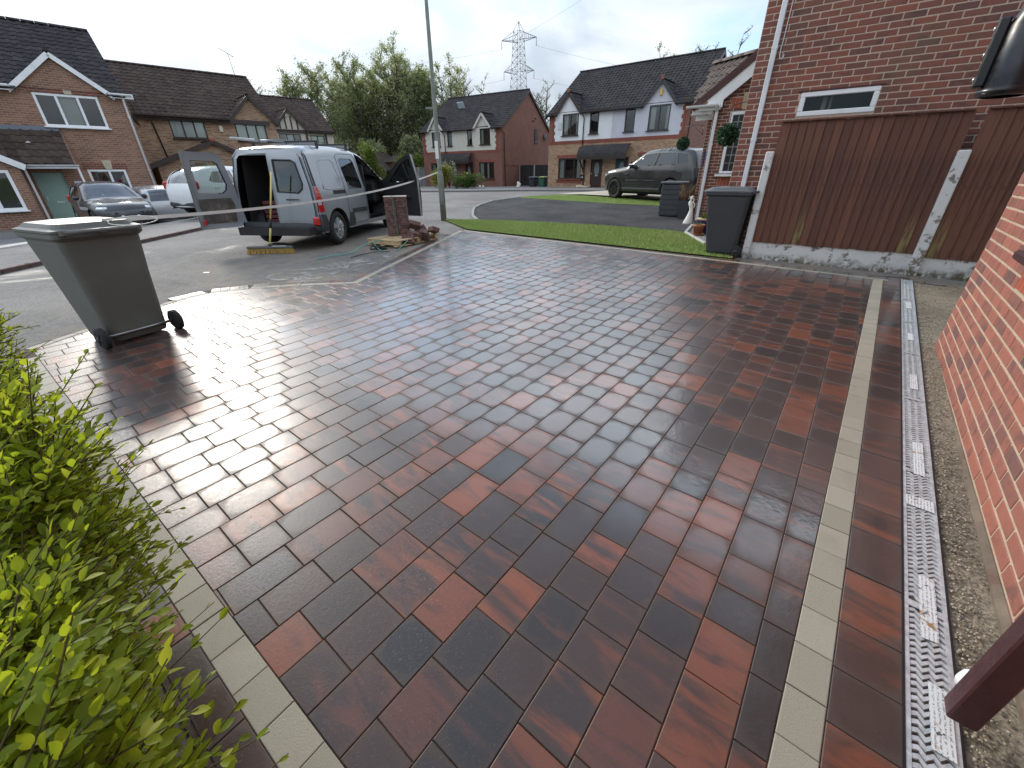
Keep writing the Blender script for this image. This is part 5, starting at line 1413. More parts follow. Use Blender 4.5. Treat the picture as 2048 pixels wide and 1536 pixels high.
# ---- gates and fences round the middle pair
M_fdk = simple('dark stained timber', (0.030, 0.026, 0.024), .8, .3, 8, .3, 40, rvar=.2)
M_fgr = simple('weathered grey timber', (0.20, 0.20, 0.20), .8, .2, 8, .3, 40, rvar=.15)
M_cgrey = simple('grey concrete post', (.36, .35, .33), .9, .1, 6)
def board_fence(name, label, A, B, h, mat, posts, bw=.14, cat='fence', z0=None):
    A, B = Vector(A), Vector(B); d = (B - A); L = d.length; d.normalize(); z = gz(A.x, A.y) if z0 is None else z0
    f = thing(name, label, cat, (A.x, A.y, z), math.atan2(d.y, d.x))
    n = round(L / bw); me = MB().box((0, 0, h / 2 + .05), (bw * .97, .025, h), bev=.004).mesh('board'); me.materials.append(mat)
    for i in range(n): link('board', me, None, f, ((i + .5) * L / n, (.006 if i % 2 else -.006), 0))
    for zz_ in (.35, h * .55, h - .2): MB().box((L / 2, .04, zz_), (L, .04, .08)).build('rail', mat, f)
    for p in posts: MB().box((p * L, -.03, h / 2), (.11, .11, h + .15), bev=.01).build('post', M_cgrey, f)
    return f
pm = Vector((-.67, 41.57)) + Vector((-xdM.y, xdM.x)) * 3.2
pm2 = pm + Vector((xdM.x, xdM.y)) * 3.6
board_fence('side_gate', 'dark boarded gates with pale posts between the two pairs of houses', pm, pm2, 1.85, M_fdk, (0.0, .45, 1.0), cat='gate', z0=.22)
pl_ = Vector((-.67, 41.57)) - Vector((xdM.x, xdM.y)) * 9.35 + Vector((-xdM.y, xdM.x)) * .4
board_fence('side_fence', 'grey fence with pale posts left of the middle houses', pl_ - Vector((2.2, .2)), pl_, 1.9, M_fgr, (0.15, .6, .95), z0=.12)
# ================================================================== vehicles
def paint(name, col, metal=.0, rough=.32, dirt=.25, coat=.8):
    t = NT(name); p = t.obj(); n = t.noise(p, 2.2, 5, .6)
    c = t.mix(t.ramp(n, .45, .75, 0, dirt), col, tuple(k * .8 + .035 for k in col))
    sz = t.n('ShaderNodeSeparateXYZ'); t.l(p, sz.inputs[0])
    road = t.math('MULTIPLY', t.ramp(sz.outputs['Z'], .75, .2), t.ramp(t.noise(p, 6, 4), .35, .65, .15, .75))
    c = t.mix(road, c, tuple(k * .55 + .06 for k in col))
    c = t.mix(t.n('ShaderNodeNewGeometry').outputs['Backfacing'], c, (.02, .02, .02))      # bare inner side of the panels
    return t.out(c, t.ramp(n, .3, .7, rough - .05, rough + .08), None, Metallic=metal, **{'Coat Weight': coat, 'Coat Roughness': .06, 'Specular IOR Level': .5 if coat > .6 else .3})
M_tyre = simple('tyre rubber', (.016, .016, .017), .85, .2, 20)
M_plast = simple('dark bumper plastic', (.030, .032, .035), .6, .15, 10, .2, 120)
M_cabin = simple('dark trim', (.018, .018, .019), .7)
M_autogl = glass_mat('car glass', (.42, .48, .46), 1.1)
M_dkgl = glass_mat('privacy glass', (.05, .06, .07), .8)
M_alloy = simple('alloy rim', (.55, .56, .58), .3, .05, 6, metal=.9)
M_alloy_bk = simple('black alloy rim', (.012, .012, .013), .25, .05, 6, coat=.6)
M_red_l = simple('red lamp lens', (.42, .010, .012), .12, .1, 20, coat=1)
M_clear_l = simple('clear lamp lens', (.62, .65, .68), .1, .1, 20, metal=.4, coat=1)
M_chrome = simple('chrome', (.7, .7, .72), .12, metal=1.0)

def dist_poly(x, z, pl):
    best = 9.
    for (a, b), (c, d) in zip(pl, pl[1:]):
        dx, dz = c - a, d - b; L2 = dx * dx + dz * dz; t = max(0, min(1, ((x - a) * dx + (z - b) * dz) / L2)) if L2 else 0
        e = math.hypot(x - a - dx * t, z - b - dz * t); best = min(best, e)
    return best
def interp(x, pts):
    if x <= pts[0][0]: return pts[0][1]
    for (a, b), (c, d) in zip(pts, pts[1:]):
        if x <= c: return b + (d - b) * (x - a) / (c - a)
    return pts[-1][1]
def smooth_path(pts, it=2):
    for _ in range(it):
        o = [pts[0]]
        for a, b in zip(pts, pts[1:]): o += [(a[0] * .75 + b[0] * .25, a[1] * .75 + b[1] * .25), (a[0] * .25 + b[0] * .75, a[1] * .25 + b[1] * .75)]
        o.append(pts[-1]); pts = o
    return pts
class Car:
    """x forward, y left, z up. top: silhouette from front bumper over the roof to the rear; hw: half width along x; sec: width factor by height"""
    def __init__(s, top, hw, sec, wheels, r_edge=.12, arch=.40, sill=.24, smooth=2):
        s.top = smooth_path(top, smooth); s.hw, s.sec, s.r, s.wheels, s.arch, s.sill = hw, sec, r_edge, wheels, arch, sill
        # closed side outline: top path then along the sill with wheel arches
        bot = []
        x_r, x_f = s.top[-1][0], s.top[0][0]
        for (wx, wz, wr) in sorted(wheels):
            n = 12
            th0 = math.asin(max(-1, min(1, (sill - wz) / arch)))
            for k in range(n + 1):
                a = PI - th0 + (th0 * 2 - PI) * k / n if True else 0
                bot.append((wx + arch * math.cos(a), wz + arch * math.sin(a)))
        s.outline = s.top + [(s.top[-1][0], sill)] * (1 if abs(s.top[-1][1] - sill) > .01 else 0) + bot + ([(x_f, sill)] if abs(s.top[0][1] - sill) > .01 else [])
    def y(s, x, z, inset=0.0):
        w = interp(x, s.hw) * interp(z, s.sec); d = dist_poly(x, z, s.top)
        if d < s.r: w -= s.r * (1 - math.sqrt(max(0, 1 - (1 - d / s.r) ** 2)))
        return w - inset
    def panel(s, outline, holes=(), side=1, inset=0.0, step=.09):
        vs_ = []; ed = []
        for lp in [outline, *holes]:
            pts = []
            for i in range(len(lp)):
                a, b = lp[i], lp[(i + 1) % len(lp)]; k = max(1, int(math.dist(a, b) / (step * 1.2)))
                for j in range(k): pts.append((a[0] + (b[0] - a[0]) * j / k, a[1] + (b[1] - a[1]) * j / k))
            b0 = len(vs_); vs_ += [Vector(p) for p in pts]; ed += [(b0 + i, b0 + (i + 1) % len(pts)) for i in range(len(pts))]
        xs = [p[0] for p in outline]; zs = [p[1] for p in outline]
        x = min(xs) + step / 2
        while x < max(xs):
            z = min(zs) + step / 2
            while z < max(zs):
                if inside((x, z), outline) and not any(inside((x, z), h) for h in holes): vs_.append(Vector((x, z)))
                z += step
            x += step
        r = delaunay_2d_cdt(vs_, ed, [], 0, 1e-5); F = []
        for f in r[2]:
            c = (sum(r[0][i].x for i in f) / 3, sum(r[0][i].y for i in f) / 3)
            if inside(c, outline) and not any(inside(c, h) for h in holes): F.append(tuple(f) if side < 0 else tuple(f)[::-1])
        V = [(v.x, side * s.y(v.x, v.y, inset), v.y) for v in r[0]]
        return V, F
    def skin(s, i0, i1, f0=-1., f1=1., n=12, crown=.04, off=0.0):
        """strip of the top skin between path points i0..i1"""
        V, F = [], []; pts = s.top
        for i in range(i0, i1 + 1):
            x, z = pts[i]; a, b = pts[max(0, i - 1)], pts[min(len(pts) - 1, i + 1)]; tx, tz = b[0] - a[0], b[1] - a[1]; L = math.hypot(tx, tz) or 1; nx, nz = -tz / L, tx / L
            if nz < -.3 or (nx * 0 + nz * 1) < 0 and abs(nx) < .3: nx, nz = -nx, -nz
            nx, nz = (tz / L, -tx / L)
            w = s.y(x, z)
            for k in range(n + 1):
                f = f0 + (f1 - f0) * k / n; c = crown * (1 - f * f) + off
                V.append((x + nx * c, f * w, z + nz * c))
        for i in range(i1 - i0):
            for k in range(n):
                a = i * (n + 1) + k; F.append((a, a + 1, a + n + 2, a + n + 1))
        return V, F
    def ix(s, x, rear=False):
        """index of the path point nearest to x on the upper run"""
        c = [(abs(p[0] - x), i) for i, p in enumerate(s.top)]
        return min(c)[1]
def wheel(parent, x, y, r, w, side, rim_mat, spokes=5, rim_r=.66):
    t = MB(); M = Matrix.Rotation(PI / 2, 3, 'X')
    prof = [(r * .66, -w / 2), (r * .9, -w / 2), (r * .985, -w * .38), (r, -w * .2), (r, w * .2), (r * .985, w * .38), (r * .9, w / 2), (r * .66, w / 2)]
    t.lathe(prof, (0, 0, 0), 28, M=M, closed=True); o = t.build('wheel', M_tyre, parent, fix=True); o.location = (x, y, r)
    b = MB(); yo = side * w * .40; rr = r * rim_r
    b.lathe([(rr, side * .0), (rr * 1.02, yo * .9), (rr * .95, yo * 1.05), (rr * .90, yo * .7)], (0, 0, 0), 28, M=Matrix.Rotation(-PI / 2, 3, 'X'))
    for k in range(spokes):
        a = 2 * PI * k / spokes + .3
        for da in (-.13, .13):
            b.bar((0.05 * math.cos(a), yo * .95, .05 * math.sin(a)), (rr * .95 * math.cos(a + da), yo * .85, rr * .95 * math.sin(a + da)), .05, .045 * r / .33, up=(0, 1, 0))
    b.lathe([(0, yo * 1.04), (.045, yo * 1.02), (.06, yo * .9), (.06, 0)], (0, 0, 0), 14, M=Matrix.Rotation(-PI / 2, 3, 'X'))
    b.build('rim', rim_mat, o, fix=True)
    MB().lathe([(0, -side * .02), (rr * .97, -side * .02)], (0, yo * .35, 0), 24, M=Matrix.Rotation(-PI / 2, 3, 'X')).build('brake_disc', M_cabin, o)
    return o
def arch_liner(parent, car, half):
    for (wx, wz, wr) in car.wheels:
        for sd in (-1, 1):
            V = []; b = MB()
            for k in range(13):
                a = PI * k / 12
                for yy in (car.y(wx, wz + car.arch * .9) * sd * .985, sd * (half - .35)): V.append((wx + (car.arch + .01) * math.cos(a), yy, wz + (car.arch + .01) * math.sin(a) - .02))
            b.add(V, [(2 * k, 2 * k + 1, 2 * k + 3, 2 * k + 2) for k in range(12)])
            b.add([(wx - car.arch, sd * (half - .35), .2), (wx + car.arch, sd * (half - .35), .2), (wx + car.arch, sd * (half - .35), wz + car.arch), (wx - car.arch, sd * (half - .35), wz + car.arch)], [(0, 1, 2, 3)])
            b.build('wheel_arch', M_cabin, parent)
def put(V, F, name, mat, parent, smooth=True):
    return MB().add(V, F, smooth=smooth).build(name, mat, parent, auto_uv=False)
def underbody(parent, x0, x1, half, z0=.2, z1=.5): MB().box(((x0 + x1) / 2, 0, (z0 + z1) / 2), (x1 - x0, half * 1.5, z1 - z0)).build('underbody', M_cabin, parent)

def simple_car(name, label, loc, heading, col, top, hw, sec, wheels, glass_side, ws, rw, rim, parts=None, group=None, arch=.37, sill=.22, rim_r=.66, priv=False, wr_w=.2, half=.82, z=None, metal=0., spokes=5, handles=(), crease=None):
    """closed car: body with side windows let into it, windscreen and rear window in the top skin"""
    h = Vector((heading[0], heading[1])).normalized()
    t = thing(name, label, 'car', (loc[0], loc[1], gz(*loc[:2]) if z is None else z), math.atan2(h.y, h.x), group)
    car = Car(top, hw, sec, wheels, arch=arch, sill=sill); m = paint(name + ' paint ' + label[:12], col, metal, coat=.7 if priv else .8)
    b = MB()
    for sd in (-1, 1):
        V, F = car.panel(car.outline, glass_side, sd); b.add(V, F, smooth=True)
    n = len(car.top); iw = (car.ix(ws[0]), car.ix(ws[1])); ir = (car.ix(rw[0]), car.ix(rw[1]))
    iw = (min(iw), max(iw)); ir = (min(ir), max(ir))
    def strip_(a, c, glass):
        if c <= a: return
        if not glass: b.add(*car.skin(a, c), smooth=True)
        else:
            b.add(*car.skin(a, c, -1, -.88, 2), smooth=True); b.add(*car.skin(a, c, .88, 1, 2), smooth=True)
    strip_(0, iw[0], 0); strip_(iw[0], iw[1], 1); strip_(iw[1], ir[0], 0); strip_(ir[0], ir[1], 1); strip_(ir[1], n - 1, 0)
    me = b.mesh('body', merge=True, auto_uv=False, fix=True); body = link('body', me, m, t)
    gm = M_dkgl if priv else M_autogl
    put(*car.skin(iw[0], iw[1], -.89, .89, 10, .04, -.006), 'windscreen', M_autogl, t); put(*car.skin(ir[0], ir[1], -.89, .89, 10, .04, -.006), 'rear_window', gm, t)
    for hl in glass_side:
        for sd in (-1, 1): put(*car.panel(hl, (), sd, .012), 'side_window', gm, t)
    # cabin
    xs = [p[0] for hl in glass_side for p in hl]; zs = [p[1] for hl in glass_side for p in hl]
    cb = MB(); zb_ = min(zs) - .1
    cb.box(((min(xs) + max(xs)) / 2, 0, zb_ - .15), (max(xs) - min(xs) + .9, half * 1.75, .3))
    for fx_ in (.72, .25):
        xx = min(xs) + (max(xs) - min(xs)) * fx_
        for yy in (-.36, .36): cb.box((xx, yy, zb_ + .16), (.16, .46, .5), bev=.05); cb.box((xx - .02, yy, zb_ + .50), (.1, .26, .18), bev=.04)
    cb.build('cabin', M_cabin, t)
    for (wx, wz, wr) in wheels:
        for sd in (-1, 1): wheel(t, wx, sd * (half - wr_w * .42), wr, wr_w, sd, rim, spokes, rim_r)
    arch_liner(t, car, half); underbody(t, wheels[0][0] - .5 if wheels[0][0] < wheels[-1][0] else wheels[-1][0] - .5, max(w[0] for w in wheels) + .5, half)
    return t, car, m, body
def on_side(car, x, z, sd, dx, dz, th, name, mat, parent, bev=.01):
    yy = car.y(x, z); return MB().box((x, sd * (yy + th * .3), z), (dx, th, dz), bev=bev).build(name, mat, parent)

# ---------------------------------------------------------------- dark four by four on the cream drive
rr_h = Vector((-.52, .854)); fw_ = Vector((4.85, 20.33)) * .965
rr_left = Vector((-rr_h.y, rr_h.x))                 # its left side faces us
rr_c = fw_ - rr_left * .80                          # front axle centre
RRW = [(-2.92, .385, .385), (0, .385, .385)]
rr_top = [(.88, .30), (.93, .55), (.90, .80), (.80, .98), (.62, 1.08), (0.0, 1.15), (-.42, 1.20), (-.55, 1.22), (-1.25, 1.66), (-1.42, 1.74), (-2.0, 1.80), (-2.9, 1.79), (-3.45, 1.73), (-3.62, 1.62), (-3.85, 1.12), (-3.92, .95), (-3.95, .5), (-3.92, .32)]
rr_hw = [(-3.95, .86), (-3.5, .95), (-2.9, .99), (-1.5, .985), (0, .985), (.5, .93), (.95, .74)]
rr_sec = [(.2, .95), (.45, .985), (.72, 1.0), (1.1, .975), (1.25, .93), (1.8, .76)]
gs = [[(-.86, 1.215), (-1.42, 1.605), (-1.55, 1.63), (-2.02, 1.655), (-1.95, 1.225)], [(-2.05, 1.225), (-2.11, 1.655), (-2.85, 1.63), (-3.02, 1.25)], [(-3.10, 1.255), (-2.95, 1.625), (-3.38, 1.57), (-3.50, 1.32)]]
suv, car, m, body = simple_car('parked_suv', 'dark green grey four by four with black wheels on the cream drive', (rr_c.x, rr_c.y), rr_h, (.006, .008, .008), rr_top, rr_hw, rr_sec, RRW, gs, (-.55, -1.30), (-3.55, -3.82), M_alloy_bk, arch=.44, sill=.30, rim_r=.74, priv=True, wr_w=.28, half=.97, z=.47, metal=0., spokes=9)
for sd in (1, -1):
    on_side(car, -1.75, 1.04, sd, .20, .035, .03, 'door_handle', M_cabin, suv); on_side(car, -2.95, 1.05, sd, .20, .035, .03, 'door_handle', M_cabin, suv)
    b = MB(); b.box((-.98, sd * 1.06, 1.22), (.16, .22, .16), bev=.05); mi = b.build('mirror', M_cabin, suv); MB().box((-.985, sd * 1.065, 1.275), (.165, .225, .06), bev=.02).build('mirror_cap', M_chrome, mi)
    b = MB(); b.box((.70, sd * .72, .90), (.28, .26, .11), M=Matrix.Rotation(-sd * .65, 3, 'Z'), bev=.04); b.build('headlight', M_clear_l, suv)
    on_side(car, -1.42, .71, sd, 1.55, .03, .02, 'door_crease', m, suv); on_side(car, -1.46, .40, sd, 2.0, .07, .05, 'side_step', M_plast, suv)
    on_side(car, -.62, .93, sd, .26, .07, .02, 'wing_vent', M_cabin, suv)
    V, F = car.panel([(-1.985, 1.22), (-2.045, 1.66), (-2.09, 1.66), (-2.035, 1.22)], (), sd, -.004); put(V, F, 'pillar', M_cabin, suv)
MB().box((.90, 0, .72), (.06, .95, .14), bev=.02).build('grille', M_cabin, suv); MB().box((.90, 0, .42), (.08, 1.4, .14), bev=.03).build('lower_grille', M_cabin, suv)

# ---------------------------------------------------------------- small cars opposite
HATCH_TOP = [(.72, .24), (.78, .45), (.72, .66), (.50, .80), (-.15, .93), (-.30, .96), (-1.0, 1.38), (-1.25, 1.45), (-2.0, 1.46), (-2.75, 1.38), (-3.02, 1.25), (-3.22, .92), (-3.26, .6), (-3.22, .28)]
HATCH_HW = [(-3.26, .72), (-2.6, .84), (-1.2, .875), (0, .86), (.5, .77), (.78, .60)]
HATCH_SEC = [(.2, .93), (.5, 1.0), (.85, .985), (1.0, .93), (1.46, .72)]
HATCH_GL = [[(-.72, .985), (-1.16, 1.31), (-1.72, 1.345), (-1.72, .96)], [(-1.80, .96), (-1.80, 1.345), (-2.45, 1.30), (-2.68, 1.05), (-2.6, .99)]]
HW_ = [(-2.50, .31, .31), (0, .31, .31)]
def hatch(name, label, nose, heading, col, z=None, k=1.0, metal=0.):
    h = Vector(heading).normalized(); c = Vector(nose) - h * .78 * k
    t, car, m, body = simple_car(name, label, (c.x, c.y), h, col, HATCH_TOP, HATCH_HW, HATCH_SEC, HW_, HATCH_GL, (-.32, -1.05), (-2.72, -3.19), M_alloy, z=z, metal=metal)
    for sd in (1, -1):
        MB().box((-.72, sd * .93, 1.0), (.12, .18, .12), bev=.04).build('mirror', m, t)
        on_side(car, -1.62, .82, sd, .18, .03, .03, 'door_handle', m, t); on_side(car, -2.55, .84, sd, .18, .03, .03, 'door_handle', m, t)
        b = MB(); b.box((.52, sd * .60, .68), (.34, .26, .13), M=Matrix.Rotation(-sd * .55, 3, 'Z'), bev=.05); b.build('headlight', M_clear_l, t)
        b = MB(); b.box((-3.12, sd * .68, .92), (.16, .20, .26), M=Matrix.Rotation(sd * .5, 3, 'Z'), bev=.05); b.build('tail_light', M_red_l, t)
    MB().box((.755, 0, .50), (.05, .8, .16), bev=.02).build('grille', M_cabin, t); MB().box((.79, 0, .42), (.02, .5, .11), bev=.004).build('number_plate', M_upvc, t)
    MB().box((-3.27, 0, .62), (.02, .5, .11), bev=.004).build('number_plate', simple('yellow plate', (.65, .5, .05), .5), t)
    MB().box((.70, 0, .30), (.14, 1.2, .12), bev=.03).build('lower_bumper', M_plast, t); MB().box((-3.20, 0, .36), (.14, 1.3, .16), bev=.04).build('rear_bumper', M_plast, t)
    return t
nL = Vector((xdL.y, -xdL.x))                       # out of the left house, towards the road
hatch('parked_car', 'dark car facing out before the pale green door', (-12.9, 14.9), (.80, -.60), (.030, .031, .033), metal=.3)
hatch('parked_car', 'silver hatchback with its tail to the road between the dark and the white car', (-16.0, 19.6), (-.74, .67), (.38, .39, .41), metal=.5)
hatch('parked_car', 'small white car behind the open van door', (-9.3, 18.3), (.35, .94), (.72, .74, .76))

# ---------------------------------------------------------------- the van with open doors
vh = yawdir(9.2); vl = Vector((-vh.y, vh.x, 0))
vc = Vector((-3.58, 9.05, 0)) + vl * .86
van = thing('panel_van', 'silver panel van with rear and front doors standing open on the road', 'van', (vc.x, vc.y, gz(vc.x, vc.y)), math.atan2(vh.y, vh.x))
VW = [(0, .315, .315), (2.70, .315, .315)]
v_top = [(3.50, .28), (3.57, .55), (3.48, .82), (3.25, .98), (2.75, 1.12), (2.45, 1.20), (1.78, 1.64), (1.52, 1.745), (1.1, 1.80), (.3, 1.81), (-.40, 1.775), (-.52, 1.72)]
v_hw = [(-.64, .855), (-.3, .885), (.5, .905), (2.0, .905), (2.8, .87), (3.3, .72), (3.57, .50)]
v_sec = [(.2, .96), (.45, .99), (.8, 1.0), (1.05, .98), (1.75, .80), (1.82, .79)]
vcar = Car(v_top, v_hw, v_sec, VW, r_edge=.10, arch=.385, sill=.27)
# rear edge of the side: almost upright
rear_edge = [(-.555, 1.60), (-.60, 1.2), (-.63, .8), (-.635, .45), (-.60, .27)]
ol = vcar.top + rear_edge + vcar.outline[len(vcar.top) + (1 if abs(vcar.top[-1][1] - .27) > .01 else 0):]
M_van = paint('van silver', (.29, .31, .34), .4, .34, .3)
door_r = [(2.42, .36), (2.42, 1.14), (2.30, 1.20), (1.74, 1.575), (1.52, 1.665), (1.34, 1.70), (1.30, 1.2), (1.32, .36)]
win_s = [(.60, 1.02), (.56, 1.56), (.66, 1.60), (1.10, 1.60), (1.17, 1.54), (1.20, 1.06), (1.16, 1.02)]
win_f = [(2.22, 1.13), (1.76, 1.50), (1.52, 1.60), (1.42, 1.62), (1.40, 1.08)]
b = MB()
b.add(*vcar.panel(ol, [door_r, win_s], -1, step=.07), smooth=True); b.add(*vcar.panel(ol, [win_f], 1), smooth=True)
iw0, iw1 = vcar.ix(2.45), vcar.ix(1.62); n_ = len(vcar.top) - 1
b.add(*vcar.skin(0, iw0, crown=.03), smooth=True); b.add(*vcar.skin(iw0, iw1, -1, -.88, 2, .03), smooth=True); b.add(*vcar.skin(iw0, iw1, .88, 1, 2, .03), smooth=True); b.add(*vcar.skin(iw1, n_, crown=.03), smooth=True)
link('body', b.mesh('body', merge=True, auto_uv=False, fix=True), M_van, van)
put(*vcar.skin(iw0, iw1, -.89, .89, 10, .03, -.006), 'windscreen', M_autogl, van); put(*vcar.panel(win_s, (), -1, .014), 'side_window', M_autogl, van); put(*vcar.panel(win_f, (), 1, .014), 'side_window', M_autogl, van)
# seams, pressings, rubbing strips on the right side
def seam(pts, name='seam', w=.008, mat=M_cabin, off=.0015):
    b = MB()
    P = []
    for (a, c), (d, e) in zip(pts, pts[1:]):
        k = max(1, int(math.dist((a, c), (d, e)) / .08))
        P += [(a + (d - a) * j / k, c + (e - c) * j / k) for j in range(k)]
    P.append(pts[-1])
    b.tube([(x, -(vcar.y(x, z) + off), z) for x, z in P], w / 2, 5); return b.build(name, mat, van)
seam([(.46, .34), (.44, 1.0), (.50, 1.64), (.60, 1.68), (1.22, 1.69), (1.28, 1.62), (1.27, .34), (.46, .34)], 'sliding_door_seam')
seam([(-.30, 1.06), (-.20, 1.52), (-.10, 1.56), (.25, 1.57), (.33, 1.52), (.37, 1.10), (.33, 1.05), (-.25, 1.05)], 'side_pressing', .022, M_van, -.002)
for (x0, x1, z, hh, nm) in ((-.02, .44, .985, .07, 'door_rail'), (.58, 1.24, .60, .085, 'rubbing_strip'), (1.40, 2.3, .60, .085, 'rubbing_strip')):
    if nm == 'rubbing_strip' and x0 > 1.3: continue
    P = [(x0, z - hh / 2), (x1, z - hh / 2), (x1, z + hh / 2), (x0, z + hh / 2)]; put(*vcar.panel(P, (), -1, -.010 if nm != 'door_rail' else -.002), nm, M_plast if nm != 'door_rail' else M_cabin, van)
MB().box((1.16, -.90, .90), (.15, .04, .05), bev=.015).build('door_handle', M_chrome, van)
put(*vcar.panel([(-.62, .30), (-.62, .62), (-.42, .60), (-.375, .45), (-.37, .30)], (), -1, -.012), 'rear_bumper_corner', M_plast, van)
arc_ = [(.392 * math.cos(a), .315 + .392 * math.sin(a)) for a in [PI * k / 14 for k in range(-1, 16)]]; arc2 = [(.46 * math.cos(a), .315 + .46 * math.sin(a)) for a in [PI * k / 14 for k in range(15, -2, -1)]]
put(*vcar.panel([(.37, .30), (.40, .42), (.45, .58), (.62, .56), (.66, .42), (.64, .30)], (), -1, -.008), 'arch_guard', M_plast, van)
# tail lamp: tall red, with clear bands, dark glass panel above it
put(*vcar.panel([(-.625, .66), (-.60, 1.10), (-.50, 1.10), (-.46, .98), (-.44, .66)], (), -1, -.010), 'tail_light', M_red_l, van)
put(*vcar.panel([(-.60, .78), (-.605, .86), (-.50, .86), (-.49, .78)], (), -1, -.014), 'reversing_light', M_clear_l, van)
put(*vcar.panel([(-.598, 1.11), (-.56, 1.62), (-.50, 1.70), (-.47, 1.62), (-.505, 1.11)], (), -1, -.008), 'dark_pillar', M_cabin, van)
put(*vcar.panel([(-.625, .66), (-.60, 1.10), (-.50, 1.10), (-.44, .66)], (), 1, -.010), 'tail_light', M_red_l, van)
# rear: frame, bumper, closed right door, hinged-back left door
def rx(z): return interp(z, [(.27, -.60), (.45, -.635), (.8, -.63), (1.2, -.60), (1.60, -.555), (1.72, -.52)])
def rear_panel(yz, holes, off, th, name, mat, parent, step=.09, flip=False):
    """panel in the rear plane; yz outline"""
    vs_, ed = [], []
    for lp in [yz, *holes]:
        b0 = len(vs_); vs_ += [Vector(p) for p in lp]; ed += [(b0 + i, b0 + (i + 1) % len(lp)) for i in range(len(lp))]
    ys = [p[0] for p in yz]; zs = [p[1] for p in yz]; yv = min(ys) + step / 2
    while yv < max(ys):
        z = min(zs) + step / 2
        while z < max(zs):
            if inside((yv, z), yz) and not any(inside((yv, z), h) for h in holes): vs_.append(Vector((yv, z)))
            z += step
        yv += step
    r = delaunay_2d_cdt(vs_, ed, [], 0, 1e-5); F = []
    for f in r[2]:
        c = (sum(r[0][i].x for i in f) / 3, sum(r[0][i].y for i in f) / 3)
        if inside(c, yz) and not any(inside(c, h) for h in holes): F.append(tuple(f)[::-1])
    V = [(rx(v.y) + off - .05 * (1 - (v.x / .88) ** 2), v.x, v.y) for v in r[0]]
    return V, F
def half(z): return vcar.y(-.5, min(z, 1.66)) - .03
DL = [(.02, .40), (.72, .40), (.79, .50), (.80, .80), (.775, 1.1), (.66, 1.60), (.60, 1.665), (.02, 1.69)]
DR = [(-y, z) for y, z in DL][::-1]
WDL = [(.14, 1.02), (.55, 1.00), (.63, 1.06), (.655, 1.15), (.575, 1.50), (.50, 1.54), (.14, 1.55)]
WDR = [(-y, z) for y, z in WDL][::-1]
FRM = [(-.86, .27), (.86, .27), (.875, .6), (.85, 1.1), (.74, 1.62), (.62, 1.74), (-.62, 1.74), (-.74, 1.62), (-.85, 1.1), (-.875, .6)]
OPEN = [(-.74, .44), (.74, .44), (.78, .8), (.75, 1.1), (.645, 1.58), (.58, 1.635), (-.58, 1.635), (-.645, 1.58), (-.75, 1.1), (-.78, .8)]
V, F = rear_panel(FRM, [OPEN], .03, .03, '', None, None); put(V, F, 'rear_frame', M_van, van, False)
V, F = rear_panel(DR, [WDR], -.012, .03, '', None, None); dr = put(V, F, 'rear_door', M_van, van)
V, F = rear_panel(WDR, [], -.006, .01, '', None, None); put(V, F, 'rear_door_window', M_autogl, dr)
b = MB(); P = WDR + [WDR[0]]; b.tube([(rx(z) - .016 - .05 * (1 - (y / .88) ** 2), y, z) for y, z in P], .016, 6); b.build('window_seal', M_cabin, dr)
V, F = rear_panel([(-.78, .41), (-.05, .41), (-.05, 1.66), (-.6, 1.64), (-.74, 1.1)], [[(-.66, .98), (-.12, .98), (-.12, 1.57), (-.58, 1.55)]], .035, .02, '', None, None); put(V, F, 'door_trim', M_cabin, dr, False)
b = MB(); b.box((-.70, -.42, .885), (.008, .26, .020)); b.build('badge', M_cabin, dr)
# left door: own copy of the outline, turned about its hinge
hl = bpy.data.objects.new('rear_door', None); C.objects.link(hl); hl.parent = van; hl.location = (-.60, .80, 0); hl.rotation_euler = (0, 0, R_(-112))
M_trim = simple('dusty door lining', (.075, .066, .058), .9, .5, 5, .4, 30, dirt=((.30, .24, .18), .6, 5.0))
V, F = rear_panel(DL, [WDL], 0, 0, '', None, None); V = [(x + .60 - .02, y - .80, z) for x, y, z in V]; put(V, F, 'door_skin', M_van, hl)
V2_ = [(x + .055, y, z) for x, y, z in V]; put(V2_, [f[::-1] for f in F], 'door_inner', M_van, hl)
b = MB(); P = DL + [DL[0]]
vv = []
for (y, z) in DL:
    xx = rx(z) + .60 - .02 - .05 * (1 - (y / .88) ** 2); vv += [(xx, y - .80, z), (xx + .055, y - .80, z)]
nn_ = len(DL); b.add(vv, [(2 * i, 2 * i + 1, 2 * ((i + 1) % nn_) + 1, 2 * ((i + 1) % nn_)) for i in range(nn_)]); b.build('door_edge', M_van, hl)
V, F = rear_panel(WDL, [], 0, 0, '', None, None); put([(x + .60 + .01, y - .80, z) for x, y, z in V], F, 'door_window', M_autogl, hl)
V, F = rear_panel([(.10, .50), (.66, .50), (.70, .80), (.66, .92), (.10, .92)], [], 0, 0, '', None, None); put([(x + .60 + .05, y - .80, z) for x, y, z in V], F, 'door_lining', M_trim, hl)
MB().box((.0, -.72, .52), (.03, .05, .10), bev=.01).build('door_reflector', M_red_l, hl)
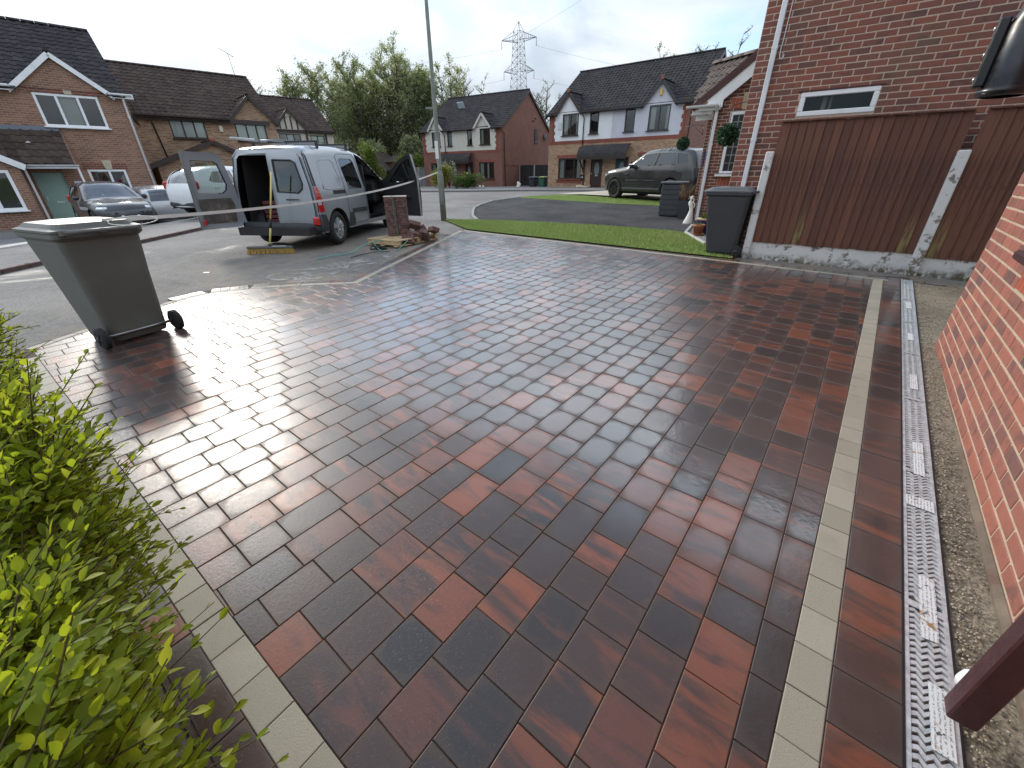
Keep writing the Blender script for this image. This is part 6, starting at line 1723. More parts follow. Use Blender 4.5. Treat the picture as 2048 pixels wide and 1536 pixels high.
# interior
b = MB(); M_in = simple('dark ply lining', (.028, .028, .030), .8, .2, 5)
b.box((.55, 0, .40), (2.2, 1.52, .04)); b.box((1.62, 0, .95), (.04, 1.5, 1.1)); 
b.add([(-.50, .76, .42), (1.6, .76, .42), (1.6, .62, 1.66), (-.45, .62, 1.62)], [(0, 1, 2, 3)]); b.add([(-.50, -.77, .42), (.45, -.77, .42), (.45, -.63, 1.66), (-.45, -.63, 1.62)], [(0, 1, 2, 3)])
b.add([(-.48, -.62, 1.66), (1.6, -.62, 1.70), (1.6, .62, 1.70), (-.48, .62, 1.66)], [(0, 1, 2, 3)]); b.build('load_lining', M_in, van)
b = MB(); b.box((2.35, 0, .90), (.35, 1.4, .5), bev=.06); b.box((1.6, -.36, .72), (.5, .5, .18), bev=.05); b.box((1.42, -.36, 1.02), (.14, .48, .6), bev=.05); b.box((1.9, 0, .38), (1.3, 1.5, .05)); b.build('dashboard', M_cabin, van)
b = MB(); b.lathe([(.17, -.015), (.185, 0), (.17, .015), (.155, 0), (.17, -.015)], (2.05, -.36, 1.0), 20, M=Matrix.Rotation(R_(-62), 3, 'Y')); b.build('steering_wheel', M_cabin, van)
# bumper, tow step, lights
b = MB(); V = []
for (dx, z) in ((.02, .27), (-.06, .29), (-.085, .37), (-.075, .45), (-.01, .485)):
    for k in range(13):
        y = -.875 + 1.75 * k / 12; V.append((-.615 - .045 * (1 - (y / .875) ** 2) + dx * (1 - .2 * (y / .88) ** 4) + .10 * abs(y / .875) ** 8, y, z))
b.add(V, [(j * 13 + k, j * 13 + k + 1, (j + 1) * 13 + k + 1, (j + 1) * 13 + k) for j in range(4) for k in range(12)], smooth=True); b.build('bumper', M_plast, van)
MB().box((-.665, -.80, .50), (.06, .15, .16), bev=.03).build('fog_light', M_red_l, van)
MB().box((1.2, 0, .33), (4.2, 1.5, .14)).build('underbody', M_cabin, van)
for (wx, wz, wr) in VW:
    for sd in (-1, 1): wheel(van, wx, sd * .765, wr, .19, sd, M_alloy, 5, .70)
arch_liner(van, vcar, .87)
# open front door on the right: hinged at its front edge
hd = bpy.data.objects.new('front_door', None); C.objects.link(hd); hd.parent = van; hd.location = (2.42, -.87, 0); hd.rotation_euler = (0, 0, R_(72))
def dloc(V): return [(x - 2.42, y + .87, z) for x, y, z in V]
dwin = [(2.18, 1.13), (1.74, 1.48), (1.52, 1.595), (1.40, 1.62), (1.385, 1.10)]
V, F = vcar.panel(door_r, [dwin], -1, step=.07); put(dloc(V), F, 'door_skin', M_van, hd)
V, F = vcar.panel(door_r, [dwin], -1, .07, step=.07); put(dloc(V), [f[::-1] for f in F], 'door_inner', M_cabin, hd)
b = MB(); vv = []
for (x, z) in door_r: y = -vcar.y(x, z); vv += [(x - 2.42, y + .87, z), (x - 2.42, y + .94, z)]
nn_ = len(door_r); b.add(vv, [(2 * i, 2 * i + 1, 2 * ((i + 1) % nn_) + 1, 2 * ((i + 1) % nn_)) for i in range(nn_)]); b.build('door_edge', M_van, hd)
V, F = vcar.panel(dwin, (), -1, .03); put(dloc(V), F, 'door_window', M_autogl, hd)
b = MB(); b.box((-.28, -.16, 1.18), (.10, .20, .24), bev=.05); mi = b.build('mirror', M_cabin, hd)
MB().box((-.335, -.16, 1.18), (.006, .16, .20), bev=.002).build('mirror_glass', simple('mirror silver', (.8, .82, .84), .03, metal=1.0), mi)
MB().box((-.6, .075, .80), (.5, .05, .08), bev=.02).build('armrest', M_cabin, hd)
# roof rack with a ladder-like bar load
b = MB()
for x in (.05, 1.15): b.bar((x, -.70, 1.875), (x, .70, 1.875), .05, .03); b.bar((x, -.68, 1.76), (x, -.68, 1.87), .04, .04); b.bar((x, .68, 1.76), (x, .68, 1.87), .04, .04)
b.build('roof_rack', M_plast, van)
ladder = thing('ladder', 'grey aluminium ladder lying on the van roof rack', 'ladder', (vc.x, vc.y, gz(vc.x, vc.y) + 1.86), math.atan2(vh.y, vh.x))
M_alu = simple('dull aluminium', (.30, .31, .33), .5, metal=.6)
for yy in (-.02, .34): MB().bar((-.30, yy, .03), (2.5, yy, .03), .025, .05).build('stile', M_alu, ladder)
for k in range(10): MB().tube([(-.2 + k * .27, -.02, .03), (-.2 + k * .27, .34, .03)], .014, 6).build('rung', M_alu, ladder)
rp = thing('roof_pole', 'pale pole strapped across the rear of the van roof rack', 'pole', (vc.x, vc.y, gz(vc.x, vc.y) + 1.86), math.atan2(vh.y, vh.x))
MB().tube([(-.62, .58, .05), (1.3, .50, .05)], .025, 8).build('tube', simple('pale plastic pipe', (.45, .46, .46), .5), rp)
# load seen through the open rear
cr = thing('crate', 'dark red plastic crate in the back of the van', 'crate', (vc.x, vc.y, gz(vc.x, vc.y)), math.atan2(vh.y, vh.x))
b = MB()
for k in range(5): b.box((-.12, .22, .47 + k * .085), (.5, .56, .07), bev=.012)
b.build('slats', simple('dull red plastic', (.10, .022, .022), .55), cr)
# ================================================================== wheelie bins
def bin_mat(name, col):
    t = NT(name); p = t.obj(); n = t.noise(p, 3, 5, .6); c = t.mix(t.ramp(n, .45, .75, 0, .35), col, tuple(k * 1.5 + .02 for k in col))
    return t.out(c, t.ramp(n, .3, .7, .40, .55), t.bump(t.noise(p, 160, 2), .12, .003))
def wheelie(name, label, loc, rz, col, H=1.06, lidcol=None, z=None, group=None, wheel_side=True):
    """two wheeled bin: tapered shell, flared rim, domed lid, rear handle bar, axle and wheels. front faces -y"""
    t = thing(name, label, 'bin', (loc[0], loc[1], gz(*loc[:2]) if z is None else z), rz, group)
    m = bin_mat(name + label[:8], col); ml = m if lidcol is None else bin_mat('lid' + label[:8], lidcol)
    def ring(w, d, z, yo=0., r=.05, n=4):
        P = []
        for (sx, sy, a0) in ((1, 1, 0), (-1, 1, PI / 2), (-1, -1, PI), (1, -1, 3 * PI / 2)):
            for k in range(n + 1):
                a = a0 + PI / 2 * k / n; P.append((sx * (w / 2 - r) + r * math.cos(a), yo + sy * (d / 2 - r) + r * math.sin(a), z))
        return P
    R = [ring(.42, .46, .03, .03, .05), ring(.44, .48, .06, .03, .06), ring(.50, .60, .62, .0, .06), ring(.545, .665, H - .14, -.01, .055), ring(.545, .665, H - .115, -.01, .055), ring(.60, .74, H - .085, -.02, .05), ring(.60, .74, H - .05, -.02, .05), ring(.56, .69, H - .05, -.02, .05)]
    n = len(R[0]); b = MB(); b.add([p for r in R for p in r], [(i * n + k, i * n + (k + 1) % n, (i + 1) * n + (k + 1) % n, (i + 1) * n + k) for i in range(len(R) - 1) for k in range(n)] + [tuple(range(n - 1, -1, -1))], smooth=False)
    b.build('shell', m, t)
    # stiffening flutes below the rim
    b = MB()
    for xx in (-.17, -.06, .06, .17): b.box((xx, -.335, H - .17), (.018, .03, .10), bev=.006)
    b.build('rim_ribs', m, t)
    Lr = [ring(.61, .75, H - .045, -.02, .06), ring(.61, .75, H - .025, -.02, .06), ring(.55, .69, H - .012, -.02, .07), ring(.50, .62, H + .022, -.0, .08), ring(.30, .40, H + .034, -.0, .09)]
    b = MB(); b.add([p for r in Lr for p in r], [(i * n + k, i * n + (k + 1) % n, (i + 1) * n + (k + 1) % n, (i + 1) * n + k) for i in range(len(Lr) - 1) for k in range(n)] + [tuple(range(n - 1, -1, -1)), tuple((len(Lr) - 1) * n + k for k in range(n))], smooth=False)
    lid = b.build('lid', ml, t)
    b = MB(); b.box((0, -.405, H - .03), (.34, .05, .03), bev=.012); b.build('lid_lip', ml, lid)
    b = MB(); b.tube([(-.24, .40, H - .04), (.24, .40, H - .04)], .018, 8)
    for xx in (-.24, 0, .24): b.bar((xx, .33, H - .05), (xx, .41, H - .04), .04, .035)
    b.build('handle', m, t)
    b = MB(); b.tube([(-.27, .285, .10), (.27, .285, .10)], .013, 8); b.build('axle', simple('axle steel', (.3, .3, .3), .4, metal=.9), t)
    for sd in (-1, 1):
        w = MB(); w.lathe([(.02, -.025), (.085, -.025), (.10, -.018), (.10, .018), (.085, .025), (.02, .025)], (0, 0, 0), 24, M=Matrix.Rotation(PI / 2, 3, 'Y')); o = w.build('wheel', M_tyre, t, fix=True); o.location = (sd * .285, .285, .10)
        h = MB()
        for k in range(6): a = PI / 3 * k; h.bar((sd * .027, 0, 0), (sd * .027, .07 * math.cos(a), .07 * math.sin(a)), .018, .008, up=(1, 0, 0))
        h.lathe([(0, 0), (.028, 0), (.028, .01), (0, .012)], (sd * .027, 0, 0), 12, M=Matrix.Rotation(sd * PI / 2, 3, 'Y')); h.build('hub', M_plast, o)
    return t
# left bin: handle and wheels towards the drive; its back faces us
bl_dir = Vector((.90, -.43)).normalized(); binL_p = Vector((-3.645, 3.80)) - bl_dir * .285
bl_rz = math.atan2(-bl_dir.x, bl_dir.y)              # local +y (wheels) points along bl_dir
binL = wheelie('wheelie_bin', 'large grey wheelie bin at the left edge of the paving near the hedge', (binL_p.x, binL_p.y), math.atan2(bl_dir.y, bl_dir.x) - PI / 2, (.095, .098, .088))
binL.scale = (1.08, 1.0, 1.0)
binR = wheelie('wheelie_bin', 'dark grey wheelie bin against the end post of the brown fence', (3.80, 7.60), R_(-126.0), (.034, .036, .041), lidcol=(.10, .105, .11))
for (lab, p, col, lc) in (('dark grey bin by the dark gate', (2.05, 39.6), (.03, .034, .042), (.10, .11, .12)), ('green bin with yellow rim beside the grey one', (2.85, 38.75), (.03, .115, .075), (.35, .38, .12))):
    wheelie('wheelie_bin', lab, p, R_(-35), col, lidcol=lc, z=.10)

# ================================================================== street lamp
M_lamp = simple('grey green lamp paint', (.175, .190, .165), .55, .25, 3, .3, 60, dirt=((.09, .085, .06), .6, 2.5))
lx, ly = -1.955, 12.80
lamp = thing('street_lamp', 'tall grey green street lamp post standing in the strip of grass', 'street lamp', (lx, ly, gz(lx, ly)))
b = MB(); b.lathe([(.085, -.1), (.085, 1.12), (.075, 1.20), (.062, 1.26), (.052, 3.0), (.048, 6.2), (.0, 6.22)], (0, 0, 0), 16); b.build('post', M_lamp, lamp)
MB().box((0, -.083, .62), (.10, .02, .42), bev=.008).build('inspection_door', M_lamp, lamp)
b = MB(); b.bar((-.05, 0, 2.74), (-.24, 0, 2.74), .03, .05); b.build('bracket', M_lamp, lamp)
MB().box((-.03, -.066, 1.78), (.09, .012, .42), bev=.004).build('number_plate', simple('white label', (.7, .7, .68), .5), lamp)
MB().lathe([(.058, 0), (.062, .01), (.062, .05), (.058, .06)], (0, 0, 1.28), 14).build('band', M_black_g, lamp)
b = MB(); b.bar((0, 0, 6.15), (.2, -.9, 6.35), .07, .06); b.box((.26, -1.15, 6.37), (.22, .55, .12), M=Matrix.Rotation(-.2, 3, 'Z'), bev=.04); b.build('lantern', M_lamp, lamp)

# ================================================================== barrier tape from bin to lamp
tape = MB()
ta = Vector((-3.62, 3.86, gz(-3.6, 3.9) + 1.085)); tb = Vector((lx - .05, ly - .07, gz(lx, ly) + 1.245))
N = 40; prev = None; hw_ = .017
V = []
for i in range(N + 1):
    f = i / N; p = ta.lerp(tb, f); p.z -= .34 * 4 * f * (1 - f) * .52
    tw_ = .25 + .35 * math.sin(f * 5.0)
    up = Vector((math.sin(tw_) * .4, 0, math.cos(tw_) * .9)).normalized()
    V += [p - up * hw_, p + up * hw_]
tape.add(V, [(2 * i, 2 * i + 2, 2 * i + 3, 2 * i + 1) for i in range(N)], smooth=True)
tag(tape.build('barrier_tape', simple('dirty white tape', (.74, .74, .71), .5, .08, 5), None), 'white tape strung from the left bin to the street lamp', 'tape')
loop = MB(); P = []
for k in range(15):
    a = 2 * PI * k / 14; P.append(Vector((-3.52, 3.95, gz(-3.5, 3.9) + 1.075)) + Vector((.20 * math.cos(a) * .8 + .1, .05 * math.sin(a) + .08 * math.cos(a), .035 * math.sin(a))))
loop.tube(P, .004, 5); tag(loop.build('tape_knot', simple('dirty white tape', (.58, .58, .55), .5), None), 'loose loop of white tape lying on the left bin lid', 'tape')

# ================================================================== broom
bx_, by_ = -4.62, 8.12
broom = thing('broom', 'yellow handled yard broom standing upright behind the van', 'broom', (bx_, by_, gz(bx_, by_) - .018), 0.06)
MB().box((0, 0, .115), (.86, .075, .045), bev=.012).build('head', simple('grey broom head', (.09, .09, .095), .6), broom)
b = MB(); rg = random.Random(4)
for i in range(42):
    for j in range(3):
        x, y = -.41 + .82 * i / 41, -.026 + .026 * j; dx, dy = rg.uniform(-.012, .012) + .03 * (x / .41), rg.uniform(-.012, .012) - .01
        b.bar((x, y, .095), (x + dx, y + dy, .003), .010, .010)
b.build('bristles', simple('yellow bristle', (.42, .27, .07), .8, .2, 30), broom)['kind'] = 'stuff'
M_yel = simple('yellow handle', (.62, .50, .13), .45, .1, 6, dirt=((.35, .27, .1), .4, 4))
b = MB(); b.tube([(0, 0, .13), (.10, .033, .50)], .017, 10); b.tube([(.115, .038, .56), (.34, .08, 1.40)], .016, 10); hd_ = b.build('handle', M_yel, broom)
b = MB(); b.tube([(.088, .029, .46), (.131, .043, .62)], .021, 10); b.tube([(0, 0, .10), (0, .003, .18)], .025, 10); b.build('handle_joint', M_cabin, hd_)
MB().box((.18, -.01, .139), (.25, .06, .004)).build('broom_label', M_upvc, broom)

# ================================================================== pallet, stack and loose blocks
pal_d = Vector((.50, .866)); pal_c = Vector((-2.30, 9.22))
M_pine = simple('new pine', (.46, .34, .19), .75, .2, 10, .3, 60, rvar=.12)
pal = thing('pallet', 'small pale wooden pallet under the block stack', 'pallet', (pal_c.x, pal_c.y, gz(*pal_c) - .018), math.atan2(pal_d.y, pal_d.x))
for k in range(5): MB().box((0, -.36 + .18 * k, .125), (1.30, .13, .022), bev=.003).build('deck_board', M_pine, pal)
for k in (-1, 0, 1): MB().box((k * .58, 0, .075), (.10, .84, .075), bev=.004).build('bearer', M_pine, pal)
for k in (-1, 0, 1): MB().box((0, k * .36, .02), (1.30, .10, .02), bev=.003).build('bottom_board', M_pine, pal)
tb_ = NT('dry red block'); r = tb_.rnd(); M_blk = tb_.out(tb_.mix(tb_.ramp(tb_.noise(tb_.pos(), 16, 4), .35, .7), tb_.mix(r, (.10, .040, .034), (.062, .042, .042)), (.17, .10, .085)), .85, tb_.bump(tb_.noise(tb_.pos(), 150, 3), .4, .004))
st_c = Vector((-2.42, 9.36)); sz0 = gz(*st_c) - .018 + .136
bs_ = .173
bme = MB().box((0, 0, 0), (.225, .168, .048), bev=.004).mesh('block'); bme.materials.append(M_blk)
stk = thing('block_stack', 'tall strapped stack of dark red paving blocks behind the van', 'block stack', (st_c.x, st_c.y, sz0), R_(12))
for k in range(15):
    for j in range(2):
        for i in range(2):
            o = link('block', bme, None, stk, ((i - .5) * .232, (j - .5) * .174, .025 + k * .0505)); o.rotation_euler = (0, 0, random.gauss(0, .01))
b = MB(); b.box((0, 0, .764), (.47, .36, .006)); b.build('top_sheet', simple('pale card', (.50, .44, .36), .8), stk)
b = MB(); b.bar((-.03, -.178, 0), (-.06, -.178, .766), .016, .002, up=(0, 1, 0)); b.bar((-.06, -.18, .768), (-.06, .18, .768), .016, .002); b.build('strap', simple('green strap', (.05, .16, .12), .5), stk)
loose = [(-2.02, 9.02, .17, .3, .25, .9, 'leaning against the pallet corner'), (-1.93, 9.30, .20, .9, -.5, .3, 'tipped on top of the loose heap'), (-1.82, 9.12, .14, .2, .9, 1.5, 'lying at the front of the loose heap'), (-2.05, 9.22, .33, -.7, .3, .4, 'highest of the loose heap'), (-1.68, 9.42, .20, .35, .2, 2.2, 'at the far end of the pallet'), (-2.12, 8.84, .10, 1.05, .1, .4, 'propped upright on the road before the pallet')]
for (x, y, dz, rx_, ry_, rz_, wh) in loose:
    o = MB().box((0, 0, 0), (.24, .17, .10), bev=.008).build('paving_block', M_blk); o.location = (x, y, gz(x, y) + dz); o.rotation_euler = (rx_, ry_, rz_); tag(o, 'loose dark red paving block ' + wh, 'block', 'loose blocks on the pallet')
M_strap = simple('cut green strap', (.10, .36, .28), .5); M_strap_k = simple('cut black strap', (.02, .02, .022), .5)
def cord(name, label, pts, mat, r=.008):
    P = [Vector((x, y, gz(x, y) - .018 + z)) for x, y, z in pts]
    Q = []
    for i in range(len(P) - 1):
        p0, p1, p2, p3 = P[max(0, i - 1)], P[i], P[i + 1], P[min(len(P) - 1, i + 2)]
        for k in range(6):
            t_ = k / 6; Q.append(.5 * ((2 * p1) + (p2 - p0) * t_ + (2 * p0 - 5 * p1 + 4 * p2 - p3) * t_ ** 2 + (3 * p1 - p0 - 3 * p2 + p3) * t_ ** 3))
    Q.append(P[-1]); tag(MB().tube(Q, r, 6).build(name, mat), label, 'strap')
cord('strapping', 'pale green plastic strap trailing across the road to the left', [(-2.6, 8.55, .16), (-2.9, 8.35, .10), (-3.05, 8.0, .02), (-3.3, 7.7, .03), (-3.5, 7.45, .01)], M_strap)
cord('strapping', 'green plastic strap looped in front of the pallet', [(-2.75, 8.5, .12), (-2.6, 8.3, .03), (-2.45, 8.12, .01), (-2.40, 7.95, .01)], M_strap)
cord('strapping', 'short green strap hanging from the loose blocks', [(-2.1, 8.7, .12), (-2.2, 8.4, .03), (-2.25, 8.2, .01)], M_strap)
cord('strapping', 'thin black strap curling on the road before the pallet', [(-2.35, 8.15, .01), (-2.6, 8.0, .03), (-2.8, 7.8, .02), (-2.92, 7.62, .01)], M_strap_k)
b = MB(); rg = random.Random(9)
for k in range(9): b.tube([(rg.uniform(-.16, .16), rg.uniform(-.08, .08), .01), (rg.uniform(-.16, .16), rg.uniform(-.08, .08), .05 + rg.random() * .05), (rg.uniform(-.18, .18), rg.uniform(-.1, .1), .012)], .012, 5)
o = b.build('strap_bundle', M_strap_k); o.location = (-2.62, 8.42, gz(-2.6, 8.4) - .018); tag(o, 'tangle of black strapping at the near corner of the pallet', 'strap')
lt = MB().box((0, 0, .004), (.09, .05, .006)).build('litter', M_upvc); lt.location = (-4.9, 6.62, gz(-4.9, 6.6) - .02); tag(lt, 'small white scrap lying on the road left of the broom', 'litter')

# ================================================================== by the porch
def pot(name, label, loc, prof, mat, plant=None, z=None):
    t = thing(name, label, 'plant pot', (loc[0], loc[1], gz(*loc[:2]) + .012 if z is None else z))
    b = MB(); b.lathe(prof, (0, 0, 0), 22); b.build('pot', mat, t, fix=True); return t
M_blue = simple('blue glaze', (.012, .022, .12), .15, .3, 12, coat=.8); M_terra = simple('terracotta', (.33, .13, .06), .75, .15, 12, .3, 60); M_soil = simple('soil', (.03, .022, .016), .95)
pb_ = pot('plant_pot', 'wide dark blue glazed pot with small green plants', (4.50, 9.80), [(.15, 0), (.19, .02), (.235, .16), (.245, .27), (.262, .285), (.262, .32), (.235, .32), (.225, .26), (0, .26)], M_blue)
MB().lathe([(.264, .286), (.268, .30), (.264, .322)], (0, 0, 0), 22).build('rim', simple('buff rim', (.33, .23, .13), .5), pb_)
pt_ = pot('plant_pot', 'small terracotta pot on a saucer before the blue pot', (4.20, 9.58), [(.085, .03), (.115, .17), (.13, .175), (.13, .225), (.115, .225), (.11, .19), (0, .19)], M_terra)
MB().lathe([(.0, .0), (.12, 0), (.145, .03), (.13, .03), (.11, .015), (0, .015)], (0, 0, 0), 20).build('saucer', M_terra, pt_)
pot('plant_pot', 'small bright blue jar half behind the dark bin', (4.23, 8.78), [(.06, 0), (.10, .05), (.115, .14), (.095, .22), (.11, .25), (.10, .25), (.085, .21), (0, .20)], simple('bright blue glaze', (.05, .14, .36), .18, .4, 16, coat=.7))
# leaf helper for small plants
def leaf_into(mb, c, d, up, L, w, rnd, fold=.25):
    d = Vector(d).normalized(); s = d.cross(Vector(up))
    if s.length < 1e-4: s = d.cross(Vector((1, 0, 0)))
    s.normalize(); n = s.cross(d)
    c = Vector(c); p = [c]
    for f, k, dr in ((.14, .26, .0), (.36, .47, .0), (.58, .50, .01), (.80, .34, .03)):
        m = c + d * L * f - n * L * dr; p += [m - s * w * k + n * w * fold * k, m, m + s * w * k + n * w * fold * k]
    p.append(c + d * L - n * L * .06)
    F = [(0, 2, 1), (0, 3, 2)] + [q for j in range(3) for q in ((1 + 3 * j, 2 + 3 * j, 5 + 3 * j, 4 + 3 * j), (2 + 3 * j, 3 + 3 * j, 6 + 3 * j, 5 + 3 * j))] + [(10, 11, 13), (11, 12, 13)]
    mb.add(p, F, rnd, smooth=True)
def leaf_mat(name, a, b, c, trans=.35):
    t = NT(name); r = t.rnd(); col = t.mix(r, a, b); col = t.mix(t.ramp(t.rnd2(r, 11.3), .75, 1), col, c)
    n = t.noise(t.pos(), 2.5, 3); f = t.ramp(n, .3, .7, .75, 1.2); cc = t.n('ShaderNodeCombineColor')
    for k in range(3): t.l(f, cc.inputs[k])
    col = t.mix(1.0, col, cc.outputs[0], 'MULTIPLY')
    m = t.out(col, .45, None, **{'Specular IOR Level': .35})
    tl = t.n('ShaderNodeBsdfTranslucent'); t.l(t.mix(.5, col, (c[0], c[1], c[2] * .3), 'MIX'), tl.inputs['Color'])
    mx = t.n('ShaderNodeMixShader'); mx.inputs[0].default_value = trans; t.l(t.p.outputs[0], mx.inputs[1]); t.l(tl.outputs[0], mx.inputs[2])
    t.l(mx.outputs[0], t.t.nodes['Material Output'].inputs[0]); return m
M_lf_dark = leaf_mat('dark green leaf', (.012, .05, .022), (.025, .085, .04), (.06, .14, .06), .15)
M_lf_mid = leaf_mat('mid green leaf', (.04, .09, .02), (.08, .14, .03), (.14, .19, .04), .3)
def tuft(parent, n, r, h, zc, mat, seed, L=.09, w=.03, name='foliage'):
    rg = random.Random(seed); b = MB()
    for _ in range(n):
        a = rg.uniform(0, 2 * PI); e = rg.uniform(.1, 1.3); rr2 = r * math.sqrt(rg.random())
        leaf_into(b, (rr2 * math.cos(a), rr2 * math.sin(a), zc + h * rg.random() * .5), (math.cos(a) * math.cos(e), math.sin(a) * math.cos(e), math.sin(e)), (0, 0, 1), L * rg.uniform(.6, 1.3), w, rg.random())
    return b.build(name, mat, parent, auto_uv=False)
tuft(pb_, 150, .18, .14, .27, M_lf_mid, 1); tuft(pt_, 30, .06, .05, .19, M_lf_mid, 2, .05, .02)
# white figurine: gown, waist, bust, raised arms, head
fig = thing('figurine', 'slim white figurine of a woman in a long gown by the porch corner', 'figurine', (4.63, 11.28, gz(4.63, 11.28) + .01), R_(-40))
M_fig = simple('white cast stone', (.72, .70, .66), .6, .08, 10, .2, 60)
V, F = [], []; st_ = [(0, .0, .0, .115, .095), (.05, 0, 0, .11, .09), (.16, .02, 0, .082, .07), (.28, .035, 0, .055, .05), (.36, .035, .0, .045, .042), (.42, .02, 0, .052, .045), (.48, .0, 0, .058, .05), (.53, -.012, 0, .05, .045), (.57, -.01, 0, .022, .022), (.595, .0, 0, .026, .028), (.63, .01, 0, .036, .038), (.665, .015, 0, .028, .030), (.685, .015, 0, .008, .01)]
n = 14
for (z, x, y, a, c_) in st_:
    for k in range(n): t_ = 2 * PI * k / n; wv = 1 + (.10 * math.cos(5 * t_) if z < .3 else 0); V.append((x + a * wv * math.cos(t_), y + c_ * wv * math.sin(t_), z))
F = [(i * n + k, i * n + (k + 1) % n, (i + 1) * n + (k + 1) % n, (i + 1) * n + k) for i in range(len(st_) - 1) for k in range(n)] + [tuple(range(n - 1, -1, -1)), tuple((len(st_) - 1) * n + k for k in range(n))]
b = MB(); b.add(V, F, smooth=True)
b.tube([(.035, .03, .53), (.085, .05, .47), (.10, .0, .40), (.055, -.03, .44)], [.018, .016, .013, .012], 7); b.tube([(-.045, .02, .53), (-.01, .07, .50), (.05, .06, .56), (.04, .03, .62)], [.018, .016, .013, .011], 7)
b.build('figure', M_fig, fig)
# dark storage box and tapered planter with dead grass
bxp = Vector((4.83, 13.15)); box = thing('storage_box', 'dark grey plastic storage box with slatted sides by the porch', 'storage box', (bxp.x, bxp.y, gz(*bxp) + .01), R_(-38))
M_sb = simple('dark grey plastic', (.040, .043, .05), .5, .1, 8, .1, 60)
MB().box((0, 0, .43), (.56, .50, .86), bev=.02).build('carcass', M_sb, box)
for k in range(6): MB().box((0, -.255, .10 + k * .135), (.54, .02, .115), bev=.006).build('slat', M_sb, box); MB().box((-.285, 0, .10 + k * .135), (.02, .48, .115), bev=.006).build('slat', M_sb, box)
MB().box((0, 0, .895), (.64, .58, .07), bev=.025).build('lid', simple('grey plastic lid', (.10, .105, .11), .4), box)
pp = Vector((4.98, 12.55)); pl_t = thing('planter', 'dark tapered planter with dry brown grass in front of the storage box', 'planter', (pp.x, pp.y, gz(*pp) + .01), R_(-38))
b = MB(); V = [(sx * w_, sy * w_, z) for z, w_ in ((0, .12), (.46, .17), (.46, .145), (.40, .14)) for sx, sy in ((-1, -1), (1, -1), (1, 1), (-1, 1))]
b.add(V, [(i * 4 + k, i * 4 + (k + 1) % 4, (i + 1) * 4 + (k + 1) % 4, (i + 1) * 4 + k) for i in range(3) for k in range(4)] + [(3, 2, 1, 0), (12, 13, 14, 15)]); b.build('planter_shell', M_sb, pl_t)
b = MB(); rg = random.Random(3)
for _ in range(90): a = rg.uniform(0, 2 * PI); l_ = rg.uniform(.2, .5); b.tube([(rg.uniform(-.1, .1), rg.uniform(-.1, .1), .4), (math.cos(a) * .08, math.sin(a) * .08, .4 + l_ * .6), (math.cos(a) * .2, math.sin(a) * .2, .4 + l_)], .004, 3)
b.build('dry_grass', simple('dry grass', (.20, .13, .07), .9), pl_t)['kind'] = 'stuff'
# hanging topiary balls
def ball(label, c, r, hook):
    t = thing('topiary_ball', label, 'topiary ball', c); rg = random.Random(int(r * 1000)); b = MB()
    for i in range(520):
        u, v = rg.uniform(-1, 1), rg.uniform(0, 2 * PI); q = math.sqrt(1 - u * u); d = Vector((q * math.cos(v), q * math.sin(v), u)); t_ = Vector((rg.gauss(0, 1), rg.gauss(0, 1), rg.gauss(0, 1)))
        leaf_into(b, d * r * .86, d + t_ * .5, d, r * .32, r * .17, rg.random())
    b.build('foliage', M_lf_dark, t, auto_uv=False)
    MB().lathe([(0, -r * .86), (r * .6, -r * .62), (r * .86, 0), (r * .6, r * .62), (0, r * .86)], (0, 0, 0), 14).build('core', simple('dark core', (.008, .02, .01), .9), t)
    b = MB(); b.tube([(0, 0, r * .8), (0, 0, hook)], .006, 5); b.build('chain', M_black_g, t)
    b = MB(); hp = Vector(ball.anchor) - Vector(c); b.tube([(0, 0, hook), (hp.x * .5, hp.y * .5, hook + .06), (hp.x, hp.y, hook + .02)], .008, 6); b.tube([(hp.x, hp.y, hook + .03), (hp.x, hp.y, hook - .22)], .008, 6); b.tube([(hp.x, hp.y, hook - .2), (hp.x * .4, hp.y * .4, hook + .03)], .006, 6); b.build('hanging_bracket', M_black_g, t)
    return t
ball.anchor = W0 + w36 * 1.62 + Vector((-.0, .0, 0)); b1 = Vector((4.36, 9.45, 2.14)); ball.anchor = (W0.x + w36.x * 1.9, W0.y + w36.y * 1.9, 0)
ball('larger green topiary ball hanging before the porch window', tuple(b1), .185, .50)
b2 = Vector((5.30, 14.3, 2.245)); ball.anchor = (5.72, 14.0, 0)
ball('smaller green topiary ball hanging above the dark four by four', tuple(b2), .175, .42)

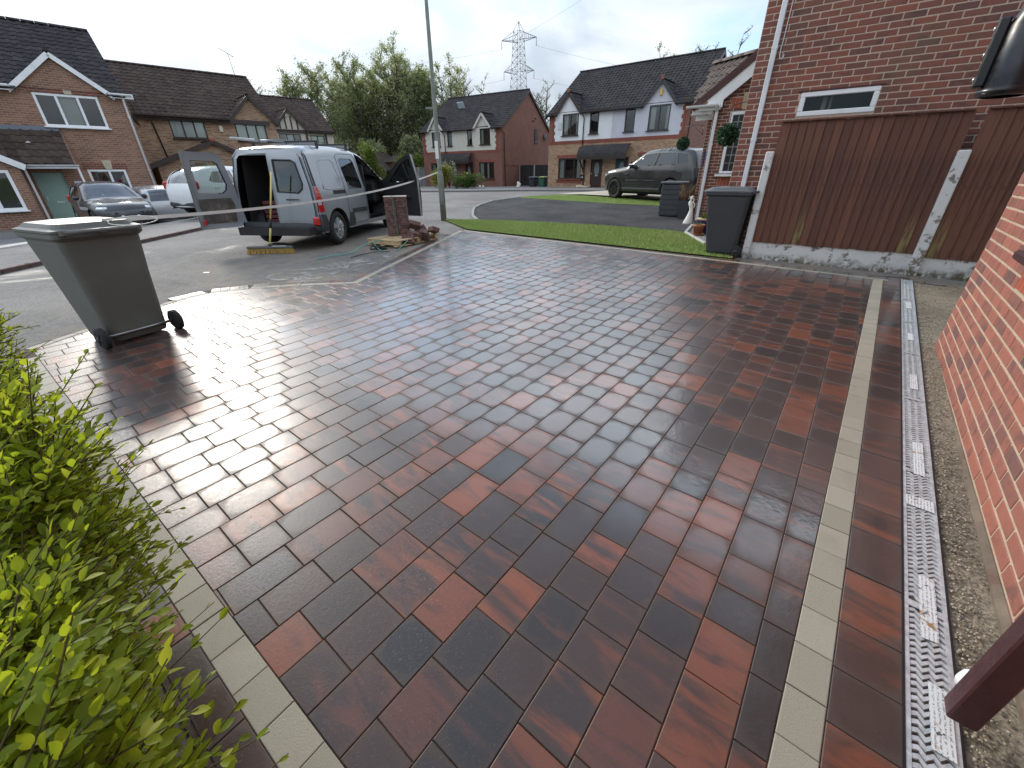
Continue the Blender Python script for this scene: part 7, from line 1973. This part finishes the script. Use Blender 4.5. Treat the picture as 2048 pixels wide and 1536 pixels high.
# ================================================================== small things by the far houses
def shrub(name, label, c, rx_, rz_, n, mat, seed, L=.12, w=.05, cat='bush'):
    t = thing(name, label, cat, (c[0], c[1], gz(*c[:2]))); rg = random.Random(seed); b = MB()
    lobes = [(rg.uniform(-.6, .6) * rx_, rg.uniform(-.6, .6) * rx_, rg.uniform(.25, .65) * rz_, rg.uniform(.35, .6)) for _ in range(7)]
    for _ in range(n):
        lx_, ly_, lz, lr = rg.choice(lobes); u, v = rg.uniform(-.6, 1), rg.uniform(0, 2 * PI); q = math.sqrt(max(0, 1 - u * u)); d = Vector((q * math.cos(v), q * math.sin(v), u)); k = lr * rg.uniform(.6, 1.05)
        p = Vector((lx_ + d.x * k * rx_, ly_ + d.y * k * rx_, max(.03, lz + d.z * k * rz_ * .6))); leaf_into(b, p, d + Vector((rg.gauss(0, .5), rg.gauss(0, .5), rg.gauss(0, .5))), (0, 0, 1), L * rg.uniform(.7, 1.4), w, rg.random())
    b.build('foliage', mat, t, auto_uv=False)
    s = MB()
    for _ in range(7): a = rg.uniform(0, 2 * PI); s.tube([(0, 0, 0), (math.cos(a) * rx_ * .3, math.sin(a) * rx_ * .3, rz_ * .4), (math.cos(a) * rx_ * .6, math.sin(a) * rx_ * .6, rz_ * .75)], [.02, .014, .006], 5)
    s.build('stems', simple('twig bark', (.07, .05, .035), .9), t); return t
M_lf_yel = leaf_mat('yellow green leaf', (.14, .17, .02), (.24, .25, .03), (.32, .30, .05), .35)
shrub('bush', 'low dark green bush before the middle houses', (-3.4, 36.3), 1.25, 1.25, 2600, M_lf_mid, 11, .16, .07)
shrub('bush', 'yellow green bush behind the street lamp', (-5.4, 37.6), 1.0, 2.1, 2200, M_lf_yel, 12, .17, .07)
shrub('bush', 'pale flowering bush at the foot of the middle houses', (-5.3, 39.3), .8, 2.3, 1300, leaf_mat('pale leaf', (.25, .26, .16), (.36, .36, .26), (.10, .15, .04), .3), 13, .15, .07)
for (c, rx_, rz_, sd, lab) in (((-13.2, 44.5), 1.3, 4.4, 21, 'bright green shrub beside the timbered house'), ((-15.2, 39.0), 1.1, 3.9, 22, 'light green shrub above the van roof'), ((-10.2, 47.5), 1.5, 3.6, 23, 'bright green shrub left of the middle houses'), ((-19.8, 33.5), 1.2, 3.2, 24, 'green shrub between the two left houses')):
    shrub('shrub', lab, c, rx_, rz_, 2600, leaf_mat('spring leaf %d' % sd, (.08, .15, .025), (.15, .22, .04), (.22, .27, .06), .4), sd, .22, .10, 'shrub')
orn = thing('ornament', 'small white garden ornament at the corner of the middle houses', 'ornament', (.75, 40.2, .12), .4)
b = MB(); b.lathe([(0, 0), (.20, 0), (.22, .12), (.16, .30), (.10, .42), (.13, .52), (.10, .64), (0, .68)], (0, 0, 0), 14); b.lathe([(0, 0), (.08, .05), (.10, .18), (0, .26)], (.12, -.1, .30), 10); b.build('figure', M_fig, orn)
for k, (x, y, lab) in enumerate(((-2.75, 41.4, 'left of two small white balls below the ground floor window'), (-2.45, 41.25, 'right of two small white balls below the ground floor window'))):
    o = MB().lathe([(0, -.1), (.08, -.06), (.10, 0), (.08, .06), (0, .1)], (0, 0, 0), 12).build('garden_ball', M_fig); o.location = (x, y, .40); tag(o, lab, 'ornament', 'white balls at the middle houses')
o = MB().tube([(0, 0, .05), (.4, .1, .09), (.7, .0, .05), (1.1, .2, .14)], [.10, .09, .07, .04], 7).build('driftwood', simple('bleached wood', (.45, .38, .28), .9)); o.location = (5.1, 34.55, .42); o.rotation_euler = (0, 0, -.6); tag(o, 'pale bleached log lying below the white house window', 'log')
# ================================================================== hedge at the lower left
M_hleaf = leaf_mat('golden hedge leaf', (.21, .31, .028), (.38, .47, .04), (.55, .58, .07), .62)
hd0 = L0 - LD * .75 - LN * .33
hedge = thing('hedge', 'bright yellow green small leaved hedge at the lower left', 'hedge', (0, 0, 0))
rg = random.Random(31)
cand = []
HL = 3.7
def hedge_top(s): return 1.07 + .05 * math.sin(s * 3.1) + .04 * math.sin(s * 7.7 + 1) - .34 * sstep(2.8, 1.0, s)
def hedge_front(s): return -.10 * sstep(1.5, 2.6, s) + .10 * math.sin(s * 2.6 + .6) + .06 * math.sin(s * 6.1)
twigs = MB()
def P_h(s, dpt, z): q = hd0 + LD * s - LN * dpt; return Vector((q.x, q.y, z))
nd = Vector((LN.x, LN.y, 0)); ld = Vector((LD.x, LD.y, 0))
for i in range(4700):
    s = rg.uniform(-.35, HL); zt = hedge_top(s)
    if rg.random() < .52: z = .12 + (zt - .12) * rg.random() ** .8; dpt = hedge_front(s) + rg.uniform(-.03, .10) + (.16 if z < .2 else 0); out = nd * 1.0 + Vector((0, 0, .75))
    else: dpt = hedge_front(s) + rg.uniform(0, .75); z = zt - rg.uniform(0, .08); out = Vector((0, 0, 1)) + nd * .35
    c = P_h(s, dpt, z)
    d = (out.normalized() + Vector((rg.gauss(0, .5), rg.gauss(0, .5), rg.gauss(0, .4)))).normalized()
    Lt = rg.uniform(.07, .20) * (1.5 if rg.random() < .12 else 1)
    twigs.tube([c - d * .05, c + d * Lt * .5, c + d * Lt], [.0028, .002, .0012], 4, cap=False)
    k = rg.randint(4, 7); side = d.cross(Vector((0, 0, 1)))
    side = side.normalized() if side.length > .1 else Vector((1, 0, 0))
    for j in range(k):
        f = (j + .6) / k; ang = j * PI / 2 * 1.02 + rg.uniform(-.3, .3)
        rad = Matrix.Rotation(ang, 3, d) @ side
        ldir = (rad * (1.1 - .75 * f) + d * (.45 + .8 * f)).normalized()
        for sg in ((1, -1) if f < .9 else (1,)):
            cand.append((c + d * Lt * f, (rad * sg * (1.1 - .75 * f) + d * (.45 + .8 * f)).normalized(), rg.uniform(.024, .046) * (1 - .25 * f) * 1.08, rg.random() * .6 + f * .4))
# inner, darker leaves fill the body
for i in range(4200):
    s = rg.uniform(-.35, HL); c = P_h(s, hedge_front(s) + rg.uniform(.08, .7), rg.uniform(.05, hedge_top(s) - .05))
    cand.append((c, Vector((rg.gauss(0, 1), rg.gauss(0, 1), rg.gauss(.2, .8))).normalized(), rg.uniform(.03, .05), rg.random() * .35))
lb = MB(); leaf_into(lb, (0, 0, 0), (1, 0, 0), (0, 0, 1), 1.0, .50, 0.0, .3); leaf_me = lb.mesh('leaf', auto_uv=False); leaf_me.materials.append(M_hleaf)
def lsz(c):
    u, v, w = proj(c[0]); return 0 if (w < .2 or not (0 < u < 700 and 560 < v < 1536)) else c[2] / w
# one in three of the leaves that show largest, so that they spread over the hedge
order = sorted(range(len(cand)), key=lambda i: -lsz(cand[i])); pick = set(order[:900:3])
rest = MB()
for i, (c, d, L, r) in enumerate(cand):
    upv = Vector((rg.gauss(0, .25), rg.gauss(0, .25), 1)); s = d.cross(upv); s = s.normalized() if s.length > 1e-3 else Vector((1, 0, 0)); n = s.cross(d)
    if i in pick:
        o = link('leaf', leaf_me, None, hedge); o.matrix_basis = Matrix.Translation(c) @ Matrix((d, -s, n)).transposed().to_4x4() @ Matrix.Scale(L, 4)
    else: leaf_into(rest, c, d, upv, L, L * .50, max(.001, r), .3)
rest.build('foliage', M_hleaf, hedge, auto_uv=False)['kind'] = 'stuff'
twigs.build('twigs', simple('green twig', (.09, .075, .03), .8), hedge, auto_uv=False)['kind'] = 'stuff'
b = MB()
for i in range(26):
    s = -.3 + i * (HL + .2) / 26; q = P_h(s, .35, -.02); b.tube([q, q + Vector((rg.gauss(0, .05), rg.gauss(0, .05), .3)), q + Vector((rg.gauss(0, .12), rg.gauss(0, .12), .55))], [.012, .009, .004], 5)
b.build('stems', simple('hedge stem', (.055, .042, .03), .9), hedge, auto_uv=False)
mb = drape([tuple(hd0 + LD * -1.2 + LN * .07), tuple(hd0 + LD * 3.6 + LN * .07), tuple(hd0 + LD * 3.6 - LN * 1.6), tuple(hd0 - LD * 1.2 - LN * 1.6)], .004, .4); struct(mb.build('hedge_bed', M_earth), 'dark soil under the hedge')

# ================================================================== trees
M_bark = simple('grey bark', (.060, .052, .044), .9, .3, 4, .4, 30)
M_tl = leaf_mat('young leaf', (.30, .345, .22), (.36, .40, .26), (.43, .46, .33), .65)
M_tl2 = leaf_mat('olive leaf', (.20, .245, .125), (.26, .30, .16), (.32, .35, .20), .62)
def tree(label, base, H, spread, seed, mat, nleaf=5200, leaf=.20, stems=1, low=.12, upright=.55, group='trees behind the houses', dens=1.0, sprd=1.0):
    """several upright stems, each with rising side branches; leaves strung along the fine twigs"""
    t = thing('tree', label, 'tree', (base[0], base[1], base[2] if len(base) > 2 else 0.0), 0, group); rg = random.Random(seed)
    tr, br, lf = MB(), MB(), MB(); tips = []; spread *= sprd
    for s in range(stems):
        a = rg.uniform(0, 2 * PI); lean = rg.uniform(.02, .26) if stems > 1 else .04; hh = H * rg.uniform(.82, 1.0); P = []
        for k in range(8):
            f = k / 7; P.append(Vector((math.cos(a) * lean * hh * f + rg.gauss(0, .06) * f, math.sin(a) * lean * hh * f + rg.gauss(0, .06) * f, hh * f)))
        r0 = .02 * hh * (.9 if stems > 1 else 1.25); tr.tube(P, [r0 * (1 - f / 7.4) for f in range(8)], 6)
        nb_ = int(24 * dens)
        for i in range(nb_):
            f = low + (1 - low) * (i + rg.random()) / nb_; q = P[0].lerp(P[-1], f); j = f * 7; j0 = min(6, int(j)); q = P[j0].lerp(P[j0 + 1], j - j0)
            b_a = rg.uniform(0, 2 * PI); Lb = spread * (1.05 - .75 * abs(f - .38) - .25 * f) * rg.uniform(.6, 1.1); upw = upright * rg.uniform(.7, 1.4)
            d = Vector((math.cos(b_a), math.sin(b_a), upw)).normalized(); Q = [q]
            for k in range(1, 5): Q.append(q + d * Lb * k / 4 + Vector((rg.gauss(0, .05), rg.gauss(0, .05), .05 * k * k / 4)) * Lb * .3)
            br.tube(Q, [r0 * .30 * (1 - f * .6), r0 * .22, r0 * .15, r0 * .10, .008], 4, cap=False)
            for k in range(1, 5):
                for _ in range(4):
                    e = (Vector((rg.gauss(0, 1), rg.gauss(0, 1), rg.uniform(.1, 1.3)))).normalized(); l2 = Lb * rg.uniform(.22, .50); tip = Q[k] + e * l2
                    br.tube([Q[k], Q[k] + e * l2 * .5 + Vector((0, 0, .03)), tip], [.014, .009, .004], 3, cap=False); tips.append((Q[k], tip))
        tips.append((P[-2], P[-1]))
    for _ in range(nleaf):
        a, c = rg.choice(tips); f = rg.uniform(.15, 1.08); p = a.lerp(c, f) + Vector((rg.gauss(0, .13), rg.gauss(0, .13), rg.gauss(0, .13)))
        d = Vector((rg.gauss(0, 1), rg.gauss(0, 1), rg.gauss(.1, .8))).normalized(); s_ = d.cross(Vector((rg.gauss(0, 1), rg.gauss(0, 1), 1))).normalized(); L = leaf * rg.uniform(.6, 1.35)
        lf.add([p, p + d * L * .5 + s_ * L * .3, p + d * L, p + d * L * .5 - s_ * L * .3], [(0, 1, 2, 3)], rg.random())
    tr.build('trunk', M_bark, t, auto_uv=False); br.build('branches', M_bark, t, auto_uv=False); lf.build('crown', mat, t, auto_uv=False)
    return t
TR = [('leftmost rounded tree behind the timbered house', (-25.8, 60), 12.4, 3.9, 41, M_tl2, 5200, 3),
      ('tree just right of the timbered house ridge', (-21.3, 62), 12.6, 3.2, 42, M_tl, 4600, 3),
      ('tree rising above the van cab', (-17.4, 58), 12.4, 3.2, 43, M_tl2, 5200, 3),
      ('tallest tree left of the lamp post', (-13.6, 60), 14.4, 3.1, 44, M_tl, 6000, 4),
      ('tall tree directly behind the lamp post', (-10.4, 61), 14.2, 3.0, 45, M_tl2, 5600, 4),
      ('tree right of the lamp post above the middle roof', (-7.3, 62), 13.4, 2.5, 46, M_tl, 3600, 3),
      ('broad tree filling the gap above the van cab', (-19.4, 60), 11.6, 3.4, 71, M_tl, 5200, 4),
      ('tree filling the gap left of the tallest tree', (-15.6, 63), 13.0, 3.0, 72, M_tl2, 5200, 4),
      ('leafy tree crowded behind the tall tree by the lamp', (-12.0, 64), 13.2, 3.0, 73, M_tl, 5200, 4),
      ('thin half bare tree right of the tree group', (-5.2, 61), 12.2, 1.9, 47, M_tl, 700, 2),
      ('sparse tree far left behind the brown roofs', (-32.0, 64), 11.9, 2.6, 48, M_tl2, 1300, 2),
      ('leafy tree above the white house roof', (20.2, 60), 15.3, 1.9, 49, M_tl, 1500, 2),
      ('bare young tree beside the right roof end', (24.6, 58), 15.0, 2.2, 50, M_tl, 260, 3),
      ('faint bare tree between the two pairs of houses', (4.6, 66), 11.8, 2.4, 51, M_tl, 420, 3),
      ('second bare tree between the two pairs of houses', (8.6, 68), 12.2, 2.2, 52, M_tl, 380, 2)]
for lab, p, H, sp, sd, m, nl, ns in TR: tree(lab, p, H, sp, sd, m, int(nl * (3.6 if nl > 3000 else 2)), .19, ns + 3, low=.06, upright=.7, sprd=1.25)
for k, (x, y, h) in enumerate(((-19.5, 55, 5.0), (-15.6, 54, 4.6), (-11.8, 55.5, 5.2), (-9.2, 56, 4.4), (-23.5, 56, 5.4))):
    tree('bushy undergrowth tree %s' % ('behind the garage roof', 'left of the middle houses low down', 'below the tall trees', 'close to the left end of the middle roof', 'behind the timbered house')[k], (x, y), h, 2.3, 60 + k, M_tl, 5000, .24, 3, low=.02, upright=.4, group='undergrowth behind the houses')

# ================================================================== pylon and its wires
M_steel = simple('weathered pylon steel', (.20, .215, .235), .6, .1, 1, metal=.2)
PYX, PYY = 3.6, 180.0
py = thing('pylon', 'tall lattice electricity pylon behind the middle houses', 'pylon', (PYX, PYY, 0), R_(-34))
def py_w(z): return interp(z, [(0, 5.2), (20, 3.2), (30, 2.05), (40, 1.55), (44.5, 1.35), (47.2, .05)])
b = MB()
lv = [0, 7, 13, 18, 22.5, 26, 29, 31.5, 33.8, 36, 38, 40, 42, 44.5, 47.2]
for sx in (-1, 1):
    for sy in (-1, 1):
        b.tube([(sx * py_w(z), sy * py_w(z), z) for z in lv], .085, 4, smooth=False)
b.build('legs', M_steel, py, auto_uv=False)
b = MB()
for z0, z1 in zip(lv[:-1], lv[1:-1]):
    a, c = py_w(z0), py_w(z1)
    for (p, q) in (((-1, -1), (1, -1)), ((1, -1), (1, 1)), ((1, 1), (-1, 1)), ((-1, 1), (-1, -1))):
        b.tube([(p[0] * a, p[1] * a, z0), (q[0] * c, q[1] * c, z1)], .06, 3, smooth=False); b.tube([(q[0] * a, q[1] * a, z0), (p[0] * c, p[1] * c, z1)], .06, 3, smooth=False); b.tube([(p[0] * c, p[1] * c, z1), (q[0] * c, q[1] * c, z1)], .05, 3, smooth=False)
b.build('bracing', M_steel, py, auto_uv=False)
for zc, reach in ((42.0, 7.2), (33.0, 6.4)):
    for sg in (-1, 1):
        b = MB(); w = py_w(zc); tip = (sg * reach, 0, zc + (1.6 if sg < 0 else .2) * .6)
        for sy in (-1, 1): b.tube([(sg * w, sy * w, zc), tip], .09, 4, smooth=False); b.tube([(sg * w, sy * w, zc + 2.4), tip], .07, 4, smooth=False)
        for k in range(1, 6):
            f = k / 6
            for sy in (-1, 1):
                b.tube([(sg * (w + (reach - w) * f), sy * w * (1 - f), zc + (tip[2] - zc) * f), (sg * (w + (reach - w) * f), sy * w * (1 - f), zc + 2.4 + (tip[2] - zc - 2.4) * f)], .045, 3, smooth=False)
        b.tube([tip, (tip[0], 0, tip[2] - 2.4)], .10, 5); b.build('cross_arm', M_steel, py, auto_uv=False)
MW = Matrix.Translation((PYX, PYY, 0)) @ Matrix.Rotation(R_(-34), 4, 'Z')
for i, (lx_, z, end, lab) in enumerate(((-7.2, 40.6, (-120, 175, 31), 'upper left power line from the pylon'), (-6.4, 31.6, (-120, 180, 22), 'lower left power line from the pylon'), (7.2, 39.8, (140, 240, 36), 'upper right power line from the pylon'), (6.4, 30.8, (140, 245, 28), 'lower right power line from the pylon'), (-7.2, 41.2, (60, 20, 40), 'power line passing over the right hand houses'))):
    a = MW @ Vector((lx_, 0, z)); e = Vector(end); P = []
    for k in range(25): f = k / 24; p = a.lerp(e, f); p.z -= 5.0 * 4 * f * (1 - f) * .5; P.append(p)
    tag(MB().tube(P, .024, 4).build('power_line', simple('cable', (.12, .13, .15), .6), None, auto_uv=False), lab, 'cable', 'power lines')
